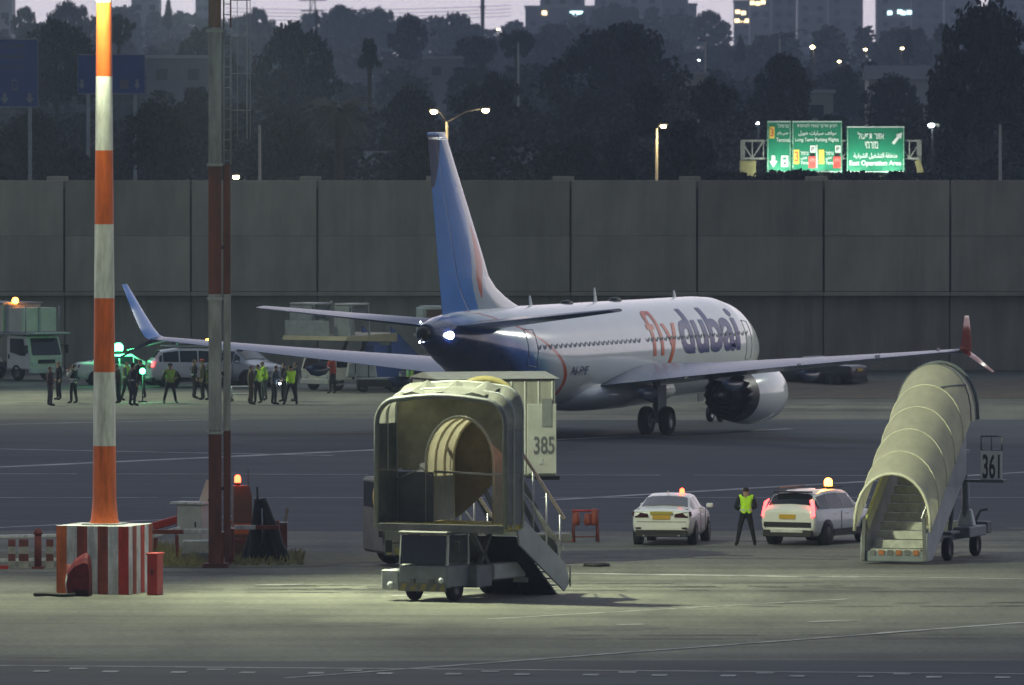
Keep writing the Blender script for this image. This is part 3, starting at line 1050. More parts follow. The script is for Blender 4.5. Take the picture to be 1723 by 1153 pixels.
def car(name, label, loc, rz, st, paint, i_deck, i_r0, i_r1, wheels, wr_, lit=False, group=None, cladding=None, plate=True, cat='car'):
    """st: stations from rear to front; i_deck..i_r0 rear window, i_r0..i_r1 roof, i_r1..i_r1+1 windscreen"""
    root = thing(name, label, cat, loc, rz, group)
    rings = []
    for s_ in st:
        h = half(s_)
        rings.append([V((s_[0], y, z)) for y, z in h] + [V((s_[0], -y, z)) for y, z in h[-2:0:-1]])
    mb = MB()
    sub = []
    for i in range(len(rings) - 1):
        for k in range(3):
            t = k / 3
            sub.append([rings[i][j].lerp(rings[i + 1][j], t) for j in range(len(rings[0]))])
    sub.append(rings[-1])
    mb.loft(sub, 0, caps=True)
    mb.build('body', paint, root)
    # glass
    def strip(i, j0, j1, s0, s1, t0, t1, name_, off=.014):
        A, B = rings[i], rings[i + 1]
        k = 4
        gv = []
        for b_ in range(k + 1):
            for a_ in range(k + 1):
                s_, t_ = s0 + (s1 - s0) * a_ / k, t0 + (t1 - t0) * b_ / k
                jj = j0 + (j1 - j0) * t_
                jf = min(int(jj), j1 - 1) if j1 > j0 else int(jj)
                fr = jj - jf
                p = A[jf].lerp(A[jf + 1], fr).lerp(B[jf].lerp(B[jf + 1], fr), s_)
                gv.append(p)
        nrm = (gv[k] - gv[0]).cross(gv[k * (k + 1)] - gv[0]).normalized()
        cen = sum(gv, V()) / len(gv)
        if nrm.dot(cen - V((0, 0, .7))) < 0: nrm = -nrm
        gv = [p + nrm * off for p in gv]
        return MB().add(gv, [(b_ * (k + 1) + a_, b_ * (k + 1) + a_ + 1, (b_ + 1) * (k + 1) + a_ + 1, (b_ + 1) * (k + 1) + a_) for a_ in range(k) for b_ in range(k)], 0, True).build(name_, GLASS, root)
    strip(i_deck, 6, 10, .14, .92, .06, .94, 'rear_window', .02)
    strip(i_r1, 6, 10, .06, .86, .05, .95, 'windscreen', .02)
    for i in range(i_r0, i_r1):
        strip(i, 5, 6, .04, .96, .06, .9, 'side_window', .012)
        strip(i, 10, 11, .04, .96, .1, .94, 'side_window', .012)
    strip(i_deck, 5, 6, .55, .95, .1, .8, 'side_window', .012)
    strip(i_deck, 10, 11, .55, .95, .2, .9, 'side_window', .012)
    strip(i_r1, 5, 6, .04, .5, .1, .8, 'side_window', .012)
    strip(i_r1, 10, 11, .04, .5, .2, .9, 'side_window', .012)
    # arches and wheels
    W_ = st[len(st) // 2][4]
    for x in wheels:
        for s_ in (1, -1):
            M = Matrix.Translation((x, s_ * (W_ - .10), wr_ + .02)) @ Matrix.Rotation(math.pi / 2, 4, 'X')
            MB().lathe([(.01, -.112), (wr_ * 1.17, -.112), (wr_ * 1.17, .112), (.01, .112)], 22, 0, M).build('wheel_arch', BLACKM, root)
            wheel(root, (x, s_ * (W_ - .09), wr_), wr_, .22, rim=RIMG, seg=20)
    xr, xf = st[0][0], st[-1][0]
    be = st[2][2]
    MB().box((xr + .05, 0, .36), (.2, st[1][4] * 1.86, .2), top=(.8, 1)).build('rear_bumper', BLACKM, root, bevel=.02)
    MB().box((xf - .08, 0, .38), (.25, st[-2][4] * 1.75, .22)).build('front_bumper', BLACKM, root, bevel=.02)
    if cladding:
        for s_ in (1, -1):
            MB().box(((wheels[0] + wheels[1]) / 2, s_ * (W_ + .002), .36), (abs(wheels[1] - wheels[0]) - 2 * wr_ - .1, .05, .2)).build('sill_cladding', BLACKM, root, bevel=.01)
        MB().box((xr - .03, 0, .43), (.10, 1.05, .10)).build('skid_plate', LGREY, root, bevel=.02)
    for s_ in (1, -1):
        MB().box((.95, s_ * (W_ + .08), be + .03), (.14, .2, .13)).build('mirror', paint, root, bevel=.03)
        for k in range(2):
            MB().box((-.25 - k * .85 + .3, s_ * (W_ + .006), be - .14), (.16, .02, .03)).build('door_handle', paint, root)
            xs_ = .62 - k * .98
            MB().box((xs_, s_ * (W_ - .001), (be + .32) / 2), (.015, .012, be - .42)).build('door_seam', BLACKM, root)
    if plate:
        MB().box((xr - .022, .0, be - .19), (.02, .52, .13)).build('number_plate', PLATE_Y, root)
    return root

WCAR = mat('car_white', (.78, .79, .77), .28, 0, .05, 1, spec=.5, coat=.5)
SILV = mat('car_silver', (.36, .38, .40), .3, .3, .06, 1, coat=.5)
BLKCAR = mat('car_black', (.012, .013, .016), .25, 0, .1, 1, coat=.5)
TAILDK = mat('tail_lamp_unlit', (.05, .008, .01), .15, 0, 0, spec=.6)
TAILON = mat('tail_lamp_lit', (1, .06, .05), .3, 0, 0, es=6, ecol=(1, .07, .07))
HEADL = mat('headlamp', (.6, .63, .66), .1, 0, 0, spec=.7)

def heading_from(dx, dy):
    return math.atan2(dy, dx)

def lampbox(root, name, pts, depth, m):
    """polygon of (y, z) at the car's rear, extruded along x"""
    x = pts[0][0]
    n = len(pts)
    vs = [(p[0], p[1], p[2]) for p in pts] + [(p[0] + depth, p[1], p[2]) for p in pts]
    return MB().add(vs, [tuple(range(n)), tuple(range(2 * n - 1, n - 1, -1))] + [(k, (k + 1) % n, n + (k + 1) % n, n + k) for k in range(n)]).build(name, m, root)

# white sedan seen from behind, red beacon on the roof
a_ = R(90 - 9)
fw = V((math.cos(a_), math.sin(a_), 0))
loc = G(1118, 917) + fw * 1.65
sed = car('sedan', 'white sedan seen from behind with a small red beacon lit on its roof', loc, a_, SED, WCAR, 3, 4, 6, (-1.38, 1.32), .32)
for s_ in (1, -1):
    lampbox(sed, 'tail_light', [(-2.345, s_ * .38, .84), (-2.30, s_ * .76, .82), (-2.20, s_ * .885, .88), (-2.20, s_ * .86, 1.0), (-2.31, s_ * .72, .99), (-2.345, s_ * .40, .93)], .08, TAILDK)
    lampbox(sed, 'headlight', [(2.2, s_ * .45, .66), (2.15, s_ * .74, .68), (2.1, s_ * .76, .76), (2.18, s_ * .46, .74)], .08, HEADL)
MB().box((-2.34, 0, .96), (.025, .66, .085)).build('sign_plate', mat('plate_yellow_dim', (.42, .34, .06), .5, 0, .2, 14), sed)
lettering('sign_lettering', 'POLICE', .55, .06, BLACKM, sed, (-2.356, 0, .96), (math.pi / 2, 0, -math.pi / 2)) if False else None
MB().box((-2.345, 0, .42), (.03, 1.2, .09)).build('bumper_trim', BLACKM, sed)
b = MB().lathe([(.075, 0), (.07, .10), (.04, .14), (.001, .15)], 12, 0, Matrix.Translation((-.5, -.36, 1.47))).build('beacon', RED_GLOW, sed)
MB().box((-2.29, 0, .70), (.03, 1.45, .016)).build('boot_seam', BLACKM, sed)
MB().box((-1.95, 0, 1.055), (.02, 1.5, .02)).build('boot_edge', BLACKM, sed)
for s_ in (1, -1):
    MB().box((-2.31, s_ * .68, .52), (.03, .16, .045)).build('reflector', TAILDK, sed)
    MB().tube([(-2.36, s_ * .52, .30), (-2.2, s_ * .52, .30)], .03, 8).build('exhaust_pipe', STEEL, sed)
MB().prism([(-.95, 1.45), (-.75, 1.45), (-.95, 1.56)], -.012, .012).build('fin_antenna', WCAR, sed)

# small white sport utility with lit tail lamps and an orange beacon
a_ = R(90 - 27)
fw = V((math.cos(a_), math.sin(a_), 0)); lf = V((-fw.y, fw.x, 0))
loc = G(1340, 917) + fw * 1.55 + lf * .0
suv = car('sport_utility', 'white sport utility with red tail lamps lit and an orange beacon flashing on its roof', loc, a_, SUVS, WCAR, 2, 3, 6, (-1.32, 1.32), .34, cladding=True)
for s_ in (1, -1):
    lampbox(suv, 'tail_light', [(-2.19, s_ * .78, .84), (-2.15, s_ * .86, .86), (-2.06, s_ * .80, 1.28), (-2.0, s_ * .68, 1.36), (-2.06, s_ * .66, 1.32), (-2.13, s_ * .74, 1.18)], .05, TAILON)
    lampbox(suv, 'headlight', [(2.06, s_ * .45, .70), (2.0, s_ * .74, .72), (1.98, s_ * .76, .82), (2.04, s_ * .46, .8)], .08, HEADL)
    MB().bar((-1.5, s_ * .6, 1.66), (.3, s_ * .6, 1.66), .04, .04).build('roof_rail', BLACKM, suv)
MB().box((-1.78, 0, 1.56), (.28, 1.15, .045)).build('spoiler', BLACKM, suv, bevel=.01)
MB().box((-2.19, 0, .62), (.03, 1.5, .14)).build('bumper_trim', BLACKM, suv)
MB().box((.0, -.30, 1.64), (.34, .26, .08)).build('beacon_base', BLACKM, suv)
MB().lathe([(.12, 0), (.12, .16), (.07, .22), (.001, .23)], 14, 0, Matrix.Translation((0, -.30, 1.68))).build('beacon', ORANGE_GLOW, suv)
lamp('beacon_light', 'POINT', (0, -.30, 2.06), 55, (1, .35, .06), .1, parent=suv)

# far cars by the wall
a_ = R(12)
big = car('police_utility', 'white police utility with roof rack and lit orange roof lamp behind the group of people', G(336, 651), a_, BIG, WCAR, 2, 3, 6, (-1.5, 1.45), .38, cladding=True)
for s_ in (1, -1):
    lampbox(big, 'tail_light', [(-2.41, s_ * .80, .95), (-2.37, s_ * .92, .97), (-2.34, s_ * .92, 1.2), (-2.39, s_ * .8, 1.2)], .06, TAILON if s_ < 0 else TAILDK)
    MB().bar((-1.7, s_ * .62, 1.90), (.6, s_ * .62, 1.88), .05, .05).build('roof_rail', LGREY, big)
MB().box((-.35, 0, 1.98), (1.5, 1.2, .06)).build('roof_rack', DARK, big, bevel=.02)
MB().box((.3, 0, 2.06), (.3, 1.2, .12)).build('light_bar', BLACKM, big, bevel=.02)
MB().sphere((.3, -.35, 2.15), .09, 8).build('roof_lamp', ORANGE_GLOW, big)
lettering('side_marking', 'POLICE', .95, .16, mat('marking_grey', (.18, .18, .18), .6, 0, 0), big, (-.15, -.985, .86), (math.pi / 2, 0, 0))
far2 = car('patrol_car', 'grey car facing the aircraft just right of the red and white ladder mast', G(398, 651), R(-40), BIG, SILV, 2, 3, 6, (-1.5, 1.45), .38, plate=False)
for s_ in (1, -1):
    lampbox(far2, 'headlight', [(2.30, s_ * .45, .86), (2.2, s_ * .84, .88), (2.18, s_ * .86, .98), (2.28, s_ * .46, .96)], .08, HEADL)
MB().box((-.2, 0, 1.92), (.26, 1.2, .12)).build('light_bar', LGREY, far2, bevel=.02)
pol = car('patrol_car', 'white patrol car with a blazing green roof light partly behind the striped floodlight mast', G(209, 648), R(8), SED, WCAR, 3, 4, 6, (-1.38, 1.32), .32)
for s_ in (1, -1):
    lampbox(pol, 'tail_light', [(-2.31, s_ * .5, .84), (-2.24, s_ * .86, .84), (-2.2, s_ * .86, .97), (-2.31, s_ * .5, .97)], .05, TAILDK)
MB().box((-.3, 0, 1.55), (.28, 1.1, .12)).build('light_bar', BLACKM, pol, bevel=.02)
MB().sphere((-.3, -.3, 1.74), .23, 10).build('green_lamp_bloom', GREEN_GLOW, pol)  # sphere enlarged beyond the lamp itself to draw its bloom
lamp('green_light', 'POINT', (-.3, -.66, 1.95), 230, (.08, 1, .35), .15, parent=pol)
MB().bar((.1, -.2, 1.62), (2.1, -.3, 2.1), .035).build('light_arm', LGREY, pol)
dk = car('parked_car', 'black car parked in the dark beyond the right engine', G(1372, 652), R(150), SED, BLKCAR, 3, 4, 6, (-1.38, 1.32), .32)
MB().box((2.3, .45, .68), (.05, .22, .07)).build('headlight', HEADL, dk)
MB().box((2.3, -.45, .68), (.05, .22, .07)).build('headlight', HEADL, dk)

# ================================================================ AIRPORT VEHICLES
HAZ = mat('hazard_yellow', (.22, .18, .06), .6, 0, .2, 4)
BROWN = mat('brown_canvas', (.21, .165, .11), .8, 0, .3, 1.6, bump=.2)
CANV = canvas('dusty_canvas', (.28, .285, .262), .3, bump=.25)
FLOORY = mat('worn_yellow_floor', (.42, .34, .08), .7, 0, .5, 2.2)
TRUCKG = mat('truck_grey', (.165, .185, .20), .5, 0, .2, 1.8)
TRUCKD = mat('truck_dark_grey', (.115, .118, .122), .6, 0, .3, 1.8)
STRB = mat('stair_panel_grey', (.36, .385, .40), .5, 0, .18, 1.4)

def hazard(root, x, y0, y1, z0, z1, n, axis='x'):
    """slanted warning bars on a plate facing +x (or +y)"""
    w = (y1 - y0) / n
    for k in range(n):
        if k % 2: continue
        a = y0 + k * w
        sl = w * .6
        ps = [(a, z0), (a + w, z0), (a + w + sl, z1), (a + sl, z1)]
        ps = [(min(p, y1), z) for p, z in ps]
        mb = MB()
        if axis == 'x':
            mb.add([(x, p, z) for p, z in ps] + [(x - .01, p, z) for p, z in ps], [(0, 1, 2, 3), (7, 6, 5, 4), (0, 4, 5, 1), (1, 5, 6, 2), (2, 6, 7, 3), (3, 7, 4, 0)])
        else:
            mb.add([(p, x, z) for p, z in ps] + [(p, x - .01, z) for p, z in ps], [(0, 1, 2, 3), (7, 6, 5, 4), (0, 4, 5, 1), (1, 5, 6, 2), (2, 6, 7, 3), (3, 7, 4, 0)])
        mb.build('warning_stripe', HAZ, root)

def hoop_pts(x, yc, hw, z0, zt, r, n=6):
    """portal frame in a y-z plane: up, rounded corner, across, rounded corner, down"""
    pts = [V((x, yc - hw, z0))]
    for k in range(n + 1):
        q = math.pi - k / n * math.pi / 2
        pts.append(V((x, yc - hw + r + r * math.cos(q), zt - r + r * math.sin(q))))
    m_ = 5
    for k in range(1, m_):
        t = k / m_
        pts.append(V((x, yc - hw + r + (2 * hw - 2 * r) * t, zt + .10 * math.sin(math.pi * t))))
    for k in range(n + 1):
        q = math.pi / 2 - k / n * math.pi / 2
        pts.append(V((x, yc + hw - r + r * math.cos(q), zt - r + r * math.sin(q))))
    pts.append(V((x, yc + hw, z0)))
    return pts

# ---------------------------------------------- stair truck in front (open canopy towards us)
ang = math.atan2(-math.cos(R(28)), -math.sin(R(28)))
A = thing('stair_truck', 'canopied stair truck in front, its open platform hood facing us above a glazed cab', 'stair truck', G(731, 1011), ang)
ch = MB()
ch.box((-1.75, .28, .50), (4.9, .14, .2)).box((-1.75, -.28, .50), (4.9, .14, .2))
for x in (-.6, -1.8, -3, -4):
    ch.box((x, 0, .5), (.12, .7, .12))
ch.build('chassis_frame', TRUCKD, A)
# cab
cb = MB()
cb.box((0, 0, .66), (1.3, 1.42, .62))
cb.build('cab', TRUCKG, A, bevel=.05)
MB().box((.02, 0, 1.78), (1.22, 1.46, .09)).build('cab_roof', TRUCKD, A, bevel=.03)
for (x, y) in ((.58, .69), (.58, -.69), (-.55, .69), (-.55, -.69)):
    MB().bar((x, y, .95), (x - (.08 if x > 0 else 0), y * .98, 1.76), .06, .06).build('cab_pillar', LGREY, A)
MB().add([(.66, -.65, .98), (.66, .65, .98), (.58, .65, 1.72), (.58, -.65, 1.72), (.64, -.65, .98), (.64, .65, .98), (.56, .65, 1.72), (.56, -.65, 1.72)], [(0, 1, 2, 3), (7, 6, 5, 4), (0, 4, 5, 1), (1, 5, 6, 2), (2, 6, 7, 3), (3, 7, 4, 0)]).build('windscreen', mat('cab_glass', (.004, .008, .014), .05, 0, 0, spec=.7), A)
for y in (.70, -.70):
    MB().box((0, y, 1.36), (1.0, .02, .7)).build('side_window', GLASS, A)
for y in (-.25, .22):
    st_ = MB().box((.05, y, 1.15), (.3, .36, .5)).box((.05, y, 1.48), (.14, .22, .2)).build('cab_seat', LGREY, A, bevel=.05)
hz = MB().box((.665, 0, .38), (.03, 1.40, .22)).build('front_bumper', TRUCKD, A)
hazard(hz, .69, -.66, .66, .29, .47, 9)
MB().box((.25, -.98, .55), (.75, .5, .52)).build('battery_box', GREYP, A, bevel=.03)
MB().sphere((.64, -.95, .42), .09, 8).build('headlight', HEADL, A)
MB().sphere((.64, .55, .56), .08, 8).build('headlight', HEADL, A)
for s_ in (-1, 1):
    MB().bar((.5, s_ * .75, 1.5), (.62, s_ * .98, 1.5), .03).box((.64, s_ * 1.0, 1.42), (.06, .16, .32)).build('mirror', BLACKM, A)
# side boxes, mudguards
MB().box((-1.05, .66, .62), (.85, .5, .58)).build('side_locker', TRUCKG, A, bevel=.03)
MB().box((-1.05, -.66, .62), (.85, .5, .58)).build('side_locker', TRUCKG, A, bevel=.03)
MB().box((-2.55, .64, .70), (1.75, .46, .42)).build('side_panel', LGREY, A, bevel=.03)
MB().box((-2.55, -.64, .70), (1.75, .46, .42)).build('side_panel', LGREY, A, bevel=.03)
for s_ in (1, -1):
    pr = [(-4 + .46 * math.cos(q), .34 + .46 * math.sin(q)) for q in [math.pi * k / 10 for k in range(11)]] + [(-4 + .40 * math.cos(q), .34 + .40 * math.sin(q)) for q in [math.pi * (10 - k) / 10 for k in range(11)]]
    mb = MB()
    n_ = len(pr)
    for k in range(10):
        a0, a1, b1, b0 = pr[k], pr[k + 1], pr[n_ - 2 - k], pr[n_ - 1 - k]
        y0, y1 = s_ * .42, s_ * .84
        mb.add([(a0[0], y0, a0[1]), (a1[0], y0, a1[1]), (b1[0], y0, b1[1]), (b0[0], y0, b0[1]), (a0[0], y1, a0[1]), (a1[0], y1, a1[1]), (b1[0], y1, b1[1]), (b0[0], y1, b0[1])], [(0, 1, 2, 3), (7, 6, 5, 4), (0, 4, 5, 1), (1, 5, 6, 2), (2, 6, 7, 3), (3, 7, 4, 0)])
    mb.build('mudguard', LGREY, A)
wheel_set(A, (0.0,), .58, .34, .24)
wheel_set(A, (-4.0,), .58, .34, .24)
# lifting frame below the platform
for (x0, z0, x1, z1) in ((-.9, .6, -1.9, 1.9), (-1.9, .6, -.6, 1.9)):
    for y in (-.5, .7):
        MB().bar((x0, y, z0), (x1, y, z1), .12, .1).build('lift_arm', TRUCKD, A)
MB().tube([(-3.0, .1, .6), (-2.0, .1, 1.7)], .07, 8).build('lift_cylinder', STEEL, A)
# platform
YC, HW = .36, 1.86
MB().box((-.2, YC, 1.93), (1.1, 2 * HW - .1, .14)).box((-1.35, YC - .05, 1.93), (1.2, 2.1, .14)).build('platform_floor', FLOORY, A, bevel=.02)
MB().box((.36, YC, 1.90), (.06, 2 * HW, .22)).build('platform_edge', TRUCKD, A, bevel=.02)
hoops = [(.32, 5.22), (-.18, 5.40), (-.68, 5.56)]
for i, (x, zt) in enumerate(hoops):
    MB().tube(hoop_pts(x, YC, HW + (.03 if i == 0 else 0), 1.9, zt, .62), .075 if i == 0 else .045, 8).build('canopy_hoop', mat('hoop_grey', (.17, .18, .18), .45, .2, .15, 3) if i == 0 else GREYP, A)
def canopy_skin(hs, hw, z0, rad, off, sag, name, m, seg=6, cut=None):
    rings = []
    for i in range(len(hs) - 1):
        for k in range(seg + (1 if i == len(hs) - 2 else 0)):
            t = k / seg
            x = hs[i][0] + (hs[i + 1][0] - hs[i][0]) * t
            zt = hs[i][1] + (hs[i + 1][1] - hs[i][1]) * t - sag * math.sin(math.pi * t)
            pts = hoop_pts(x, YC, hw, z0, zt + off, rad)
            for q in pts:
                wv = noise.noise(q * 1.4 + V((3, 0, 0))) * .045
                q.z += wv if q.z > zt - .5 else 0
                if sag:
                    ft = max(0, min(1, (q.z - z0) / (zt - z0)))
                    q.y += (YC - q.y) * .035 * math.sin(math.pi * t) * ft
            rings.append(pts)
    n_ = len(rings[0])
    mb = MB()
    mb.loft(rings, 0, closed=False)
    return mb
mb = canopy_skin(hoops, HW + .02, 4.45, .62, .05, .13, 'canopy', CANV)
mb.build('canopy_fabric', CANV, A, fix=False)
# ridge battens that lift the canvas
for (y0, y1) in ((-1.0, -.3), (-.15, .6), (.75, 1.5)):
    MB().loft([[V((.05, YC - .36 + y0 - .03, 5.33)), V((.05, YC - .36 + y1, 5.33)), V((.05, YC - .36 + (y0 + y1) / 2, 5.42))], [V((-.6, YC - .36 + y0 + .12, 5.52)), V((-.6, YC - .36 + y1 + .12, 5.52)), V((-.6, YC - .36 + (y0 + y1) / 2 + .12, 5.70))]], 0, caps=True, smooth=False).build('canvas_fold', CANV, A)
for s_ in (-1, 1):
    y = YC + s_ * (HW - .02)
    MB().box((-.18, y, 2.68), (.95, .05, 1.36)).build('side_screen', TRUCKD, A)
    for k, x in enumerate((.07, -.43)):
        MB().box((x, y + s_ * .01, 3.95), (.46, .04, 1.25)).build('side_glazing', mat('dusty_glass', (.10, .12, .13), .2, 0, .3, 2), A)
# inside: lower panels, rails and the rounded rear hood over the stair head
MB().box((-.72, YC - 1.3, 2.65), (.06, 1.05, 1.3)).build('inner_panel', TRUCKD, A, bevel=.02)
MB().box((-.74, YC - 1.45, 3.9), (.05, .5, 1.1)).build('inner_canvas', mat('inner_tan', (.30, .27, .19), .8, 0, .25, 2), A)
MB().tube([(-.3, YC - 1.7, 3.1), (-.3, YC - .9, 3.42), (-.65, YC - .8, 3.2)], .025, 6).tube([(-.6, YC - .7, 3.32), (-.6, YC + 1.72, 3.26)], .03, 6).tube([(-.6, YC + 1.6, 3.26), (-.6, YC + 1.6, 2.5)], .03, 6).build('inner_rail', STEEL, A)
TY, TR = YC, 1.02
INR = canvas('inner_cream_canvas', (.32, .29, .225), .35)
def tube_arch(x, gr=0.0):
    pts = [V((x, TY - TR - gr, 2.0))]
    for j in range(15):
        th = math.pi * j / 14
        pts.append(V((x, TY - (TR + gr) * math.cos(th), 3.55 + (1.22 + gr) * math.sin(th))))
    return pts + [V((x, TY + TR + gr, 2.0))]
MB().loft([tube_arch(-.72 - .25 * k) for k in range(7)], 0, closed=False).build('rear_hood', INR, A, fix=False)
ec = tube_arch(-2.22)
rr_ = [[V((-2.22 - .45 * math.sin(q * math.pi / 2), TY + (p.y - TY) * max(.02, math.cos(q * math.pi / 2)), 3.0 + (p.z - 3.0) * max(.02, math.cos(q * math.pi / 2)))) for p in ec] for q in (0, .25, .5, .75, 1)]
MB().loft(rr_, 0, closed=False).build('hood_end', BROWN, A, fix=False)
for k in (0, 2, 4, 6):
    MB().tube(tube_arch(-.72 - .25 * k, -.03), .035, 6).build('hood_rib', mat('rib_cream', (.55, .50, .36), .6, 0, .1, 3), A)
MB().box((-1.45, TY - .98, 2.6), (1.5, .04, 1.15)).build('inner_panel', GREYP, A)
MB().loft([hoop_pts(-.70, YC, HW - .03, 3.36, 5.5, .62), [V((-.72, YC - 1.04 * math.cos(math.pi * j / 22), 3.55 + 1.24 * math.sin(math.pi * j / 22))) for j in range(len(hoop_pts(0, 0, 1, 0, 1, .1)))]], 0, closed=False).build('rear_canvas', mat('inner_tan', (.30, .27, .19), .8, 0, .25, 2), A, fix=False)
lamp_ = MB().sphere((-.9, YC + 1.55, 4.0), .05, 8).build('marker_lamp', ORANGE_GLOW, A)
MB().sphere((-.9, YC + 1.55, 3.68), .045, 8).build('marker_lamp', RED_GLOW, A)
# stair flight
sy0, sy1 = -.75, 1.40
xt, zt_, xb, zb_ = -1.95, 1.95, -4.45, .25
n_ = 9
for k in range(n_):
    t = (k + .5) / n_
    MB().box((xt + (xb - xt) * t, (sy0 + sy1) / 2, zt_ + (zb_ - zt_) * (k + 1) / n_), (.27, sy1 - sy0 - .1, .04)).build('step', STEEL, A)
for y in (sy0, sy1):
    MB().prism([(xt + .1, zt_ + .32), (xt - .05, zt_ - .55), (xb - .1, zb_ - .18), (xb - .38, zb_ + .05), (xb - .15, zb_ + .55)], y - .03, y + .03).build('stair_side', STRB, A, bevel=.01)
    r_ = MB().tube([(xt + .15, y, zt_ + 2.15), (xb - .1, y, zb_ + 1.75)], .045, 8)
    r_.build('handrail', mat('rail_pink_grey', (.52, .42, .38), .4, .3, .1, 3), A)
    for k in range(4):
        t = .05 + .3 * k
        x = xt + (xb - xt) * t; z = zt_ + (zb_ - zt_) * t
        MB().tube([(x, y, z + .25), (x, y, z + 2.15 - .42 * t)], .025, 6).build('rail_post', STEEL, A)
    MB().tube([(xt + .1, y, zt_ + 1.1), (xb - .1, y, zb_ + .95)], .025, 6).build('mid_rail', STEEL, A)
MB().box(((xt + xb) / 2, (sy0 + sy1) / 2, (zt_ + zb_) / 2 - .35), (3.0, sy1 - sy0 - .15, .05), T=Matrix.Rotation(math.atan2(zt_ - zb_, xt - xb) * -1, 4, 'Y')).build('stair_underside', DARK, A)
MB().tube([(-.65, YC + 1.86, 3.2), (xt + .1, sy1, 3.55)], .035, 6).build('rail_link', STEEL, A)
MB().tube([(xb - .35, sy1 + .05, .2), (xb - .35, sy1 + .05, .75), (xb - .2, sy1 + .05, .75)], .025, 6).build('end_rail', STEEL, A)

# ---------------------------------------------- boxy stair truck 385 behind it
fx, fy = -.96, -.28
B = thing('boarding_truck', 'boxy cream boarding truck marked 385 standing behind the canopied stair truck', 'truck', G(800, 950), math.atan2(fy, fx))
HD = 1.35       # head half width
BW = mat('box_cream', (.26, .265, .24), .6, 0, .16, 1.2, stretch=(3, 3, .5))
bx0, bx1 = -1.95, 1.45
mb = MB().box(((bx0 + bx1) / 2, 0, 3.86), (bx1 - bx0, 2 * HD, 2.72))
mb.build('head_box', BW, B, bevel=.04)
MB().add([(bx0 - .08, -HD - .08, 5.23), (bx1 + .08, -HD - .08, 5.23), (bx1 + .08, HD + .08, 5.23), (bx0 - .08, HD + .08, 5.23), (bx0 - .08, 0, 5.40), (bx1 + .08, 0, 5.40)], [(0, 1, 5, 4), (2, 3, 4, 5), (1, 2, 5), (3, 0, 4), (3, 2, 1, 0)]).build('roof', BW, B)
for k in range(9):
    x = bx0 + .12 + (bx1 - bx0 - .24) * k / 8
    MB().box((x, HD + .012, 3.86), (.035, .03, 2.6)).build('panel_seam', LGREY, B)
for k in range(5):
    MB().box((bx0 - .012, -HD + .2 + k * .57, 3.86), (.03, .05, 2.6)).build('panel_seam', LGREY, B)
MB().box((bx0 + .42, HD + .02, 3.55), (.84, .05, 1.95)).build('side_panel', mat('panel_grey_white', (.36, .37, .36), .55, 0, .12, 2), B, bevel=.01)
MB().box((bx0 + .28, HD + .05, 4.28), (.28, .03, .78)).build('window_slit', mat('slit_grey', (.17, .18, .19), .4, 0, .1, 3), B)
lettering('fleet_number', '385', .60, .50, mat('number_dark', (.10, .105, .12), .6, 0, .3, 8), B, (bx0 + .36, HD + .055, 3.37), (math.pi / 2, 0, math.pi), .02)
MB().box((bx0 + .45, HD + .05, 2.92), (.1, .02, .16)).build('small_decal', GREYP, B)
hp = []
for k in range(13):
    q = math.pi * k / 12
    hp.append(V((.15 + .85 * math.cos(q), HD + .1, 4.62 + .62 * math.sin(q))))
MB().tube(hp, .09, 8).build('hood_arch', mat('arch_yellow_cream', (.58, .50, .22), .6, 0, .15, 2), B)
MB().box((bx0 + .1, .4, 2.45), (.5, 1.6, .12)).build('box_sill', DARK, B)
MB().box((.0, 0, .75), (5.2, 1.5, .22)).build('chassis_frame', TRUCKD, B)
# cab at the left end
cx0, cx1 = 1.35, 2.98
MB().box(((cx0 + cx1) / 2, 0, 1.42), (cx1 - cx0, 2.2, 2.1)).build('cab', TRUCKD, B, bevel=.08)
MB().box((cx1 + .005, 0, 2.0), (.03, 1.8, .7)).build('windscreen', GLASS, B)
MB().box(((cx0 + cx1) / 2 + .2, 1.105, 2.0), (.9, .03, .65)).build('side_window', GLASS, B)
pl_ = MB().box(((cx0 + cx1) / 2, 1.12, .46), (cx1 - cx0 - .1, .05, .24)).build('side_bumper', TRUCKD, B)
hazard(pl_, 1.16, cx0 + .1, cx1 - .1, .36, .56, 11, 'y')
MB().sphere((cx1 + .12, .85, 1.95), .12, 8, sz=3.2).build('mirror', mat('mirror_tan', (.45, .33, .14), .5, 0, .1, 3), B)
MB().box((cx1 + .1, 1.15, 1.2), (.1, .08, .7)).build('step_bracket', BLACKM, B)
for x in (-2.0, -.8):
    for y in (-.55, .55):
        MB().bar((x, y, .8), (x + .9, y, 2.5), .14, .12).build('lift_arm', TRUCKD, B)
wheel_set(B, (2.2, -1.7), .88, .42, .28)
MB().box((-.4, .9, .75), (1.5, .3, .5)).build('side_locker', TRUCKD, B, bevel=.03)
# ---------------------------------------------- covered stairs 361 on the right
ux, uy = math.sin(R(17.5)), math.cos(R(17.5))
Cc = thing('passenger_stairs', 'cream covered passenger stairs marked 361 with steps rising away from us on the right', 'stairs', G(1504, 950), math.atan2(uy, ux))
slope = .665
zf = lambda x: .32 + slope * x
n_ = 11
for k in range(n_):
    x = .15 + k * .36
    MB().add([(x, -.72, zf(x) - .22), (x, .72, zf(x) - .22), (x, .72, zf(x)), (x, -.72, zf(x)), (x + .36, -.72, zf(x)), (x + .36, .72, zf(x)), (x + .36, -.72, zf(x) - .05), (x + .36, .72, zf(x) - .05)], [(0, 1, 2, 3), (3, 2, 5, 4), (4, 5, 7, 6), (6, 7, 1, 0), (0, 3, 4, 6), (1, 7, 5, 2)]).build('step', mat('step_metal', (.44, .45, .41), .55, .3, .25, 4), Cc)
MB().box((4.75, 0, zf(4.1) - .05), (1.3, 1.6, .1)).build('platform_floor', TRUCKG, Cc)
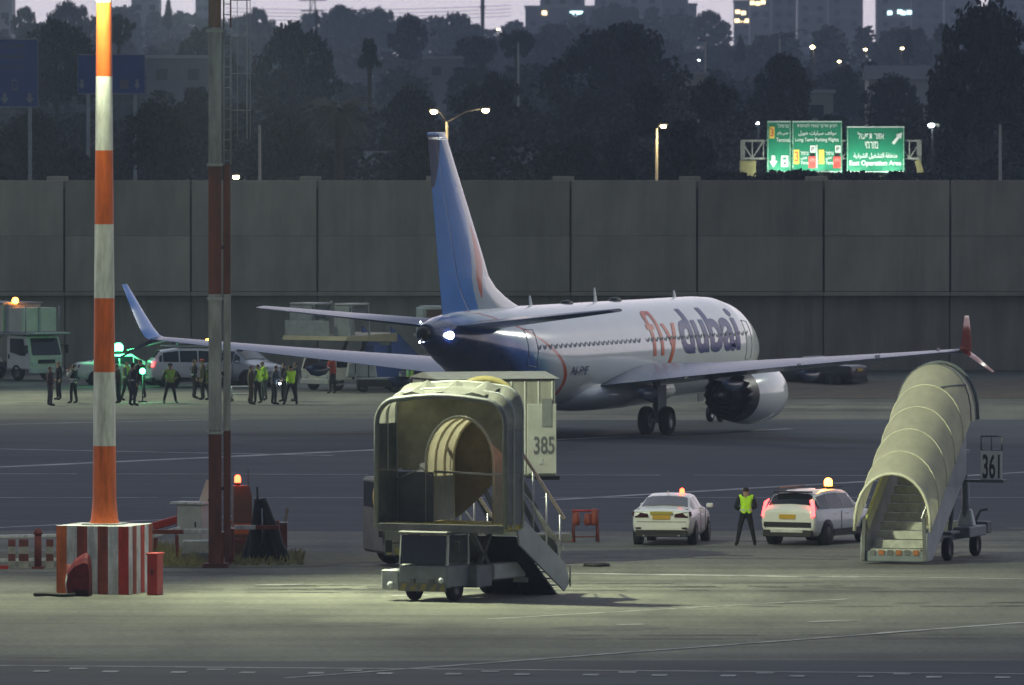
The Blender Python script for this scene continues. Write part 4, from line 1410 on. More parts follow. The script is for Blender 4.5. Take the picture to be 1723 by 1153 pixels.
MB().box((.12, 0, .22), (.08, 1.9, .3)).build('toe_plate', TRUCKG, Cc, bevel=.02)
for k in range(6):
    MB().box((.075, -.62 + k * .25, .33), (.03, .16, .14)).build('warning_block', mat('block_dull_orange', (.34, .12, .04), .7, 0, .25, 6) if k % 2 == 0 else TRUCKD, Cc)
for s_ in (1, -1):
    y = s_ * .93
    MB().prism([(.0, zf(0) + .55), (.0, .1), (.55, .1), (4.3, zf(4.3) - .80), (4.3, zf(4.3) + .62)], y - .035, y + .035).build('stair_side', STRB, Cc, bevel=.01)
    MB().tube([(.0, s_ * .80, zf(0) + .95), (4.2, s_ * .80, zf(4.2) + .95)], .04, 8).build('handrail', mat('rail_yellow_green', (.55, .55, .20), .5, 0, .15, 3) if s_ > 0 else STEEL, Cc)
    MB().bar((.04, s_ * .9, .1), (.04, s_ * .86, 1.3), .1, .1).build('gate_post', TRUCKD, Cc)
    MB().box((2.1, s_ * .86, zf(2.1) + .62), (4.3, .03, .5), T=Matrix.Rotation(-math.atan(slope), 4, 'Y')).build('rail_panel', CREAM, Cc)
HWC = 1.07
TUN = canvas('tunnel_canvas', (.66, .635, .48), .35, var=.1, bump=.1)
def arch(x, grow=0.0, tilt=0.0, base=.70, hgt=2.32):
    pts = []
    for k in range(17):
        q = math.pi * k / 16
        yy = (HWC + grow) * math.cos(q) * (1.02 if True else 1)
        zz = base + (hgt - base) * (math.sin(q) ** .8)
        pts.append(V((x + tilt * (zz - base), yy, zf(min(x, 4.3)) + zz + grow)))
    return pts
xs_ = [-.15, .75, 1.65, 2.55, 3.45, 4.3]
rings = []
for i in range(len(xs_) - 1):
    for k in range(5 + (1 if i == len(xs_) - 2 else 0)):
        t = k / 5
        x = xs_[i] + (xs_[i + 1] - xs_[i]) * t
        rings.append(arch(x, -.004 * math.sin(math.pi * t)))
MB().loft(rings, 0, closed=False).build('tunnel_cover', TUN, Cc, fix=False)
for i, x in enumerate(xs_):
    MB().tube(arch(x, .008), .022 if i else .05, 7).build('tunnel_hoop', mat('hoop_cream', (.74, .72, .56), .5, 0, .1, 3) if i < 5 else TRUCKG, Cc)
rings = [arch(4.34, 0, 0), arch(4.7, .0, 0)]
rg = [[p for j, p in enumerate(r) if 7 <= j] for r in rings]
MB().loft(rg, 0, closed=False).build('hood_cover', TUN, Cc, fix=False)
MB().tube(arch(4.95, .04), .05, 7).build('hood_hoop', TRUCKG, Cc)
rg = [[V((4.75 + .2 * t_, p.y, p.z)) for p in arch(4.75, .01) if p.y < -.35] for t_ in (0, 1)]
MB().loft(rg, 0, closed=False).build('hood_flap', CANV, Cc, fix=False)
MB().tube([arch(3.45, .03)[10], arch(4.3, .03)[13]], .03, 6).build('hood_brace', TRUCKG, Cc)
# platform side board with the number
sg = MB().box((4.6, -1.62, 2.62), (.06, .62, .86)).build('number_board', WHITE, Cc, bevel=.01)
lettering('fleet_number', '361', .50, .70, mat('number_ink', (.035, .037, .045), .6, 0, .2, 8), sg, (4.565, -1.62, 2.60), (math.pi / 2, 0, -math.pi / 2), .02)
for z in (3.05, 3.46):
    MB().tube([(4.6, -1.32, z), (4.6, -1.93, z)], .03, 6).build('board_frame', TRUCKG, Cc)
for y in (-1.32, -1.62, -1.93):
    MB().tube([(4.6, y, 3.05), (4.6, y, 3.46)], .025, 6).build('board_frame', TRUCKG, Cc)
MB().box((4.7, -1.4, 2.18), (.5, 1.2, .08)).build('platform_wing', TRUCKD, Cc)
# undercarriage
MB().box((4.1, .55, .62), (5.2, .14, .22)).box((4.1, -.55, .62), (5.2, .14, .22)).box((6.5, 0, .62), (.16, 1.3, .22)).box((1.7, 0, .62), (.16, 1.3, .22)).build('chassis_frame', TRUCKG, Cc)
MB().box((5.3, -.8, .72), (1.9, .5, .3)).build('side_locker', TRUCKG, Cc, bevel=.03)
MB().box((6.6, -.1, .78), (.5, 1.9, .34)).build('tail_box', TRUCKD, Cc, bevel=.03)
MB().box((2.7, -.93, .78), (.95, .3, .1)).build('mudguard', TRUCKD, Cc, bevel=.03)
wheel_set(Cc, (2.6, 5.7), .86, .33, .22)
MB().tube([(1.2, .55, .4), (1.2, .55, .1)], .05, 6).box((1.2, .55, .06), (.3, .3, .05)).build('jack_foot', DARK, Cc)
MB().tube([(5.2, -.7, .85), (5.2, -.7, 2.1)], .11, 10).tube([(5.2, -.7, 1.5), (5.2, -.7, 2.35)], .07, 8).build('lift_cylinder', TRUCKG, Cc)
MB().box((5.25, -.72, 1.1), (.4, .5, .5), top=(.6, .6)).build('pump_box', LGREY, Cc, bevel=.04)
MB().tube([(6.3, -.7, .95), (6.6, -.75, 1.25), (6.7, -.95, 1.3)], .05, 6).build('tow_arm', TRUCKD, Cc)
for (x0, x1) in ((2.2, 3.6), (4.2, 5.0)):
    for y in (-.5, .5):
        MB().bar((x0, y, .7), (x1, y, zf(min(x1, 4.1)) - .35), .1, .1).build('support_strut', TRUCKD, Cc)

# ---------------------------------------------- ambulift at the left edge
fx, fy = .66, -.75
F_ = V((fx, fy, 0)); Lf = V((-fy, fx, 0))
AM = thing('ambulift', 'white high-loader truck with a wheelchair symbol on its raised cabin and orange lamp on top', 'truck', G(31, 641) + Lf * .85, math.atan2(fy, fx))
CABW = mat('truck_cab_white', (.66, .67, .60), .4, 0, .08, 1.4, coat=.2)
BOXC = mat('lift_cabin_cream', (.66, .62, .47), .5, 0, .1, 1.4)
MB().prism([(-.75, .55), (1.0, .55), (1.08, 1.15), (.78, 2.12), (-.65, 2.2), (-.75, 2.0)], -.98, .98).build('cab', CABW, AM, bevel=.05)
MB().add([(1.075, -.86, 1.22), (1.075, .86, 1.22), (.83, .8, 2.02), (.83, -.8, 2.02), (1.095, -.86, 1.22), (1.095, .86, 1.22), (.85, .8, 2.02), (.85, -.8, 2.02)], [(3, 2, 1, 0), (4, 5, 6, 7), (0, 1, 5, 4), (1, 2, 6, 5), (2, 3, 7, 6), (3, 0, 4, 7)]).build('windscreen', GLASS, AM)
for s_ in (1, -1):
    MB().prism([(-.45, 1.35), (.35, 1.2), (.72, 1.2), (.70, 1.3), (.55, 2.0), (-.45, 2.0)], s_ * .97, s_ * 1.0).build('side_window', GLASS, AM)
    MB().box((-.55, s_ * .995, 1.15), (.09, .02, .2)).build('door_handle', BLACKM, AM)
    MB().box((1.05, s_ * .72, .82), (.1, .3, .16)).build('headlight', HEADL, AM)
    MB().bar((.85, s_ * 1.0, 1.7), (1.05, s_ * 1.22, 1.6), .03).box((1.06, s_ * 1.22, 1.5), (.06, .16, .4)).build('mirror', BLACKM, AM)
MB().box((1.02, 0, .5), (.22, 1.95, .26)).build('front_bumper', LGREY, AM, bevel=.03)
MB().box((1.07, 0, .92), (.05, 1.0, .18)).build('grille', BLACKM, AM)
MB().box((-2.6, 0, .72), (4.2, .9, .25)).build('chassis_frame', DARK, AM)
wheel_set(AM, (0, -3.6), .86, .40, .26)
MB().box((-2.9, 0, 2.95), (4.2, 2.3, 1.35)).build('lift_cabin', BOXC, AM, bevel=.04)
MB().box((-.9, 0, 2.24), (8.0 * .5, 2.4, .09)).build('cabin_deck', GREYP, AM)
MB().box((.6, 0, 2.27), (1.9, 2.1, .06)).build('front_platform', LGREY, AM)
fb = MB().box((.0, 0, 2.88), (1.0, 2.1, 1.15)).build('front_screen', mat('screen_green_white', (.58, .57, .48), .5, 0, .08, 2), AM, bevel=.02)
MB().box((.53, 0, 2.88), (.05, .12, 1.2)).build('screen_post', GREYP, AM)
MB().box((-2.9, 0, 3.66), (4.3, 2.4, .08)).build('cabin_roof', GREYP, AM)
MB().tube([(.75, -1.0, 2.3), (.75, -1.0, 3.55)], .03, 6).build('corner_rail', STEEL, AM)
MB().tube([(.75, 1.0, 2.3), (.75, 1.0, 3.55)], .03, 6).build('corner_rail', STEEL, AM)
for (x0, x1) in ((-1.2, -3.8), (-3.8, -1.2)):
    MB().bar((x0, -.8, .9), (x1, -.8, 2.2), .14, .1).build('scissor_arm', BOXC, AM)
MB().sphere((-.55, -.6, 3.78), .16, 10).build('roof_lamp', ORANGE_GLOW, AM)
MB().tube([(-.55, -.6, 3.45), (-.55, -.6, 3.68)], .05, 6).build('lamp_post', GREYP, AM)
MB().box((-.62, -.9, 2.95), (.3, .3, 1.3)).build('cabin_pillar', GREYP, AM, bevel=.02)
# wheelchair symbol: head, body, wheel ring
sy = -1.165
sym = MB()
cx_, cz_ = -1.35, 2.86
sym.lathe([(.001, 0), (.07, 0), (.07, .012), (.001, .012)], 12, 0, Matrix.Translation((cx_ + .02, sy, cz_ + .42)) @ Matrix.Rotation(math.pi / 2, 4, 'X'))
sym.bar((cx_ + .02, sy - .006, cz_ + .34), (cx_ - .02, sy - .006, cz_ + .02), .012, .075)
sym.bar((cx_ - .05, sy - .006, cz_ + .02), (cx_ + .2, sy - .006, cz_ + .02), .012, .07)
sym.bar((cx_ + .19, sy - .006, cz_ + .02), (cx_ + .27, sy - .006, cz_ - .25), .012, .07)
sym.bar((cx_ + .0, sy - .006, cz_ + .2), (cx_ + .16, sy - .006, cz_ + .2), .012, .05)
ringp = [V((cx_ + .0 + .24 * math.cos(q), sy - .006, cz_ - .1 + .24 * math.sin(q))) for q in [R(110) + R(250) * k / 14 for k in range(15)]]
for k in range(14):
    sym.bar(ringp[k], ringp[k + 1], .012, .045)
sym.build('wheelchair_symbol', BLACKM, AM)

# ---------------------------------------------- blue stair truck by the wall, left of the tail
fx, fy = -.62, -.78
BL = thing('stair_truck', 'far stair truck with white cab, cream deck and blue stair side behind the left wing', 'stair truck', G(548, 657), math.atan2(fy, fx))
MB().prism([(-.9, .45), (.7, .45), (.78, .95), (.45, 1.75), (-.9, 1.8)], -.85, .85).build('cab', CABW, BL, bevel=.05)
MB().add([(.775, -.72, 1.0), (.775, .72, 1.0), (.50, .66, 1.66), (.50, -.66, 1.66), (.795, -.72, 1.0), (.795, .72, 1.0), (.52, .66, 1.66), (.52, -.66, 1.66)], [(3, 2, 1, 0), (4, 5, 6, 7), (0, 1, 5, 4), (1, 2, 6, 5), (2, 3, 7, 6), (3, 0, 4, 7)]).build('windscreen', GLASS, BL)
for s_ in (1, -1):
    MB().box((-.2, s_ * .86, 1.35), (.9, .02, .6)).build('side_window', GLASS, BL)
    MB().box((.74, s_ * .6, .68), (.08, .24, .14)).build('headlight', HEADL, BL)
MB().box((.72, 0, .42), (.2, 1.7, .24)).build('front_bumper', LGREY, BL, bevel=.03)
MB().box((-2.3, 0, .6), (4.6, .8, .22)).build('chassis_frame', DARK, BL)
wheel_set(BL, (0, -3.6), .72, .36, .24)
DKC = mat('deck_cream', (.40, .365, .23), .6, 0, .15, 2)
MB().prism([(1.1, 2.30), (1.0, 2.5), (-2.6, 2.62), (-2.6, 2.2)], -1.7, 2.1).build('deck', DKC, BL, bevel=.02)
MB().prism([(.9, 2.5), (.9, 3.15), (-2.0, 3.15), (-2.0, 2.55)], -1.62, -1.55).build('deck_screen', GREYP, BL)
MB().prism([(.95, 2.5), (1.0, 3.2), (.92, 3.2), (.88, 2.5)], -1.6, 1.0).build('deck_screen', GREYP, BL)
for (y0, y1) in ((-1.55, -.2), (1.1, 2.0)):
    for x in (.7, -.7):
        for y in (y0, y1):
            MB().bar((x, y, 2.5), (x * .85, y, 3.92), .06).build('canopy_post', GREYP, BL)
    MB().box((0, (y0 + y1) / 2, 3.96), (1.35, (y1 - y0) * 1.02, .07)).build('canopy_roof', LGREY, BL)
    MB().box((0, y1, 3.55), (1.3, .03, .5)).build('canopy_glazing', mat('dusty_glass', (.10, .12, .13), .2, 0, .3, 2), BL)
    MB().box((.70, (y0 + y1) / 2, 3.2), (.03, (y1 - y0) * .96, 1.35)).build('canopy_panel', GREYP, BL)
    MB().box((0, y0, 3.2), (1.3, .03, 1.35)).build('canopy_panel', GREYP, BL)
MB().prism([(.3, 2.6), (-.5, 3.95), (-1.3, 3.95), (-1.9, 2.6)], -.15, -.10).build('canopy_flap', CANV, BL)
for y in (.35, 2.05):
    MB().prism([(-2.2, 2.9), (-2.2, 1.7), (-4.9, .12), (-5.1, .3), (-5.0, 1.0)], y - .03, y + .03).build('stair_side', BLUE_L, BL)
for k in range(9):
    MB().box((-2.4 - k * .28, 1.2, 2.2 - k * .24), (.27, 1.6, .05)).build('step', STEEL, BL)
MB().box((-2.0, 1.9, 1.3), (1.8, .06, 1.5)).build('lower_side', BLUE_L, BL)
for y in (-.5, .6):
    MB().bar((-1.2, y, .7), (-2.2, y, 2.3), .12, .1).build('lift_arm', DARK, BL)
MB().sphere((-.4, .0, 4.02), .06, 6).build('roof_lamp', HEADL, BL)

# hood of another stair unit just left of the tail
HS = thing('stair_truck', 'pale stair truck hood rising behind the fuselage just left of the tail fin', 'stair truck', G(770, 655), R(190))
MB().box((1.2, 0, 3.15), (1.15, 1.9, 1.2)).build('hood_box', mat('hood_green_white', (.47, .52, .45), .6, 0, .2, 2), HS, bevel=.04)
MB().box((1.2, 0, 3.78), (.9, 1.5, .08)).build('hood_roof', LGREY, HS)
MB().box((1.2, .96, 3.5), (.8, .02, .35)).build('hood_window', mat('hood_brown', (.16, .10, .08), .6, 0, .2, 3), HS)
MB().box((.6, 0, 2.48), (2.6, 1.8, .12)).build('platform_floor', GREYP, HS)
MB().box((-.2, 0, .6), (3.6, .8, .24)).build('chassis_frame', DARK, HS)
for y in (-.5, .5):
    MB().bar((-.6, y, .7), (.4, y, 2.4), .12, .1).build('lift_arm', DARK, HS)
for y in (-.8, .8):
    MB().prism([(-.7, 2.7), (-.7, 2.1), (-3.2, .12), (-3.3, .6)], y - .03, y + .03).build('stair_side', STRB, HS)
for k in range(8):
    MB().box((-.85 - k * .29, 0, 2.2 - k * .25), (.28, 1.5, .05)).build('step', STEEL, HS)
MB().box((1.0, 0, 1.1), (1.2, 1.6, 1.0)).build('cab', DARK, HS, bevel=.06)
wheel_set(HS, (1.0, -1.5), .7, .36, .24)

# flat baggage cart and its load
BC = thing('baggage_cart', 'low dark flatbed cart hitched behind the white cab of the far stair truck', 'cart', G(636, 660), R(4))
MB().box((0, 0, .62), (2.1, 1.3, .09)).build('bed', GREYP, BC, bevel=.01)
MB().box((0, -.62, .42), (2.0, .06, .34)).build('side_skirt', DARK, BC)
for x in (1.02, -1.02):
    MB().box((x, 0, .74), (.05, 1.3, .2)).build('end_board', GREYP, BC)
wheel_set(BC, (.7, -.7), .55, .24, .16)
MB().bar((-1.0, 0, .45), (-2.1, 0, .3), .07).build('tow_bar', STEEL, BC)
bxl = thing('cargo_box', 'grey wrapped box lying on the flatbed cart', 'box', G(636, 660) + V((-.75, .2, .67)), R(4))
MB().box((0, 0, .34), (1.4, .9, .68), top=(.86, .9)).build('wrapped_load', GREYP, bxl, bevel=.05)
MB().box((-.3, 0, .36), (.05, .93, .7), top=(1, .9)).build('strap', DARK, bxl)
MB().box((.3, 0, .36), (.05, .93, .7), top=(1, .9)).build('strap', DARK, bxl)
tr = thing('luggage_trolley', 'small grey luggage trolley beside the people right of the ladder mast', 'trolley', G(405, 676), R(10))
MB().box((0, 0, .32), (.95, .55, .05)).build('shelf', LGREY, tr)
MB().box((0, 0, .66), (.85, .5, .05)).build('shelf', LGREY, tr)
for x in (-.42, .42):
    for y in (-.22, .22):
        MB().tube([(x, y, .12), (x, y, .9 if x > 0 else .7)], .025, 6).build('upright', STEEL, tr)
        wheel(tr, (x, y, .08), .08, .04, seg=10)

# ================================================================ MASTS AND FLOODLIGHTS
POLE_O = mat('mast_orange', (.66, .13, .025), .5, 0, .1, 3, stretch=(1, 1, .3))
POLE_W = mat('mast_white', (.70, .72, .68), .5, 0, .1, 3, stretch=(1, 1, .3))
POLE_R = mat('mast_red_brown', (.15, .04, .03), .6, 0, .25, 3, stretch=(1, 1, .3))
POLE_G = mat('mast_grey_white', (.33, .34, .345), .6, 0, .2, 3, stretch=(1, 1, .3))
BLK_W = mat('block_white', (.66, .67, .68), .75, 0, .22, 2.2)
BLK_R = mat('block_red', (.50, .045, .03), .7, 0, .15, 3)
BLK_D = mat('block_faded_red', (.30, .07, .045), .75, 0, .2, 3)
BLK_O = mat('block_orange', (.62, .15, .04), .7, 0, .15, 3)
FLOOD = (.94, 1.0, .64)
LENS = mat('floodlight_lens', (1, 1, .9), .3, 0, 0, es=30, ecol=FLOOD)

MA = thing('floodlight_mast', 'orange and white banded floodlight mast on a red and white striped block', 'mast', G(176, 997), 0)
hb, wb = 1.79, 2.0
for m_ in (POLE_O, POLE_W, POLE_R, POLE_G, BLK_W, BLK_R, BLK_D, BLK_O):
    weather(m_, .05, .38, 2.2, (2.2, 2.2, .35))
RB = Matrix.Rotation(R(-16), 4, 'Z')
blk = MB()
for f in range(4):
    Fm = RB @ Matrix.Rotation(f * math.pi / 2, 4, 'Z')
    n_ = 7 if f % 2 == 0 else 6
    for k in range(n_):
        x0, x1 = -wb / 2 + wb * k / n_, -wb / 2 + wb * (k + 1) / n_
        m_ = [3, 0, 2, 0, 2, 0, 1][k] if f == 0 else [0, 2, 0, 1, 0, 2][k] if f == 1 else (0 if k % 2 else 1)
        blk.add([(x0, -wb / 2, 0), (x1, -wb / 2, 0), (x1, -wb / 2, hb), (x0, -wb / 2, hb)], [(0, 1, 2, 3)], m_, False, Fm)
blk.add([(-wb / 2, -wb / 2, hb), (wb / 2, -wb / 2, hb), (wb / 2, wb / 2, hb), (-wb / 2, wb / 2, hb)], [(0, 1, 2, 3)], 0, False, RB)
blk.build('base_block', [BLK_W, BLK_R, BLK_D, BLK_O], MA)
MB().box((0, 0, hb + .02), (.95, .95, .04), rz=R(-16)).build('base_plate', POLE_W, MA)
zt = hb + .04
MB().lathe([(.40, zt), (.36, zt + .12), (.33, zt + .4), (.315, zt + .6)], 12, 0).build('pole_foot', POLE_O, MA)
zb = zt + .55
zs_ = [zb] + [hb + .13 + 1.945 * k for k in range(1, 9)] + [17.6]
rad = lambda z: .315 - (z - 2) / 15 * .125
for k in range(len(zs_) - 1):
    z0, z1 = zs_[k], zs_[k + 1]
    MB().lathe([(rad(z0), z0), (rad(z1), z1)], 14, 0).build('pole_section', POLE_O if k % 2 == 0 else POLE_W, MA)
MB().box((0, 0, 17.2), (2.6, .12, .12)).box((0, 0, 17.2), (.12, 2.2, .12)).build('crossarm', LGREY, MA)
for (x, y, aim) in ((-1.1, -.15, (-.4, -.7)), (1.1, -.15, (.6, -.4)), (-1.1, .25, (-.6, .6)), (1.1, .25, (.7, .7)), (.15, -1.0, (.1, -.9)), (.15, 1.0, (.2, .9))):
    h_ = MB().box((x, y, 17.0), (.42, .42, .26), top=(.6, .6)).build('floodlight_head', GREYP, MA, bevel=.02)
    MB().box((x, y, 16.86), (.36, .36, .02)).build('lens', LENS, h_)
P_A = 9600
lamp('flood_lamp', 'SPOT', (1.3, -.4, 16.8), P_A * 3.6, FLOOD, .25, aim=(13, -2, 0), spot=R(92), parent=MA, blend=1.0)
lamp('flood_lamp', 'SPOT', (1.1, .6, 16.8), 24000, FLOOD, .25, aim=(25, 23, 0), spot=R(64), parent=MA, blend=1.0)
lamp('flood_lamp', 'SPOT', (-1.3, -.4, 16.8), P_A * 2.0, FLOOD, .25, aim=(-12, -1, 0), spot=R(92), parent=MA, blend=1.0)
lamp('flood_lamp', 'SPOT', (.3, -1.3, 16.8), P_A * 1.3, FLOOD, .25, aim=(4, -13, 0), spot=R(92), parent=MA, blend=1.0)
lamp('flood_lamp', 'SPOT', (-.3, -1.0, 16.8), P_A * .42, FLOOD, .25, aim=(1.0, -1.0, 0), spot=R(165), parent=MA, blend=.6)

# red hooded cover and red box at the block
ex_ = thing('extinguisher_cover', 'dark red hooded fire extinguisher cover standing before the striped block', 'cover', G(135, 1003), R(-10))
pol_ = [(-.30, .05), (-.32, .40), (-.29, .76), (-.12, .98), (.14, 1.13), (.24, 1.09), (.28, .85), (.29, .05)]
mb = MB()
rings = []
for k in range(7):
    y_ = -.24 + .48 * k / 6
    sq = 1 - .22 * abs(k / 3 - 1) ** 2
    rings.append([V((x * (.9 + .1 * sq) + .03 * noise.noise(V((x * 4, y_ * 6, z * 3))), y_, z * sq + .03 * noise.noise(V((x * 5, z * 5, y_ * 5))))) for x, z in pol_])
mb.loft(rings, 0, caps=True, smooth=False)
mb.build('hood', mat('hood_dark_red', (.13, .010, .016), .7, 0, .3, 5, bump=.3), ex_)
MB().box((.05, -.02, .1), (.46, .44, .2)).build('base', BLACKM, ex_, bevel=.02)
MB().tube([(-.34, .1, .7), (-.38, 0, .35), (-.33, -.05, .05)], .03, 6).build('hose_shape', POLE_W, ex_)
MB().tube([(-.3, .1, .82), (-.3, .1, .1)], .09, 10).build('cylinder', DKRED, ex_)
rb = thing('equipment_box', 'bright red upright equipment box against the right side of the striped block', 'box', G(261, 1001), R(-16))
MB().box((0, 0, .53), (.28, .5, 1.06)).build('case', REDP, rb, bevel=.015)
MB().box((.0, 0, 1.08), (.34, .56, .05)).build('lid', REDP, rb, bevel=.01)
MB().box((0, -.26, .6), (.04, .02, .14)).build('latch', DARK, rb)
hs = MB().tube([G(58, 1004) + V((0, 0, .05)), G(80, 1003) + V((0, 0, .05)), G(105, 1005) + V((0, 0, .05)), G(126, 1004) + V((0, 0, .05))], .05, 6).build('hose_shape', BLACKM)  # thin dark tube laid in place of the block's shadow
tag(hs, 'black tube standing in for the thin shadow on the ground left of the striped block', 'hose_shape')

# second mast with ladder
MBm = thing('ladder_mast', 'red and grey banded square mast with a caged ladder on its right side', 'mast', G(364, 955), 0)
band = [0, 3.80, 7.6, 11.2, 15.0, 18.9]
for k in range(5):
    m_ = POLE_R if k % 2 == 0 else POLE_G
    z0, z1 = band[k], band[k + 1]
    MB().box((-.03, 0, (z0 + z1) / 2), (.36 - .004 * k, .36, z1 - z0)).build('mast_section', m_, MBm, bevel=.012)
    if k < 3:
        MB().box((.30, .04, (z0 + z1) / 2 + (.15 if k == 0 else 0)), (.20, .22, z1 - z0 - (.3 if k == 0 else 0))).build('cable_duct', m_, MBm, bevel=.01)
    if k >= 3:
        for dx in (.22, .41):
            MB().tube([(dx, -.05, z0 + .0), (dx, -.05, z1)], .022, 6).build('ladder_rail', m_ if k == 4 else POLE_G, MBm)
for k in range(26):
    MB().tube([(.22, -.05, 11.3 + k * .29), (.41, -.05, 11.3 + k * .29)], .014, 5).build('rung', POLE_G, MBm)
for k in range(5):
    z = 12.7 + k * 1.02
    MB().tube([(.41, -.05, z), (.60, -.28, z), (.86, -.25, z), (.95, 0, z), (.86, .25, z), (.60, .28, z), (.41, .05, z)], .018, 5).build('cage_hoop', POLE_G, MBm)
for (x, y) in ((.60, -.28), (.86, -.25), (.95, 0), (.86, .25)):
    MB().tube([(x, y, 11.9), (x, y, 17)], .010, 5).build('cage_bar', GREYP, MBm)
for k in range(4):
    MB().box((-.03, 0, 3.75 + k * 3.72), (.44, .44, .08)).build('flange', GREYP, MBm)
MB().box((-.02, 0, .06), (.7, .7, .12)).build('base_plate', POLE_R, MBm)
for z in (2.2, 5.4, 8.9):
    MB().box((.16, -.08, z), (.12, .1, .1)).build('duct_clip', DARK, MBm)

# floodlight masts beyond the sides of the picture whose pools of light reach the far apron
def flood_far(loc, label, aims, power):
    t = dup(MA, label, loc, 0)
    t['group'] = 'floodlight masts outside the view'
    for c in list(t.children):
        if c.type == 'LIGHT':
            bpy.data.objects.remove(c)
        else:
            for g_ in list(c.children):
                if g_.name.startswith('lens'):
                    bpy.data.objects.remove(g_)
    t.scale = (1, 1, 1.35)
    for k, a in enumerate(aims):
        lamp('flood_lamp', 'SPOT', V(loc) + V((0, -.8, 22.3)), power, FLOOD, .4, aim=a, spot=R(84), blend=.9)
    if loc[0] > 0:
        lamp('flood_lamp', 'SPOT', V(loc) + V((-.5, -.8, 22.8)), 30000, (.96, 1, .86), .5, aim=V(plane_loc) + V((2, 2, 3)), spot=R(52), blend=1.0)  # extra spot added to brighten the airliner's right side
    return t

flood_far((-31, 424, 0), 'tall banded floodlight mast far left near the wall, outside the frame', [(-17, 408, 0)], 36000)
flood_far((45, 398, 0), 'tall banded floodlight mast far right near the wall, outside the frame', [(24, 402, 0)], 20000)

# ================================================================ BARRIERS AND CLUTTER ROUND THE LADDER MAST
def striped_post(root, p, h, w, mats_, n=4, name='post'):
    mb = MB()
    for k in range(n):
        mb.box((p[0], p[1], h * (k + .5) / n), (w, w, h / n), k % 2)
    return mb.build(name, mats_, root)

o_ = G(40, 956)
LB = thing('barrier_rail', 'white rail on red and white striped posts left of the striped block', 'barrier', o_)
for px in (-60, 20, 40, 84):
    p = G(px, 956) - o_
    striped_post(LB, p, .80, .20 if px != 40 else .26, [mat('barrier_pale', (.34, .33, .31), .8, 0, .3, 4), mat('barrier_maroon', (.16, .05, .045), .8, 0, .3, 4)], 4)
p0, p1 = G(-120, 956) - o_, G(96, 952) - o_
MB().bar(p0 + V((0, 0, .84)), p1 + V((0, 0, .84)), .22, .09).build('rail', BLK_W, LB, bevel=.01)
MB().bar(p0 + V((0, .5, .16)), p1 + V((0, .5, .16)), .1, .08).build('rail', BLK_W, LB)
MB().bar(G(-60, 960) - o_ + V((0, -.2, .1)), G(15, 960) - o_ + V((0, -.2, .1)), .12, .1).build('rail', REDP, LB)
bo = thing('bollard', 'rusty brown bollard with a cap beside the striped rail posts', 'bollard', G(64, 957))
MB().tube([(0, 0, 0), (0, 0, .95)], .10, 10).build('shaft', DKRED, bo)
MB().lathe([(.001, 1.13), (.09, 1.1), (.13, 1.0), (.13, .95), (.001, .95)], 10).build('cap', DKRED, bo)
MB().box((0, 0, .03), (.34, .34, .06)).build('foot', DKRED, bo)

o_ = G(330, 954)
RB_ = thing('barrier_rail', 'red and white rail on stout red posts around the foot of the ladder mast', 'barrier', o_)
for (px, py, w, h) in ((368, 955, .28, .98), (386, 950, .26, 1.0), (477, 936, .22, .95)):
    p = G(px, py) - o_
    MB().box((p.x, p.y, h / 2), (w, w, h)).build('post', DKRED, RB_, bevel=.02)
    MB().box((p.x, p.y, h + .012), (w + .03, w + .03, .024)).build('post_cap', LGREY, RB_)
def seg(px0, px1, py, z, m, w=.14, h=.12, dy=0.0):
    a, b = G(px0, py) - o_, G(px1, py) - o_
    MB().bar(a + V((0, dy, z)), b + V((0, dy, z)), w, h).build('rail', m, RB_, bevel=.01)
seg(250, 309, 951, .93, DKRED); seg(309, 360, 951, .95, BLK_W); seg(394, 430, 946, .98, BLK_W); seg(430, 470, 946, .98, DKRED)
seg(385, 470, 930, .85, BLK_D, dy=.3); seg(390, 468, 940, .5, DKRED)
cbk = thing('concrete_block', 'low white concrete barrier block under the red and white rail', 'concrete block', G(335, 948), R(2))
MB().box((0, 0, .44), (.92, .5, .42)).build('upper_block', mat('old_white_concrete', (.42, .43, .42), .85, 0, .2, 3), cbk, bevel=.03)
MB().box((0, -.02, .17), (1.0, .62, .26)).build('plinth', mat('old_concrete', (.24, .23, .20), .9, 0, .3, 3), cbk, bevel=.03)
MB().box((.1, -.27, .28), (.8, .06, .1)).build('kerb_edge', BLK_W, cbk)
cab_ = thing('utility_cabinet', 'white metal cabinet with rusty red left side behind the rail', 'cabinet', G(326, 935), R(-24))
MB().box((0, 0, .74), (.78, .6, 1.48)).build('case', mat('cabinet_white', (.52, .54, .52), .6, 0, .12, 2), cab_, bevel=.02)
MB().box((-.4, 0, .8), (.02, .56, 1.2)).build('side_plate', BLK_D, cab_)
MB().box((-.05, 0, 1.51), (1.05, .75, .06)).build('lid', BLK_W, cab_)
MB().box((.2, -.31, .9), (.04, .03, .16)).build('handle', DARK, cab_)
tp = thing('leaning_board', 'small white board leaning on top of the white cabinet', 'board', G(338, 935) + V((.06, .1, 1.54)), R(8))
MB().prism([(-.12, 0), (.12, 0), (.36, .62), (.10, .62)], -.02, .02).build('board', mat('panel_pale', (.55, .60, .52), .6, 0, .1, 3), tp)
MB().bar((.15, .03, 0), (.34, .03, .6), .03).build('stay', DARK, tp)
wc = thing('warning_light_post', 'brown-red box with a glowing red lamp on top right of the ladder mast', 'warning light', G(407, 938), R(6))
MB().prism([(-.27, .0), (.30, .0), (.27, 1.75), (.2, 2.05), (-.25, 2.05)], -.25, .25).build('case', mat('case_red_brown', (.17, .065, .045), .6, 0, .2, 3), wc, bevel=.02)
MB().box((.0, -.26, .82), (.5, .04, .3)).build('warning_panel', ORANGE, wc)
MB().tube([(-.12, 0, 2.05), (-.12, 0, 2.13)], .08, 8).build('lamp_base', DARK, wc)
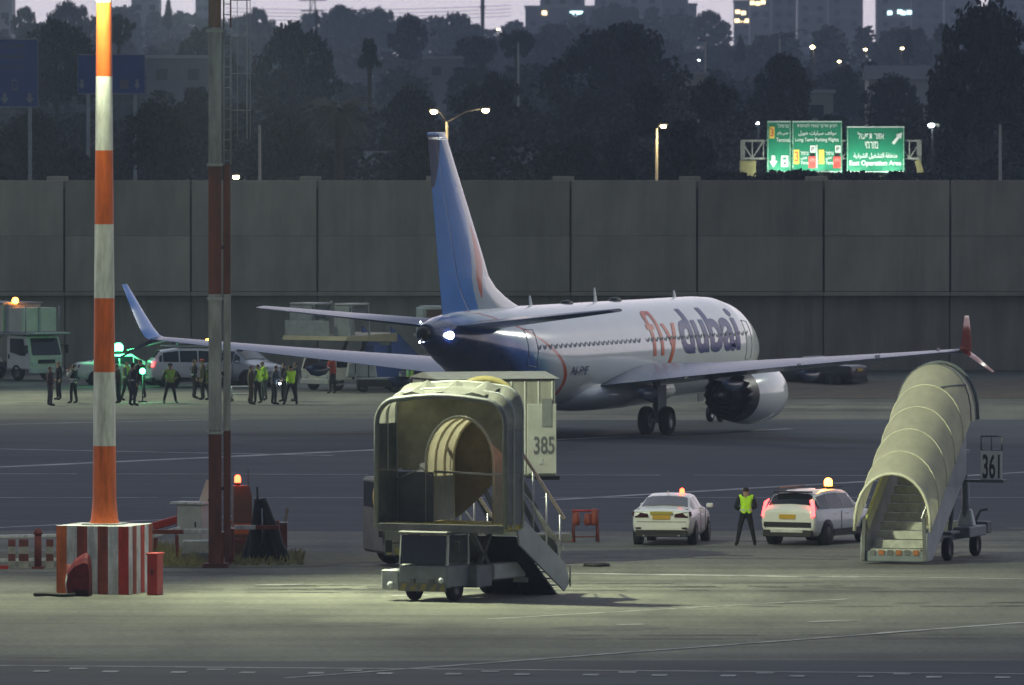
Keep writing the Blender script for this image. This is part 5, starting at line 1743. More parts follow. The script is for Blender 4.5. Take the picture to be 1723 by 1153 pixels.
MB().lathe([(.09, 2.13), (.09, 2.28), (.05, 2.34), (.001, 2.35)], 12, 0, Matrix.Translation((-.12, 0, 0))).build('lamp', RED_GLOW, wc)
MB().tube([(.18, 0, 2.05), (.18, 0, 2.5)], .012, 5).build('aerial', DARK, wc)
lamp('red_light', 'POINT', (-.12, -.35, 2.25), 3, (1, .08, .03), .08, parent=wc)
BKF = mat('black_canvas', (.012, .013, .016), .8, 0, .3, 4, bump=.3)
tr_ = thing('folded_canopy', 'black folded tarpaulin frame leaning like a tripod beside the red rail', 'tarpaulin', G(447, 945))
def fold(a, b, r0, r1):
    a, b = V(a), V(b)
    pts = [a.lerp(b, k / 7) + V((.03 * noise.noise(V((k, a.x * 5, 2))), 0, 0)) for k in range(8)]
    rr = [r0 + (r1 - r0) * k / 7 + .025 * noise.noise(V((k * 1.7, b.x * 3, 7))) for k in range(8)]
    return MB().tube(pts, rr, 9)
fold((-.30, -.1, 0), (-.22, .05, 1.75), .26, .10).build('folded_cover', BKF, tr_)
fold((.48, -.2, 0), (-.1, .1, 1.75), .24, .12).build('folded_cover', BKF, tr_)
fold((-.5, .3, 0), (-.18, .1, 1.4), .24, .12).build('folded_cover', BKF, tr_)
fold((.1, .2, 0), (-.1, .1, 1.1), .3, .14).build('folded_cover', BKF, tr_)
MB().tube([(-.22, .05, 1.4), (-.24, .05, 2.1)], .035, 6).build('pole', BLACKM, tr_)
MB().tube([(-.08, -.2, .5), (-.1, -.1, 1.5)], .02, 5).build('strut', STEEL, tr_)
MB().tube([(.2, -.25, .1), (.34, -.25, .25), (.28, -.25, .5)], .02, 5).build('strut', STEEL, tr_)
MB().sphere((-.36, -.25, 1.0), .025, 6).build('eyelet', WHITE_GLOW if False else LGREY, tr_)
bm_ = thing('barrier_beam', 'red beam lying tilted on the ground behind the striped block', 'beam', G(280, 934), 0)
MB().bar((-.38, 0, .82), (.34, .1, 1.02), .2, .22).build('beam', REDP, bm_, bevel=.02)
for x in (-.3, .3):
    MB().box((x, .05, .42), (.1, .2, .84)).build('support', DKRED, bm_)
bm2 = thing('barrier_beam', 'white beam tilted just below the red beam behind the striped block', 'beam', G(285, 946), 0)
MB().bar((-.5, 0, .72), (.3, .1, .95), .12, .12).build('beam', BLK_W, bm2, bevel=.02)
for x in (-.4, .22):
    MB().box((x, .03, .38), (.08, .1, .76)).build('support', DKRED, bm2)
stake = MB().bar(G(470, 935) + V((0, 0, .0)), G(478, 934) + V((.1, 0, 1.35)), .06, .06).build('stake', mat('stake_wood', (.25, .22, .14), .8, 0, .2, 5))
tag(stake, 'thin wooden stake slanting up at the right end of the red rail', 'stake')

# red trestle between the stair trucks and the sedan
ts = thing('trestle', 'orange-red folding trestle with two legs standing left of the white sedan', 'trestle', G(985, 912), R(8))
for x in (-.36, .36):
    MB().tube([(x, -.22, 0), (x, 0, .9)], .03, 6).build('leg', DKRED, ts)
    MB().tube([(x, .22, 0), (x, 0, .9)], .03, 6).build('leg', DKRED, ts)
MB().tube([(-.4, 0, .92), (.4, 0, .92)], .035, 6).build('top_bar', REDP, ts)
MB().tube([(-.36, -.18, .16), (.36, -.18, .16)], .02, 6).build('stretcher', DKRED, ts)
for x, h in ((-.28, .34), (.06, .30), (.26, .44)):
    MB().lathe([(.001, .5), (.10, .52), (.12, .62), (.10, .52 + h), (.05, .56 + h), (.001, .57 + h)], 10, 0, Matrix.Translation((x, -.04, -.02))).build('lamp_can', mat('can_red_brown', (.30, .06, .03), .5, 0, .2, 4), ts)
MB().box((-.55, .1, .05), (.5, .3, .1)).build('foot_plate', REDP, ts, bevel=.02)
mt = MB().loft([[V((r * 1.0 * math.cos(q) * (1 + .15 * noise.noise(V((q, 3, 1)))), r * .9 * math.sin(q), z)) for q in [2 * math.pi * k / 14 for k in range(14)]] for r, z in ((.38, 0), (.36, .07), (.22, .10))], 0, caps=True).build('wheel_chock', BLACKM, loc=G(1004, 953) + V((0, 0, .012)))
tag(mt, 'black rubber chock lying on the tarmac below the trestle', 'chock')

# grass tufts round the clutter
tuf = MB()
gr = random.Random(3)
for _ in range(1500):
    px, py = (gr.uniform(255, 350), gr.uniform(928, 955)) if gr.random() < .55 else (gr.uniform(385, 510), gr.uniform(932, 952))
    b_ = G(px, py)
    h = gr.uniform(.1, .34) * (1.5 if px < 340 else .8)
    dx, dy = gr.uniform(-.14, .14), gr.uniform(-.14, .14)
    w = gr.uniform(.012, .03)
    tuf.add([b_ + V((-w, 0, .01)), b_ + V((w, 0, .01)), b_ + V((dx, dy, h))], [(0, 1, 2)])
o = tuf.build('dry_grass', mat('dry_grass', (.30, .27, .12), .9, 0, .35, 8), fix=False)
tag(o, 'dry grass tufts growing round the mast foot and rails', 'grass', kind='stuff')

# ================================================================ PEOPLE
SKIN = mat('skin', (.36, .21, .14), .55, 0, .08, 8)
HAIRM = mat('dark_hair', (.018, .013, .010), .7, 0, .2, 12)
SHOEM = mat('black_shoes', (.014, .013, .013), .6, 0, .2, 8)
BAND = mat('reflective_band', (.62, .64, .64), .35, 0, .1, 6)
HIVIS = mat('hi_vis_yellow', (.48, .88, .03), .6, 0, .08, 6, es=.12, ecol=(.42, .9, .02)) if False else mat('hi_vis_yellow', (.52, .90, .03), .6, 0, .08, 6)
CLOTH = {}
def cloth(name, col):
    return mat('cloth_' + name, col, .85, 0, .2, 7, bump=.15)

def make_figure(key, spread=.10, stride=0.0, lh=None, rh=None, le=None, re=None, lean=0.0, head_yaw=0.0, bulk=1.0):
    """one continuous skinned body; returns meshes for the body and each garment. Facing +X, left is +Y"""
    J = {'pelvis': (0, 0, .95), 'spine': (.0, 0, 1.14), 'chest': (lean * .5, 0, 1.33), 'neck': (lean * .8, 0, 1.49), 'head': (lean + .015, 0, 1.61), 'crown': (lean + .01, 0, 1.70)}
    for sd, s_ in (('l', 1), ('r', -1)):
        st_ = stride * s_
        J[sd + 'hip'] = (0, s_ * .095, .90); J[sd + 'knee'] = (.02 + st_ * .5, s_ * (.10 + spread * .5), .49)
        J[sd + 'ank'] = (-.02 + st_, s_ * (.10 + spread), .085); J[sd + 'toe'] = (.15 + st_, s_ * (.12 + spread), .035)
        J[sd + 'sho'] = (lean * .6, s_ * .185, 1.42)
    J['lelb'] = le or (-.03, .27, 1.13); J['relb'] = re or (-.03, -.27, 1.13)
    J['lhand'] = lh or (.05, .29, .88); J['rhand'] = rh or (.05, -.29, .88)
    E = [('pelvis', 'spine', 'torso'), ('spine', 'chest', 'torso'), ('chest', 'neck', 'neck'), ('neck', 'head', 'head'), ('head', 'crown', 'head')]
    for sd in 'lr':
        E += [('pelvis', sd + 'hip', 'leg'), (sd + 'hip', sd + 'knee', 'leg'), (sd + 'knee', sd + 'ank', 'leg'), (sd + 'ank', sd + 'toe', 'foot'), ('chest', sd + 'sho', 'torso'), (sd + 'sho', sd + 'elb', 'arm'), (sd + 'elb', sd + 'hand', 'arm')]
    RAD = {'pelvis': (.145, .125), 'spine': (.135, .115), 'chest': (.150, .125), 'neck': (.058, .058), 'head': (.085, .098), 'crown': (.066, .072), 'hip': (.092, .092), 'knee': (.062, .062), 'ank': (.043, .043), 'toe': (.036, .030), 'sho': (.066, .066), 'elb': (.045, .045), 'hand': (.030, .030)}
    names = list(J)
    me = bpy.data.meshes.new('figure')
    me.from_pydata([J[n] for n in names], [(names.index(a), names.index(b)) for a, b, _ in E], [])
    ob = bpy.data.objects.new('figure', me)
    COL.objects.link(ob)
    md = ob.modifiers.new('skin', 'SKIN')
    md.use_smooth_shade = True
    for i, n in enumerate(names):
        k = n if n in RAD else n[1:]
        r_ = RAD[k]
        if k in ('spine', 'chest', 'pelvis'):
            r_ = (r_[0] * bulk, r_[1] * bulk)
        me.skin_vertices[0].data[i].radius = r_
        me.skin_vertices[0].data[i].use_root = (n == 'pelvis')
    sb = ob.modifiers.new('sub', 'SUBSURF')
    sb.levels = 2
    dg = bpy.context.evaluated_depsgraph_get()
    body = bpy.data.meshes.new_from_object(ob.evaluated_get(dg))
    bpy.data.objects.remove(ob)
    # classify vertices by nearest bone
    segs = [(V(J[a]), V(J[b]), c) for a, b, c in E]
    cls = []
    for v in body.vertices:
        best = None
        for a, b, c in segs:
            d = b - a
            t = max(0, min(1, (v.co - a).dot(d) / d.dot(d)))
            q = (v.co - (a + d * t)).length - {'torso': .06, 'head': .04, 'neck': .03}.get(c, 0)
            if best is None or q < best[0]: best = (q, c)
        cls.append(best[1])
    nrm = [v.normal.copy() for v in body.vertices]
    hz_ = J['head'][2]
    def part(sel, off):
        mb = MB()
        used = {}
        for p in body.polygons:
            if all(sel(i) for i in p.vertices):
                idx = []
                for i in p.vertices:
                    if i not in used:
                        used[i] = len(mb.v)
                        mb.v.append(tuple(body.vertices[i].co + nrm[i] * off))
                    idx.append(used[i])
                mb.f.append(idx); mb.m.append(0); mb.sm.append(True)
        return mb
    co = [v.co for v in body.vertices]
    hand_ = [V(J['lhand']), V(J['rhand'])]
    near_hand = lambda i: min((co[i] - h).length for h in hand_) < .055
    out = {}
    out['trousers'] = part(lambda i: (cls[i] == 'leg' or (cls[i] == 'torso' and co[i].z < 1.0)) and co[i].z > .06, .012)
    out['jacket'] = part(lambda i: (cls[i] in ('torso', 'arm') or (cls[i] == 'neck' and co[i].z < 1.47)) and co[i].z > .84 and not near_hand(i) or (cls[i] == 'leg' and co[i].z > .88), .020)
    out['vest'] = part(lambda i: (cls[i] in ('torso', 'neck') and .90 < co[i].z < 1.47 and abs(co[i].y) < .205) , .034)
    out['band'] = part(lambda i: cls[i] == 'torso' and .985 < co[i].z < 1.10, .039)
    for k_, s_ in (('shoe_a', 1), ('shoe_b', -1)):
        out[k_] = part(lambda i: s_ * co[i].y > 0 and (cls[i] == 'foot' or (cls[i] == 'leg' and co[i].z < .12)), .014)
    out['hair'] = part(lambda i: cls[i] == 'head' and (co[i].z > hz_ + .045 or (co[i].z > hz_ - .04 and co[i].x < J['head'][0] - .02)), .014)
    # hands, nose, ears joined into the body mesh
    bm = bmesh.new(); bm.from_mesh(body)
    ex2 = MB()
    for sd, s_ in (('l', 1), ('r', -1)):
        h, e = V(J[sd + 'hand']), V(J[sd + 'elb'])
        d = (h - e).normalized()
        side = d.cross(V((0, s_, 0.2)))
        side = side.normalized() if side.length > .1 else V((1, 0, 0))
        nn = d.cross(side)
        ex2.tube([h - d * .02, h + d * .04, h + d * .085], [.026, .040, .034], 8)
        for k in range(4):
            b0 = h + d * .075 + side * (.028 - k * .019)
            L = (.062, .075, .07, .052)[k]
            ex2.tube([b0, b0 + d * L * .5 + nn * .008, b0 + d * L * .85 + nn * .028], [.0095, .009, .007], 5)
        b0 = h + d * .02 + side * .035
        ex2.tube([b0, b0 + d * .03 + side * .028, b0 + d * .062 + side * .034], [.012, .011, .008], 5)
    hx = J['head'][0]
    ex2.tube([(hx + .085, 0, hz_ + .025), (hx + .108, 0, hz_ - .005), (hx + .09, 0, hz_ - .018)], [.009, .016, .012], 6)
    for s_ in (1, -1):
        ex2.sphere((hx - .005, s_ * .088, hz_ - .0), .026, 6)
        ex2.sphere((hx + .078, s_ * .033, hz_ + .03), .012, 6)
    tm = ex2.mesh('extra', SKIN)
    bm.from_mesh(tm)
    bm.to_mesh(body); bm.free()
    for p in body.polygons: p.use_smooth = True
    body.materials.clear(); body.materials.append(SKIN)
    out2 = {'body': body}
    for k, m_ in out.items():
        out2[k] = m_.mesh(k, SKIN, fix=False)
    # peaked cap
    cp = MB().lathe([(.108, hz_ + .045), (.112, hz_ + .09), (.085, hz_ + .135), (.001, hz_ + .15)], 14, 0, Matrix.Translation((hx - .005, 0, 0)))
    cp.box((hx + .12, 0, hz_ + .055), (.12, .15, .012))
    out2['cap'] = cp.mesh('cap', SKIN)
    return out2

FIG = {
    'stand': make_figure('stand'),
    'guard': make_figure('guard', spread=.16, le=(.02, .30, 1.12), re=(.02, -.30, 1.12), lh=(.22, .10, 1.02), rh=(.22, -.08, 1.04)),
    'phone': make_figure('phone', spread=.13, le=(.12, .26, 1.17), re=(.14, -.26, 1.2), lh=(.25, .10, 1.38), rh=(.24, -.12, 1.46)),
    'walk': make_figure('walk', spread=.05, stride=.17, le=(-.10, .26, 1.15), re=(.06, -.26, 1.14), lh=(-.05, .27, .90), rh=(.22, -.22, .98)),
    'broad': make_figure('broad', spread=.18, bulk=1.2, le=(.0, .33, 1.13), re=(.0, -.33, 1.13), lh=(.20, .18, 1.08), rh=(.2, -.2, 1.05)),
    'lean': make_figure('lean', spread=.12, lean=.10, le=(.08, .27, 1.15), re=(.08, -.27, 1.15), lh=(.30, .12, 1.1), rh=(.30, -.12, 1.08)),
}
def person(label, loc, facing, pose, top, legs, vest=None, band=False, cap=None, hair=HAIRM, scale=1.0, group='people standing on the far apron'):
    F = FIG[pose]
    root = thing('person', label, 'person', loc, facing, group)
    root.scale = (scale, scale, scale)
    def add(key, m, name=None):
        o = bpy.data.objects.new(name or key, F[key]); COL.objects.link(o); o.parent = root
        o.material_slots[0].link = 'OBJECT'
        o.material_slots[0].material = m
        return o
    add('body', SKIN)
    add('trousers', legs); add('jacket', top); add('shoe_a', SHOEM, 'shoe'); add('shoe_b', SHOEM, 'shoe')
    if cap: add('cap', cap)
    add('hair', hair)
    if vest: add('vest', vest, 'vest')
    if band: add('band', BAND, 'reflective_band')
    return root

NAVY = cloth('navy', (.014, .017, .028)); BLK = cloth('black', (.010, .010, .012)); MAROON = cloth('maroon', (.060, .030, .036))
BROWNC = cloth('brown', (.065, .042, .026)); WHITEC = cloth('white', (.42, .42, .40)); OLIVE = cloth('olive', (.075, .085, .035)); GREYC = cloth('grey', (.07, .075, .08))
DULLV = cloth('dull_green_vest', (.26, .42, .06)); DULLY = cloth('dull_yellow_vest', (.55, .58, .07)); REDC = cloth('red', (.32, .035, .02)); GREENV = cloth('pale_green_vest', (.14, .34, .17)); BLUEG = cloth('blue_grey', (.06, .075, .10))

person('person in hi-vis yellow vest and dark trousers, back to us, between sedan and sport utility', G(1255, 918), R(97), 'guard', NAVY, BLK, HIVIS, True, scale=1.0, group='people on the near apron')
L = 'people standing on the far apron'
person('person in maroon top with pale sleeve, leftmost of the far group', G(84, 683), R(20), 'stand', MAROON, GREYC)
person('person in black standing behind the one in maroon at far left', G(99, 673), R(200), 'stand', BLK, BLK)
person('person in white shirt and dark waistcoat raising both hands, third from the far left', G(124, 679), R(150), 'phone', WHITEC, BLK, BLK, True)
person('person in brown jacket just right of the orange and white mast', G(200, 679), R(170), 'lean', BROWNC, BLK)
person('person in navy with a white belt band left of the low green lamp', G(223, 683), R(30), 'stand', NAVY, NAVY, None, True, cap=NAVY, scale=1.06)
hp_ = person('person in dark clothes half hidden behind the low green lamp', G(236, 670), R(120), 'walk', BLK, BLK)
person('broad person in olive vest and dark cap in front of the police utility', G(286, 679), R(-70), 'broad', OLIVE, BLK, DULLV, False, cap=BLK)
person('person all in black at the rear door of the police utility', G(327, 671), R(10), 'stand', BLK, BLK, None, True, scale=1.02)
person('person with red cap next to the police utility', G(341, 673), R(190), 'stand', BROWNC, BLK, None, False, cap=REDC, scale=1.03)
person('person in yellow vest half hidden by the ladder mast', G(351, 673), R(180), 'stand', GREYC, BLK, DULLY, scale=.93)
person('person in brown overalls just right of the ladder mast', G(422, 681), R(15), 'stand', BROWNC, BROWNC, scale=1.0)
person('person in green vest and grey trousers talking, second right of the ladder mast', G(445, 674), R(-160), 'lean', DULLV, GREYC, HIVIS)
person('person in blue-grey shirt holding a small white light', G(461, 681), R(20), 'lean', BLUEG, BLK)
person('person in bright green vest, back to us, right of the far group', G(489, 681), R(110), 'broad', GREYC, BLK, HIVIS)
person('person in dark clothes close beside the bright green vest', G(478, 676), R(160), 'stand', BLK, BLK)
person('person in orange-red top before the white cab of the far stair truck', G(560, 662), R(150), 'lean', REDC, BLK)
person('person in pale green vest standing under the wing near the tail', G(690, 668), R(200), 'stand', DULLV, BLK, GREENV)
person('person in green vest seen between the brown overalls and the pair in hi-vis vests', G(434, 679), R(150), 'guard', BLUEG, BLK, HIVIS, True)
person('person in dark jacket with phone raised, behind the bright green vest', G(497, 675), R(190), 'phone', NAVY, BLK)
person('person in dull green vest right behind the navy person by the low green lamp', G(213, 674), R(-20), 'walk', GREYC, BLK, DULLV, True)
tch = MB().sphere((0, 0, 0), .05, 8).build('torch', WHITE_GLOW, loc=G(470, 681) + V((.02, -.1, .92)))
tag(tch, 'small white torch shining in a hand right of the ladder mast', 'torch')
gl_ = thing('warning_lamp', 'low green lamp glowing on a stand among the people by the striped mast', 'lamp', G(240, 677))
MB().tube([(0, 0, 0), (0, 0, 1.2)], .03, 6).build('stand', DARK, gl_)
MB().box((0, 0, .03), (.35, .35, .06)).build('foot', DARK, gl_)
MB().sphere((0, -.08, 1.36), .13, 10).build('lens', GREEN_GLOW, gl_)
lamp('green_light', 'POINT', (0, -.45, 1.36), 90, (.08, 1, .35), .12, parent=gl_)

# ================================================================ BACKGROUND BEYOND THE WALL
def leaf_mat(name, col, var=.25):
    return mat(name, col, .75, 0, var, .9, spec=.25)
LEAF = [leaf_mat('leaf_dark', (.024, .031, .018)), leaf_mat('leaf_olive', (.033, .037, .023)), leaf_mat('leaf_grey', (.046, .050, .038))]
BARK = mat('bark', (.05, .04, .03), .9, 0, .3, 3)

def soften(me, nr):
    for p in me.polygons: p.use_smooth = True
    me.normals_split_custom_set_from_vertices([q for n_ in nr for q in (n_, n_, n_, n_)])

def crown_mesh(name, seed, nclump, nleaf, leaf, shape, m, flat=0.0, tall=1.0):
    """leaf-sized faces gathered in clumps through a crown of unit radius, its foot at z = 0"""
    r = random.Random(seed)
    v, f, nr = [], [], []
    clumps = []
    tries = 0
    while len(clumps) < nclump and tries < 9000:
        tries += 1
        q, z = r.uniform(0, 2 * math.pi), r.random()
        rad_ = shape(z) * math.sqrt(r.random()) * (1 + .28 * noise.noise(V((math.cos(q) * 1.4, math.sin(q) * 1.4, z * 3 + seed))))
        clumps.append(V((math.cos(q) * rad_, math.sin(q) * rad_, z * tall)))
    for c in clumps:
        cr = r.uniform(.09, .22)
        n_ = int(nleaf / nclump * (cr / .155) ** 2)
        for _ in range(n_):
            d = V((r.gauss(0, 1), r.gauss(0, 1), r.gauss(0, .8)))
            d = d.normalized() * cr * r.random() ** .45
            p = c + V((d.x, d.y, d.z * .9))
            a = V((r.gauss(0, 1), r.gauss(0, 1), r.gauss(0, 1))).normalized()
            b_ = a.cross(V((r.gauss(0, 1), r.gauss(0, 1), r.gauss(0, 1)))).normalized()
            s_ = leaf * r.uniform(.6, 1.4)
            o = len(v)
            v += [tuple(p - a * s_), tuple(p + b_ * s_ * .55), tuple(p + a * s_), tuple(p - b_ * s_ * .55)]
            f.append((o, o + 1, o + 2, o + 3))
            nr.append(((p - c) * 2.2 / cr + V((p.x, p.y, p.z - .35)) * 1.2 + V((0, 0, .25)) + V((r.gauss(0, .13), r.gauss(0, .13), r.gauss(0, .13)))).normalized())
    me = bpy.data.meshes.new(name)
    me.from_pydata(v, [], f)
    me.materials.append(m)
    soften(me, nr)
    return me

dome = lambda z: (max(.02, 1 - max(0, (z - .12) / .88) ** 2.3) ** .5) * (1 if z > .15 else .8 + z * 1.3)
ball = lambda z: max(.02, 1 - abs(2 * z - 1) ** 2.3) ** .5
cone = lambda z: max(.02, (1 - z)) ** .8 * (.75 if z > .05 else .5)
umbr = lambda z: max(.05, .35 + .75 * z - .6 * max(0, z - .7) * 3)
ragged = lambda z: .55 + .4 * math.sin(7 * z + 1) * .5 if z < .9 else .35
CROWN = {
    'dome': [crown_mesh('crown', 11, 150, 11000, .040, dome, LEAF[0]), crown_mesh('crown', 12, 130, 9000, .046, dome, LEAF[1])],
    'round': [crown_mesh('crown', 13, 90, 6500, .050, ball, LEAF[0]), crown_mesh('crown', 14, 80, 5500, .055, ball, LEAF[2])],
    'cypress': [crown_mesh('crown', 15, 70, 3800, .06, cone, LEAF[0])],
    'ragged': [crown_mesh('crown', 16, 75, 5000, .055, ragged, LEAF[2]), crown_mesh('crown', 17, 70, 4600, .058, ragged, LEAF[1])],
    'umbrella': [crown_mesh('crown', 18, 80, 5200, .05, umbr, LEAF[1])],
}
def trunk_mesh(seed):
    r = random.Random(seed)
    mb = MB()
    mb.tube([(0, 0, -.6), (.02, .01, -.2), (0, .03, .3), (.03, 0, .7)], [.07, .055, .045, .02], 8)
    for k in range(5):
        q = 2 * math.pi * k / 5 + r.uniform(-.3, .3)
        mb.tube([(0, .02, .0 + k * .07), (.25 * math.cos(q), .25 * math.sin(q), .28 + k * .06), (.55 * math.cos(q), .55 * math.sin(q), .5 + k * .05)], [.035, .022, .008], 6)
    return mb.mesh('trunk', BARK)
TRUNK = [trunk_mesh(1), trunk_mesh(2)]

def tree(label, px, ytop, hw, ybot, dist, kind, var_=0, group='trees beyond the wall'):
    s_ = FPX / dist
    top = P(px, ytop, dist)
    zb_ = max(1.2, P(px, ybot, dist).z) if ybot else 1.5
    zb_ = max(zb_, top.z - (3.2 if kind == 'cypress' else 1.75) * hw / s_)
    root = thing('cypress_tree' if kind == 'cypress' else 'tree', label, 'tree', (top.x, dist, zb_), rnd.uniform(0, 6.28), group)
    h = top.z - zb_
    rr = hw / s_
    c = bpy.data.objects.new('crown', CROWN[kind][var_ % len(CROWN[kind])]); COL.objects.link(c); c.parent = root
    c.scale = (rr, rr * .9, h * .92)
    t = bpy.data.objects.new('trunk', TRUNK[var_ % 2]); COL.objects.link(t); t.parent = root
    t.scale = (rr * .75, rr * .75, max(zb_ / .58, 1.0)) if False else (rr * .8, rr * .8, h * .8)
    if zb_ > .5:
        st_ = MB().tube([(0, 0, -zb_), (0, 0, .2 * h)], [max(.25, .06 * rr + .15), max(.18, .05 * rr)], 8).build('trunk', BARK, root)
    return root

T = [
    ('huge broad dome-shaped tree in the middle distance right of the tail fin', 1045, 44, 135, 215, 800, 'dome', 0),
    ('great dark tree filling the upper right edge of the view', 1665, 8, 118, 300, 640, 'dome', 1),
    ('dark round-topped tree standing above the green gantry signs', 1318, 92, 62, 215, 760, 'dome', 0),
    ('isolated oval tree dark against the bluish haze, left of the double street lamp', 690, 27, 38, 95, 1300, 'round', 0),
    ('large dark bushy tree between the ladder mast and the tail fin', 497, 42, 78, 200, 820, 'dome', 1),
    ('rounded tree top just right of the ladder mast', 352, 46, 55, 150, 950, 'round', 1),
    ('greenish spreading tree behind the blue road signs on the left', 95, 36, 72, 180, 760, 'dome', 0),
    ('narrow dark tree close behind the orange mast near its lit top', 200, 26, 26, 120, 900, 'round', 0),
    ('ragged tall tree left of the isolated oval tree', 622, 64, 28, 170, 760, 'ragged', 0),
    ('dark ragged tree between the broad dome tree and the green signs', 1090, 138, 52, 300, 640, 'ragged', 1),
    ('dark upright tree left of the gantry frame', 1197, 133, 38, 300, 660, 'round', 0),
    ('low dark spreading tree right of the orange mast', 262, 172, 58, 300, 560, 'dome', 1),
    ('small slender cypress above the right green sign', 1528, 54, 14, 112, 1300, 'cypress', 0),
    ('small round tree top near the big tree at the right edge', 1586, 40, 17, 85, 1350, 'round', 1),
    ('slim tall cypress left of the ladder mast at the skyline', 283, -4, 15, 60, 1700, 'cypress', 0),
    ('tiny dark cypress on the skyline below the power pylon', 533, 14, 8, 60, 1500, 'cypress', 0),
    ('flat-topped dark tree left of the big dome tree', 868, 52, 38, 95, 1050, 'umbrella', 0),
    ('low flat tree crown beyond the double street lamp', 800, 62, 44, 110, 1150, 'umbrella', 0),
    ('pointed dark tree against the towers above the green signs', 1246, 58, 14, 120, 1500, 'cypress', 0),
    ('low dark tree behind the wall right of the tail fin', 955, 236, 62, 306, 555, 'dome', 1),
    ('dark rounded tree behind the wall below the broad dome tree', 1150, 205, 60, 306, 545, 'round', 1),
    ('dark tree behind the wall between palm and ladder mast', 475, 190, 55, 306, 600, 'dome', 0),
    ('dark bushy tree below the left blue road sign', 55, 188, 65, 306, 590, 'dome', 0),
    ('dim bushy tree left of the double street lamp pole', 690, 150, 58, 290, 690, 'dome', 1),
    ('dim bushy tree right of the double street lamp', 830, 128, 68, 280, 720, 'round', 0),
    ('dark low tree behind the tail fin top', 700, 235, 45, 306, 560, 'round', 0),
    ('dark tree right of the right green sign', 1585, 165, 50, 306, 650, 'ragged', 0),
    ('dark tree behind the wall left of the single lit street lamp', 1040, 225, 48, 306, 570, 'ragged', 1),
    ('dim tree above the truss right of the second blue sign', 330, 150, 55, 306, 640, 'round', 1),
    ('hazy round tree on the skyline right of the ladder mast', 432, 16, 34, 100, 1900, 'round', 0),
    ('hazy broad tree on the skyline above the dark bushy tree', 575, 10, 42, 100, 1950, 'dome', 0),
    ('hazy tree on the skyline left of the isolated oval tree', 640, 14, 36, 100, 2000, 'dome', 1),
    ('hazy tree on the skyline right of the isolated oval tree', 770, 24, 45, 100, 1900, 'round', 1),
    ('hazy tree on the skyline at the far left', 42, 14, 30, 110, 1500, 'round', 0),
    ('hazy tree on the skyline left of the orange mast', 118, 4, 45, 100, 1600, 'dome', 1),
    ('hazy tree between the towers and the low flats', 1195, 20, 30, 90, 2000, 'round', 0),
    ('hazy ragged tree far behind the green signs', 1420, 112, 46, 200, 1000, 'ragged', 1),
    ('dim wide tree left of the great tree at the right edge', 1500, 128, 62, 215, 800, 'dome', 1),
]
for a in T:
    tree(*a)

# palm
pm_d = 535
ptop = P(569, 188, pm_d)
palm = thing('palm_tree', 'dark date palm with drooping fronds behind the wall left of the tail', 'palm', (ptop.x, pm_d, 0))
MB().tube([(0, 0, 0), (.1, 0, ptop.z * .5), (0, 0, ptop.z)], [.34, .26, .22], 10).build('trunk', BARK, palm)
pr = random.Random(5)
for k in range(34):
    q = 2 * math.pi * k / 34 + pr.uniform(-.1, .1)
    el = pr.uniform(-.5, 1.1)
    Lf_ = pr.uniform(1.9, 2.8)
    pts = []
    for i in range(7):
        t_ = i / 6
        pts.append(V((math.cos(q) * Lf_ * t_ * math.cos(el * (1 - .5 * t_)), math.sin(q) * Lf_ * t_ * math.cos(el * (1 - .5 * t_)), ptop.z + Lf_ * (t_ * math.sin(el) - .55 * t_ * t_))))
    mb = MB().tube(pts, [.03, .028, .025, .02, .016, .012, .006], 4)
    for i in range(1, 22):
        t_ = i / 22 * 6
        j = min(5, int(t_))
        p = pts[j].lerp(pts[j + 1], t_ - j)
        d = (pts[j + 1] - pts[j]).normalized()
        sd = d.cross(V((0, 0, 1))).normalized()
        for s_ in (1, -1):
            tip = p + sd * s_ * .42 + d * .25 + V((0, 0, -.22))
            mb.add([p - d * .04, p + d * .04, tip], [(0, 1, 2)])
    mb.build('frond', mat('palm_leaf', (.05, .055, .04), .7, 0, .2, 1), palm, fix=False)

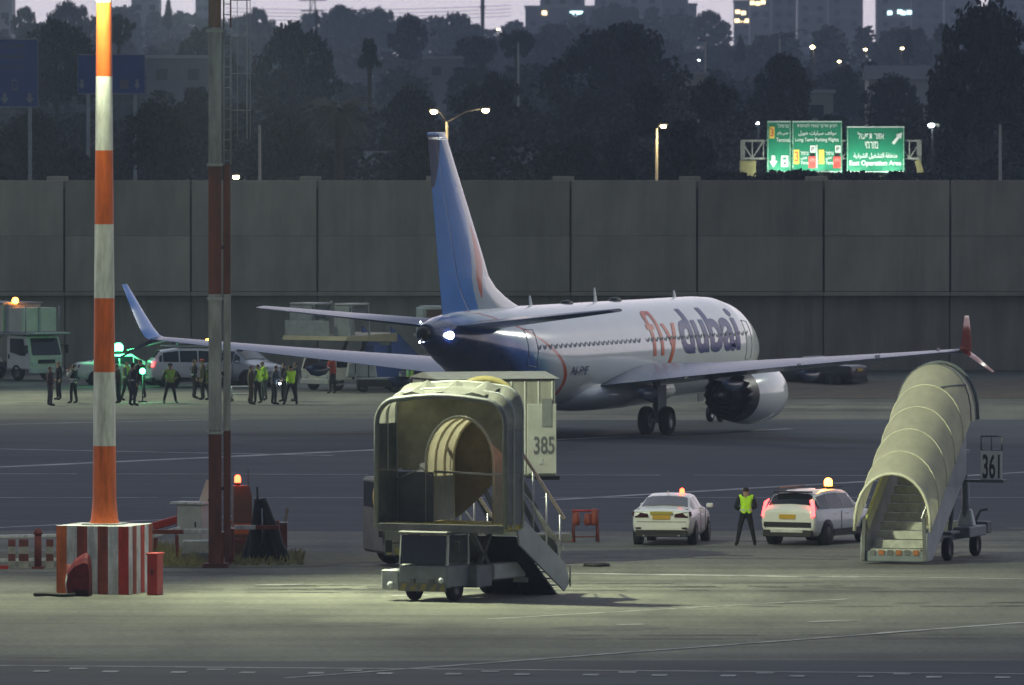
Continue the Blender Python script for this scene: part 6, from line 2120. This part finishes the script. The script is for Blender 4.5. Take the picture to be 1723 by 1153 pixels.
# dense woods that read as one mass
def wood(name, label, pxs, ytop, jitter, hw, ybot, dist, dd, n, mi, seed, per=650, leaf=.085):
    r = random.Random(seed)
    v, f, nr = [], [], []
    for k in range(n):
        px = pxs[0] + (pxs[1] - pxs[0]) * (k + r.uniform(-.4, .4)) / n
        d_ = dist + r.uniform(0, dd)
        s_ = FPX / d_
        yt = ytop(px) if callable(ytop) else ytop
        if 1215 < px < 1575 and d_ < 680:
            yt = max(yt, 334)
        top = P(px, yt + r.uniform(-jitter, jitter), d_)
        zb_ = max(0, P(px, ybot, d_).z)
        rr = hw * r.uniform(.7, 1.3) / s_
        h = max(1.5, top.z - zb_)
        for _ in range(per):
            z = r.random() ** .8
            q = r.uniform(0, 6.283)
            ra = math.sqrt(r.random()) * max(.1, 1 - z * z * .9) ** .5 * (1 + .3 * noise.noise(V((math.cos(q) * 1.5, math.sin(q) * 1.5, z * 2.5 + k * 3.1))))
            p = V((top.x + math.cos(q) * ra * rr, d_ + math.sin(q) * ra * rr * .7, zb_ + z * h))
            p += V((r.gauss(0, .03), r.gauss(0, .03), r.gauss(0, .03))) * rr
            a = V((r.gauss(0, 1), r.gauss(0, 1), r.gauss(0, 1))).normalized()
            b_ = a.cross(V((r.gauss(0, 1), r.gauss(0, 1), r.gauss(0, 1)))).normalized()
            L_ = leaf * rr * r.uniform(.6, 1.5)
            o = len(v)
            v += [tuple(p - a * L_), tuple(p + b_ * L_ * .7), tuple(p + a * L_), tuple(p - b_ * L_ * .7)]
            f.append((o, o + 1, o + 2, o + 3))
            nr.append((V(((p.x - top.x) / rr, (p.y - d_) / rr, (p.z - zb_) / h - .3)) + V((r.gauss(0, .3), r.gauss(0, .3), r.gauss(0, .3)))).normalized())
    me = bpy.data.meshes.new(name)
    me.from_pydata(v, [], f)
    soften(me, nr)
    me.materials.append(LEAF[mi])
    o = bpy.data.objects.new(name, me); COL.objects.link(o)
    return tag(o, label, 'wood', kind='stuff')
wood('tree_belt', 'dark belt of bushes and low trees right behind the wall', (-80, 1800), lambda x: 246 + 18 * math.sin(x * .013) + 12 * math.sin(x * .05), 14, 42, 330, 575, 60, 64, 0, 21)
wood('tree_belt', 'dim belt of trees behind the first dark belt', (-80, 1800), lambda x: 186 + 22 * math.sin(x * .009 + 1) + 10 * math.sin(x * .04), 16, 50, 300, 690, 90, 54, 1, 22)
wood('distant_wood', 'bluish wood across the middle distance', (-80, 1800), lambda x: 128 + 16 * math.sin(x * .011 + 2), 16, 55, 400, 1020, 200, 46, 2, 23, 1100, .11)
wood('distant_wood', 'hazy far wood along the foot of the towers', (-80, 1800), lambda x: 70 + 16 * math.sin(x * .012), 14, 55, 400, 1550, 300, 44, 2, 24, 1200, .13)
wood('distant_wood', 'palest wood along the skyline', (-80, 1250), lambda x: 31 + 10 * math.sin(x * .015 + 1), 12, 42, 400, 2150, 200, 44, 2, 25, 1200, .13)

# ---------------------------------------------------------------- far town
TOWN = [mat('town_render_%s' % n, c, .85, 0, .12, .08) for n, c in (('pale', (.40, .39, .38)), ('grey', (.27, .27, .28)), ('dim', (.19, .19, .21)), ('cream', (.34, .33, .29)))]
WINM = mat('town_window', (.03, .035, .045), .3, 0, 0)
LITW = mat('lit_window', (1, .85, .5), .4, 0, 0, es=4.5, ecol=(1, .76, .4))
LITC = mat('lit_window_cool', (.8, 1, 1), .4, 0, 0, es=4, ecol=(.62, .95, 1))
def tower(label, px0, px1, ytop, dist, mi, depth=14, lit=(), steps=0, z_off=0):
    a, b = P(px0, 150, dist), P(px1, 150, dist)
    w = b.x - a.x
    h = P(px0, ytop, dist).z
    root = thing('apartment_tower' if h > 28 else 'building', label, 'building', ((a.x + b.x) / 2, dist, 0), 0)
    MB().box((0, depth / 2, h / 2), (w, depth, h)).build('wall', TOWN[mi], root)
    MB().box((0, depth / 2, h + .35), (w + .5, depth + .5, .7)).build('roof_parapet', TOWN[(mi + 1) % 4], root)
    if steps:
        MB().box((w * .15, depth / 2, h + 1.8), (w * .3, depth * .4, 3)).build('stair_head', TOWN[mi], root)
    nf = max(2, int((h - 2) / 3.2))
    nc = max(2, int(w / 3.4))
    wm = MB().box((0, 0, 0), (1.5, .12, 1.3))
    me = wm.mesh('window', WINM, fix=False)
    k = 0
    big_ = MB()
    for j in range(nf):
        z = 2.4 + j * (h - 3) / nf
        if z < 9 and dist > 1500: continue
        for i in range(nc):
            x = -w / 2 + w * (i + .5) / nc
            if (i, j) in lit: continue
            if rnd.random() < .12: continue
            big_.box((x, -.03, z), (1.5, .12, 1.3))
    o = big_.build('windows', WINM, root, fix=False)
    o['kind'] = 'stuff'
    for j in range(nf):
        z = 1.2 + j * (h - 3) / nf
        if z < 12 or (j % 2): continue
        MB().box((rnd.uniform(-.3, .3) * w * .2, -.5, z), (w * .38, 1.0, 1.0)).build('balcony', TOWN[(mi + 3) % 4], root)
    return root
B_ = [
    ('pale hazy flats at the far left skyline behind the blue road sign', -25, 20, -6, 1900, 0, 0),
    ('pale hazy block on the skyline just right of the orange mast', 221, 268, -14, 2300, 0, 0),
    ('narrow hazy tower on the skyline left of the ladder mast', 329, 353, -26, 2700, 2, 0),
    ('hazy stepped block on the skyline above the big dome tree', 909, 984, -22, 2500, 1, 1),
    ('hazy low block left of the stepped block with a cool lit sign', 884, 1010, 14, 2420, 2, 0),
    ('hazy wide tower right of the stepped block', 1001, 1056, -18, 2650, 2, 1),
    ('tall hazy tower with lit top window, middle of the skyline', 1052, 1112, -40, 2560, 1, 0),
    ('hazy tower next to the gap of open sky', 1113, 1158, -6, 2500, 2, 0),
    ('low hazy wing at the edge of the open sky gap', 1159, 1172, 10, 2480, 1, 0),
    ('low block with warm lit windows right of the sky gap', 1236, 1262, 4, 2750, 2, 0),
    ('tower with warm lit windows high above the green signs', 1262, 1298, -55, 2700, 1, 0),
    ('broad dark hazy tower above the left green sign', 1299, 1340, -85, 2450, 2, 0),
    ('hazy tower left of the narrow slot of sky', 1343, 1392, -90, 2520, 1, 0),
    ('hazy tower bordering the narrow slot of sky', 1394, 1452, -60, 2600, 2, 0),
    ('hazy tower with cool lit windows above the right green sign', 1476, 1532, -80, 2560, 1, 0),
    ('hazy tower second from the big right-hand tree', 1534, 1588, -70, 2640, 2, 0),
    ('hazy tower next to the big right-hand tree', 1590, 1646, -50, 2520, 1, 0),
    ('hazy block behind the big right-hand tree', 1668, 1760, -12, 2600, 2, 0),
]
TW = {}
for lab, x0, x1, yt, d_, mi, st_ in B_:
    TW[lab] = tower(lab, x0, x1, yt, d_, mi, steps=st_)
def lit(px, py, label_key_, cool=False, w=1.3, h=1.1, es=None):
    root = TW[label_key_]
    p = P(px, py, root.location.y)
    MB().box((p.x - root.location.x, -.16, p.z), (w, .14, h)).build('lit_window', LITC if cool else LITW, root)
k1, k2, k3 = B_[10][0], B_[9][0], B_[14][0]
for px, py in ((1264 + 2, 5), (1284, 4), (1275, 6)): lit(px, py, k1)
for px, py in ((1241, 20), (1251, 22), (1240, 35), (1247, 34), (1256, 35)): lit(px, py, k2, w=1.4)
for px, py in ((1497, 22), (1514, 20), (1520, 22), (1530, 21)): lit(px, py, k3, True)
lit(916, 22, B_[4][0]); lit(970, 26, B_[4][0], True, 3.4, 2.2)
lit(1146, 37, B_[7][0])
# low houses and roofs among the trees
def house(label, px0, px1, y0, y1, dist, mi, roof=None):
    a, b = P(px0, y1, dist), P(px1, y0, dist)
    w = b.x - a.x
    root = thing('building', label, 'building', ((a.x + b.x) / 2, dist, 0), 0)
    zt_ = b.z
    hr = min(2.2, (b.z - a.z) * .6) if roof else .3
    MB().box((0, 5, (zt_ - hr) / 2), (w, 10, zt_ - hr)).build('wall', TOWN[mi], root)
    if roof:
        MB().add([(-w / 2 - .3, -.4, zt_ - hr), (w / 2 + .3, -.4, zt_ - hr), (w / 2 + .3, 10.4, zt_ - hr), (-w / 2 - .3, 10.4, zt_ - hr), (-w / 2 - .3, 5, zt_), (w / 2 + .3, 5, zt_)], [(0, 1, 5, 4), (2, 3, 4, 5), (1, 2, 5), (3, 0, 4), (3, 2, 1, 0)]).build('roof', roof, root)
    else:
        MB().box((0, 5, zt_ - .1), (w + .4, 10.4, .3)).build('roof', TOWN[0], root)
    n_ = max(1, int(w / 3))
    for i in range(n_):
        x = -w / 2 + w * (i + .5) / n_
        MB().box((x, -.03, zt_ - hr - 1.5), (1.1, .1, 1.1)).build('window', WINM, root)
    return root
RF = mat('roof_sheet', (.075, .08, .09), .9, 0, .12, .6)
house('low house with a pale sheet roof behind the palm', 586, 690, 255, 300, 645, 2, RF)
house('low pale roofed shed behind the wall right of the tail top', 830, 902, 246, 300, 645, 2, RF)
house('long low white building right of the second blue road sign', 246, 352, 94, 134, 900, 2)
house('pale roofed hall with a bright roof edge right of the green signs', 1462, 1566, 110, 150, 900, 0, RF)
house('small pale house half hidden below the towers', 1150, 1190, 122, 150, 880, 3)
house('small grey house above the green signs', 1348, 1402, 152, 200, 790, 3)
house('pale low block in the haze left of the broad dome tree', 712, 802, 96, 118, 1180, 2)

# power pylon and thin skyline mast
pd = 2300
b0 = P(526, -6, pd)
py_ = thing('power_pylon', 'tiny lattice power pylon on the skyline right of the ladder mast', 'pylon', (b0.x, pd, 0))
for s_ in (1, -1):
    MB().bar((s_ * 2.4, 0, 0), (s_ * .5, 0, b0.z), .3).build('leg', DARK, py_)
for k in range(3):
    MB().bar((-3.4 + k * .5, 0, b0.z - 1 - k * 2.6), (3.4 - k * .5, 0, b0.z - 1 - k * 2.6), .3).build('cross_arm', DARK, py_)
for k in range(9):
    z0 = b0.z * k / 9; z1 = b0.z * (k + 1) / 9
    w0 = 2.4 - 1.9 * k / 9; w1 = 2.4 - 1.9 * (k + 1) / 9
    MB().bar((-w0, 0, z0), (w1, 0, z1), .18).build('brace', DARK, py_)
for k in range(4):
    w_ = MB().tube([P(380 + 60 * i, 14 + k * 6 + 5 * math.sin(math.pi * i / 8) - .6 * i, pd + 20) for i in range(9)], .06, 4).build('power_line', DARK)
    tag(w_, ['topmost', 'second', 'third', 'lowest'][k] + ' of the thin power lines across the pale sky near the pylon', 'cable', 'power lines by the pylon')
am = thing('antenna_mast', 'thin dark antenna mast on the skyline above the double street lamp', 'mast', (P(812, 0, 1900).x, 1900, 0))
MB().tube([(0, 0, 0), (0, 0, P(812, -8, 1900).z)], .4, 6).build('pole', DARK, am)
MB().box((0, 0, P(812, 12, 1900).z), (1.2, .6, .5)).build('antenna', DARK, am)

# ---------------------------------------------------------------- street lamps
POLEY = mat('lamp_pole', (.36, .34, .28), .5, 0, .1, 2)
def street_lamp(label, px, ypole, heads, dist, lit_=True, r=.16, power=0, m=WARM_GLOW, pole_r=.09):
    base = P(px, ypole, dist)
    root = thing('street_lamp', label, 'street lamp', (base.x, dist, 0))
    MB().tube([(0, 0, 0), (0, 0, base.z)], [pole_r * 1.35, pole_r * .8], 8).build('pole', POLEY if (power or not lit_) else DARK, root)
    for hx, hy in heads:
        p = P(hx, hy, dist) - V((base.x, dist, 0))
        MB().tube([(0, 0, base.z - .05), (p.x * .5, 0, base.z + (p.z - base.z) * .7 + .1), (p.x, 0, p.z + .12)], .045, 6).build('arm', DARK, root)
        h_ = MB().box((p.x, 0, p.z + .10), (.6, .3, .12), top=(.7, .7)).build('lamp_head', DARK, root, bevel=.02)
        if lit_:
            MB().sphere((p.x, 0, p.z - .03), r * .85, 8, sz=.7).build('lamp_glass', m, h_)
        if power:
            lamp('lamp_light', 'POINT', (p.x + (.2 if p.x > 0 else -.2), -.5, p.z - .35), power, (1, .75, .38), .2, parent=root)
    return root
street_lamp('tall street lamp with two lit heads beyond the wall behind the tail fin', 752, 205, ((730, 187), (817, 185)), 520, r=.24, power=260)
street_lamp('single lit street lamp beyond the wall between fin and green signs', 1105, 216, ((1116, 212),), 520, r=.19, power=260)
street_lamp('unlit street lamp beyond the wall just right of the ladder mast', 437, 211, ((451, 210),), 520, False)
street_lamp('unlit street lamp beyond the wall at the far right', 1683, 209, ((1692, 209),), 520, False)
street_lamp('bright white lamp right of the green signs, beyond the wall', 1569, 216, ((1567, 210),), 640, r=.26, m=WHITE_GLOW, power=0)
street_lamp('low warm lamp at the wall top right beside the ladder mast', 412, 296, ((397, 297),), 470, r=.20, power=0, pole_r=.05)
street_lamp('tiny lit lamp left of the green gantry signs', 1276, 212, ((1275, 207),), 700, r=.13, m=WHITE_GLOW)
street_lamp('bright distant lamp below the towers above the left green sign', 1369, 84, ((1367, 79),), 1100, r=.34)
street_lamp('distant lamp dot low above the gantry, left of the dim roof', 1413, 108, ((1412, 103),), 1000, r=.22)
street_lamp('distant lamp dot between the towers over the narrow sky slot', 1457, 88, ((1456, 83),), 1200, r=.26)
street_lamp('distant lamp dot beside the slender cypress', 1516, 86, ((1518, 81),), 1200, r=.26)
street_lamp('distant lamp dot in the haze left of the flat-topped tree', 837, 54, ((838, 49),), 1400, r=.24)
street_lamp('thin unlit lamp pole left of the big dome tree', 872, 72, ((880, 70),), 900, False, pole_r=.10)
street_lamp('thin unlit lamp pole left of the gantry frame, in the haze', 1187, 70, ((1178, 69),), 900, False, pole_r=.10)
street_lamp('tall unlit curved lamp beyond the green signs', 1312, 64, ((1352, 52),), 1100, False, pole_r=.10)
street_lamp('tiny distant lamp right of the big dome tree', 1177, 105, ((1176, 101),), 950, r=.13, m=WHITE_GLOW)

# ---------------------------------------------------------------- highway gantry with green signs
gd = 620.0
gs = FPX / gd
SIGNG = mat('sign_green', (.010, .22, .115), .55, 0, .05, 1)
SIGNW = mat('sign_white', (.80, .84, .80), .5, 0, .04, 1)
SIGNY = mat('sign_yellow', (.85, .62, .10), .5, 0, .04, 1)
SIGNR = mat('sign_red', (.72, .06, .05), .5, 0, .04, 1)
SIGNK = mat('sign_black', (.01, .012, .012), .5, 0, 0, 1)
TRUSS = mat('truss_galvanised', (.42, .43, .38), .5, .3, .15, 2)
g0 = P(1247, 300, gd); g1 = P(1549, 300, gd)
gan = thing('sign_gantry', 'lit highway gantry carrying three green direction signs beyond the wall', 'sign gantry', ((g0.x + g1.x) / 2, gd, 0))
gx = lambda px: P(px, 250, gd).x - gan.location.x
gz = lambda py: P(1400, py, gd).z
for py in (237, 267):
    for y in (0, .7):
        MB().bar((gx(1247), y, gz(py)), (gx(1549), y, gz(py)), .12, .12).build('chord', TRUSS, gan)
for k in range(16):
    xa, xb = gx(1247 + 302 * k / 16), gx(1247 + 302 * (k + 1) / 16)
    MB().bar((xa, 0, gz(267 if k % 2 else 237)), (xb, 0, gz(237 if k % 2 else 267)), .07).build('diagonal', TRUSS, gan)
    MB().bar((xa, 0, gz(237)), (xa, 0, gz(267)), .07).build('upright', TRUSS, gan)
PIL = mat('pillar_yellowish', (.40, .36, .16), .8, 0, .2, 1.2)
MB().box((gx(1250), .35, gz(236) / 2), (.3, .4, gz(236))).build('leg', TRUSS, gan)
MB().box((gx(1547), .35, gz(236) / 2), (.3, .4, gz(236))).build('leg', TRUSS, gan)
MB().box((gx(1258), .3, gz(270) / 2), (1.2, .9, gz(270)), top=(.9, .9)).build('pillar', PIL, gan, bevel=.05)
MB().bar((gx(1544), .3, gz(270)), (gx(1552), .3, gz(300)), .5, .4).build('bracket', PIL, gan)
def sign(px0, px1, py0, py1):
    w, h = (px1 - px0) / gs, (py1 - py0) / gs
    cx, cz = gx((px0 + px1) / 2), (gz(py0) + gz(py1)) / 2
    s_ = MB().box((cx, -.35, cz), (w, .08, h)).build('sign_board', SIGNG, gan, bevel=.01)
    bw = .075
    for (a, b) in (((cx - w / 2 + bw, cz - h / 2 + bw), (cx + w / 2 - bw, cz - h / 2 + bw)), ((cx - w / 2 + bw, cz + h / 2 - bw), (cx + w / 2 - bw, cz + h / 2 - bw)), ((cx - w / 2 + bw, cz - h / 2 + bw), (cx - w / 2 + bw, cz + h / 2 - bw)), ((cx + w / 2 - bw, cz - h / 2 + bw), (cx + w / 2 - bw, cz + h / 2 - bw))):
        d = V((b[0] - a[0], 0, b[1] - a[1])).normalized() * bw / 2
        MB().bar(V((a[0], -.395, a[1])) - d, V((b[0], -.395, b[1])) + d, .02, bw).build('border', SIGNW, s_)
    return s_
def put(s_, name, body, px0, px1, py0, py1, m=SIGNW, bold=.012):
    w, h = (px1 - px0) / gs, (py1 - py0) / gs
    return lettering(name, body, w, h, m, s_, (gx((px0 + px1) / 2), -.412, (gz(py0) + gz(py1)) / 2), (math.pi / 2, 0, 0), bold)
def plate(s_, name, px0, px1, py0, py1, m, y=-.40, t=.02):
    w, h = (px1 - px0) / gs, (py1 - py0) / gs
    return MB().box((gx((px0 + px1) / 2), y, (gz(py0) + gz(py1)) / 2), (w, t, h)).build(name, m, s_)
heb = lambda s_: s_[::-1]
def arab(s_):
    """join Arabic letters by their presentation forms, laid out right to left"""
    F = {'ا': 'ﺍﺎ', 'ب': 'ﺏﺐﺑﺒ', 'ت': 'ﺕﺖﺗﺘ', 'ة': 'ﺓﺔ', 'ح': 'ﺡﺢﺣﺤ', 'د': 'ﺩﺪ', 'ر': 'ﺭﺮ', 'ش': 'ﺵﺶﺷﺸ', 'ط': 'ﻁﻂﻃﻄ', 'غ': 'ﻍﻎﻏﻐ', 'ف': 'ﻑﻒﻓﻔ', 'ق': 'ﻕﻖﻗﻘ', 'ل': 'ﻝﻞﻟﻠ', 'م': 'ﻡﻢﻣﻤ', 'ن': 'ﻥﻦﻧﻨ', 'و': 'ﻭﻮ', 'ي': 'ﻱﻲﻳﻴ', 'ى': 'ﻯﻰ', 'س': 'ﺱﺲﺳﺴ', 'أ': 'ﺃﺄ'}
    out = []
    for i, c in enumerate(s_):
        if c not in F:
            out.append(c); continue
        prev = i > 0 and s_[i - 1] in F and len(F[s_[i - 1]]) == 4
        nxt = i + 1 < len(s_) and s_[i + 1] in F and len(F[c]) == 4
        f = F[c]
        out.append(f[3] if prev and nxt else f[1] if prev else f[2] if nxt else f[0])
    return ''.join(out)[::-1]
s1 = sign(1290, 1331, 203, 291)
put(s1, 'lettering', heb('טרמינל'), 1308, 1327, 208, 215)
put(s1, 'lettering', arab('مبنى رقم'), 1308, 1326, 220, 229)
put(s1, 'lettering', 'Terminal', 1306, 1328, 232, 239)
pl = plate(s1, 'number_plate', 1294.5, 1303, 213, 233, SIGNY)
put(s1, 'number', '3', 1296, 1301.5, 216, 230, SIGNR)
ar = MB()
X, Z = gx(1301), gz(271)
u_ = 1 / gs
ar.prism([(X - 3 * u_, Z + 9 * u_), (X + 3 * u_, Z + 9 * u_), (X + 3 * u_, Z), (X + 7 * u_, Z), (X, Z - 11 * u_), (X - 7 * u_, Z), (X - 3 * u_, Z)], -.42, -.40)
ar.build('arrow', SIGNW, s1)
plate(s1, 'symbol_plate', 1314, 1326, 262, 281, SIGNW)
plate(s1, 'symbol_mark', 1317, 1323, 265, 269, SIGNG, -.412)
plate(s1, 'symbol_mark', 1318.5, 1322, 273, 276.5, SIGNK, -.412)
s2 = sign(1332, 1417, 203, 291)
put(s2, 'lettering', heb('חניון ארוך טווח לטיסות'), 1341, 1408, 208, 216)
put(s2, 'lettering', arab('موقف سيارات طويل'), 1343, 1407, 220, 229)
put(s2, 'lettering', 'Long Term Parking Flights', 1338, 1411, 232, 240)
for x0, col, num in ((1335, SIGNY, '3'), (1377, SIGNY, '')):
    plate(s2, 'number_plate', x0 + .5, x0 + 9.5, 252, 276, col)
    if num: put(s2, 'number', num, x0 + 2, x0 + 8, 255, 272, SIGNR)
    put(s2, 'lettering', heb('טרמינל'), x0 + 12, x0 + 25, 254, 261)
    put(s2, 'lettering', arab('مبنى'), x0 + 12, x0 + 22, 263, 269)
    put(s2, 'lettering', 'Term', x0 + 12, x0 + 25, 271, 277)
    plate(s2, 'symbol_plate', x0 + 28, x0 + 37, 245, 257, SIGNW)
    put(s2, 'symbol', 'P', x0 + 30, x0 + 35, 247, 255, SIGNK)
    plate(s2, 'black_plate', x0 + 27.5, x0 + 35.5, 257.5, 263, SIGNK)
    rp = plate(s2, 'red_panel', x0 + 25, x0 + 37, 263.5, 283, SIGNR)
    put(s2, 'panel_lettering', heb('מלא'), x0 + 27, x0 + 35, 266, 272, mat('sign_pink', (.8, .4, .38), .5, 0, 0))
plate(s2, 'divider', 1373.2, 1375, 244, 283, SIGNW)
s3 = sign(1424, 1522, 212, 291)
put(s3, 'lettering', heb('אזור תפעול'), 1443, 1487, 222, 234)
put(s3, 'lettering', heb('מזרחי'), 1455, 1477, 238, 250)
put(s3, 'lettering', arab('منطقة التشغيل الشرقية'), 1436, 1509, 257, 268)
put(s3, 'lettering', 'East Operation Area', 1429, 1516, 270, 281, bold=.02)
X, Z = gx(1510), gz(232)
d1, d2 = V((.62, 0, .78)), V((.78, 0, -.62))
pt = lambda a, b: (X + (d1.x * a + d2.x * b) * u_, Z + (d1.z * a + d2.z * b) * u_)
MB().prism([pt(-13, -2.5), pt(-13, 2.5), pt(2, 2.5), pt(2, 6), pt(12, 0), pt(2, -6), pt(2, -2.5)], -.42, -.40).build('arrow', SIGNW, s3)
SL = (.90, 1.0, .86)
for px in (1291, 1312, 1329, 1346, 1361, 1404, 1417, 1424, 1434, 1448, 1464, 1479, 1494, 1508):
    MB().bar((gx(px), -.35, gz(291)), (gx(px), -.35, gz(304)), .06).bar((gx(px), -.35, gz(304)), (gx(px), -1.15, gz(304)), .06).build('lamp_arm', TRUSS, gan)
for a, b in ((1291, 1329), (1346, 1361), (1400, 1417), (1448, 1470), (1479, 1508)):
    MB().bar((gx(a), -1.15, gz(304.5)), (gx(b), -1.15, gz(304.5)), .07).build('lamp_rail', TRUSS, gan)
for px, pw in ((1310, .5), (1374, .5), (1440, .5), (1500, .5)):
    h_ = MB().box((gx(px), -1.5, gz(304)), (.62, .3, .14)).build('sign_lamp', GREYP, gan)
    MB().box((gx(px), -1.46, gz(304) + .10), (.5, .22, .05)).build('lamp_glass', mat('sign_lamp_glow', (1, 1, .95), .4, 0, 0, es=16, ecol=(.95, 1, .9)), h_)
    lamp('sign_light', 'AREA', (gx(px), -1.9, gz(304) + .2), 230 * pw, SL, .5, aim=(gx(px), -.3, gz(240)), parent=gan)

# unlit blue road signs, left
BSN = mat('sign_blue', (.010, .05, .27), .5, 0, .1, 1)
BSW = mat('sign_dull_white', (.22, .24, .28), .5, 0, .1, 1)
def blue_sign(label, px0, px1, py0, py1, dist):
    s_ = FPX / dist
    c = P((px0 + px1) / 2, (py0 + py1) / 2, dist)
    w, h = (px1 - px0) / s_, (py1 - py0) / s_
    root = thing('road_sign', label, 'road sign', (c.x, dist, 0))
    b_ = MB().box((0, 0, c.z), (w, .1, h)).build('sign_board', BSN, root)
    for (x0, z0, x1, z1) in ((-w / 2, -h / 2, w / 2, -h / 2), (-w / 2, h / 2, w / 2, h / 2), (-w / 2, -h / 2, -w / 2, h / 2), (w / 2, -h / 2, w / 2, h / 2)):
        MB().bar((x0, -.07, c.z + z0), (x1, -.07, c.z + z1), .03, .07).build('border', BSW, b_)
    for x in (-w * .35, w * .35):
        MB().box((x, .2, c.z / 2 + h * .2), (.22, .22, c.z + h * .4)).build('post', GREYP, root)
    return root, b_, c, s_
r1, b1, c1, s_1 = blue_sign('tall unlit blue road sign with arrows at the far left', -30, 64, 66, 180, 560)
for px in (8, 50):
    x, z = (px - 17) / s_1, c1.z - (165 - 123) / s_1
    MB().prism([(x - .1, z + .3), (x + .1, z + .3), (x + .1, z), (x + .25, z), (x, z - .35), (x - .25, z), (x - .1, z)], -.09, -.06).build('arrow', BSW, b1)
x, z = (25 - 17) / s_1, c1.z - (143 - 123) / s_1
MB().bar((x - .15, -.08, z - .28), (x - .15, -.08, z + .28), .03, .07).bar((x + .15, -.08, z - .28), (x + .15, -.08, z + .28), .03, .07).bar((x - .15, -.08, z + .28), (x + .15, -.08, z + .28), .03, .07).bar((x - .15, -.08, z - .28), (x + .15, -.08, z - .28), .03, .07).build('symbol', BSW, b1)
for k in range(3):
    MB().box((.0, -.07, c1.z + (46 - k * 18) / s_1), (1.7, .03, .16)).build('faded_text_bar', mat('sign_faded', (.035, .06, .16), .5, 0, .2, 3), b1)
r2, b2, c2, s_2 = blue_sign('wide unlit blue road sign behind the orange mast', 131, 244, 92, 158, 580)
for px in (138, 231):
    x, z = (px - 187.5) / s_2, c2.z - (142 - 125) / s_2
    MB().prism([(x - .08, z + .3), (x + .08, z + .3), (x + .08, z), (x + .2, z), (x, z - .3), (x - .2, z), (x - .08, z)], -.09, -.06).build('arrow', BSW, b2)
x, z = (209 - 187.5) / s_2, c2.z - (142 - 125) / s_2
MB().box((x, -.07, z), (.55, .03, .55)).build('symbol', mat('sign_faded2', (.10, .10, .17), .5, 0, .1, 3), b2)

# ---------------------------------------------------------------- haze
HAZE_D = 2.3e-4
hzm = bpy.data.materials.new('evening_haze')
hzm.use_nodes = True
hn = hzm.node_tree.nodes
hn.remove(hn['Principled BSDF'])
pv = hn.new('ShaderNodeVolumePrincipled')
pv.inputs['Color'].default_value = (.68, .80, .98, 1)
pv.inputs['Density'].default_value = HAZE_D
pv.inputs['Anisotropy'].default_value = .0
hzm.node_tree.links.new(pv.outputs[0], hn['Material Output'].inputs['Volume'])
hb_ = MB().box((0, 1800, 54), (1100, 3850, 110)).build('haze', hzm)
hb_['kind'] = 'stuff'
hb_['label'] = 'thin evening haze hanging over the airfield and town'
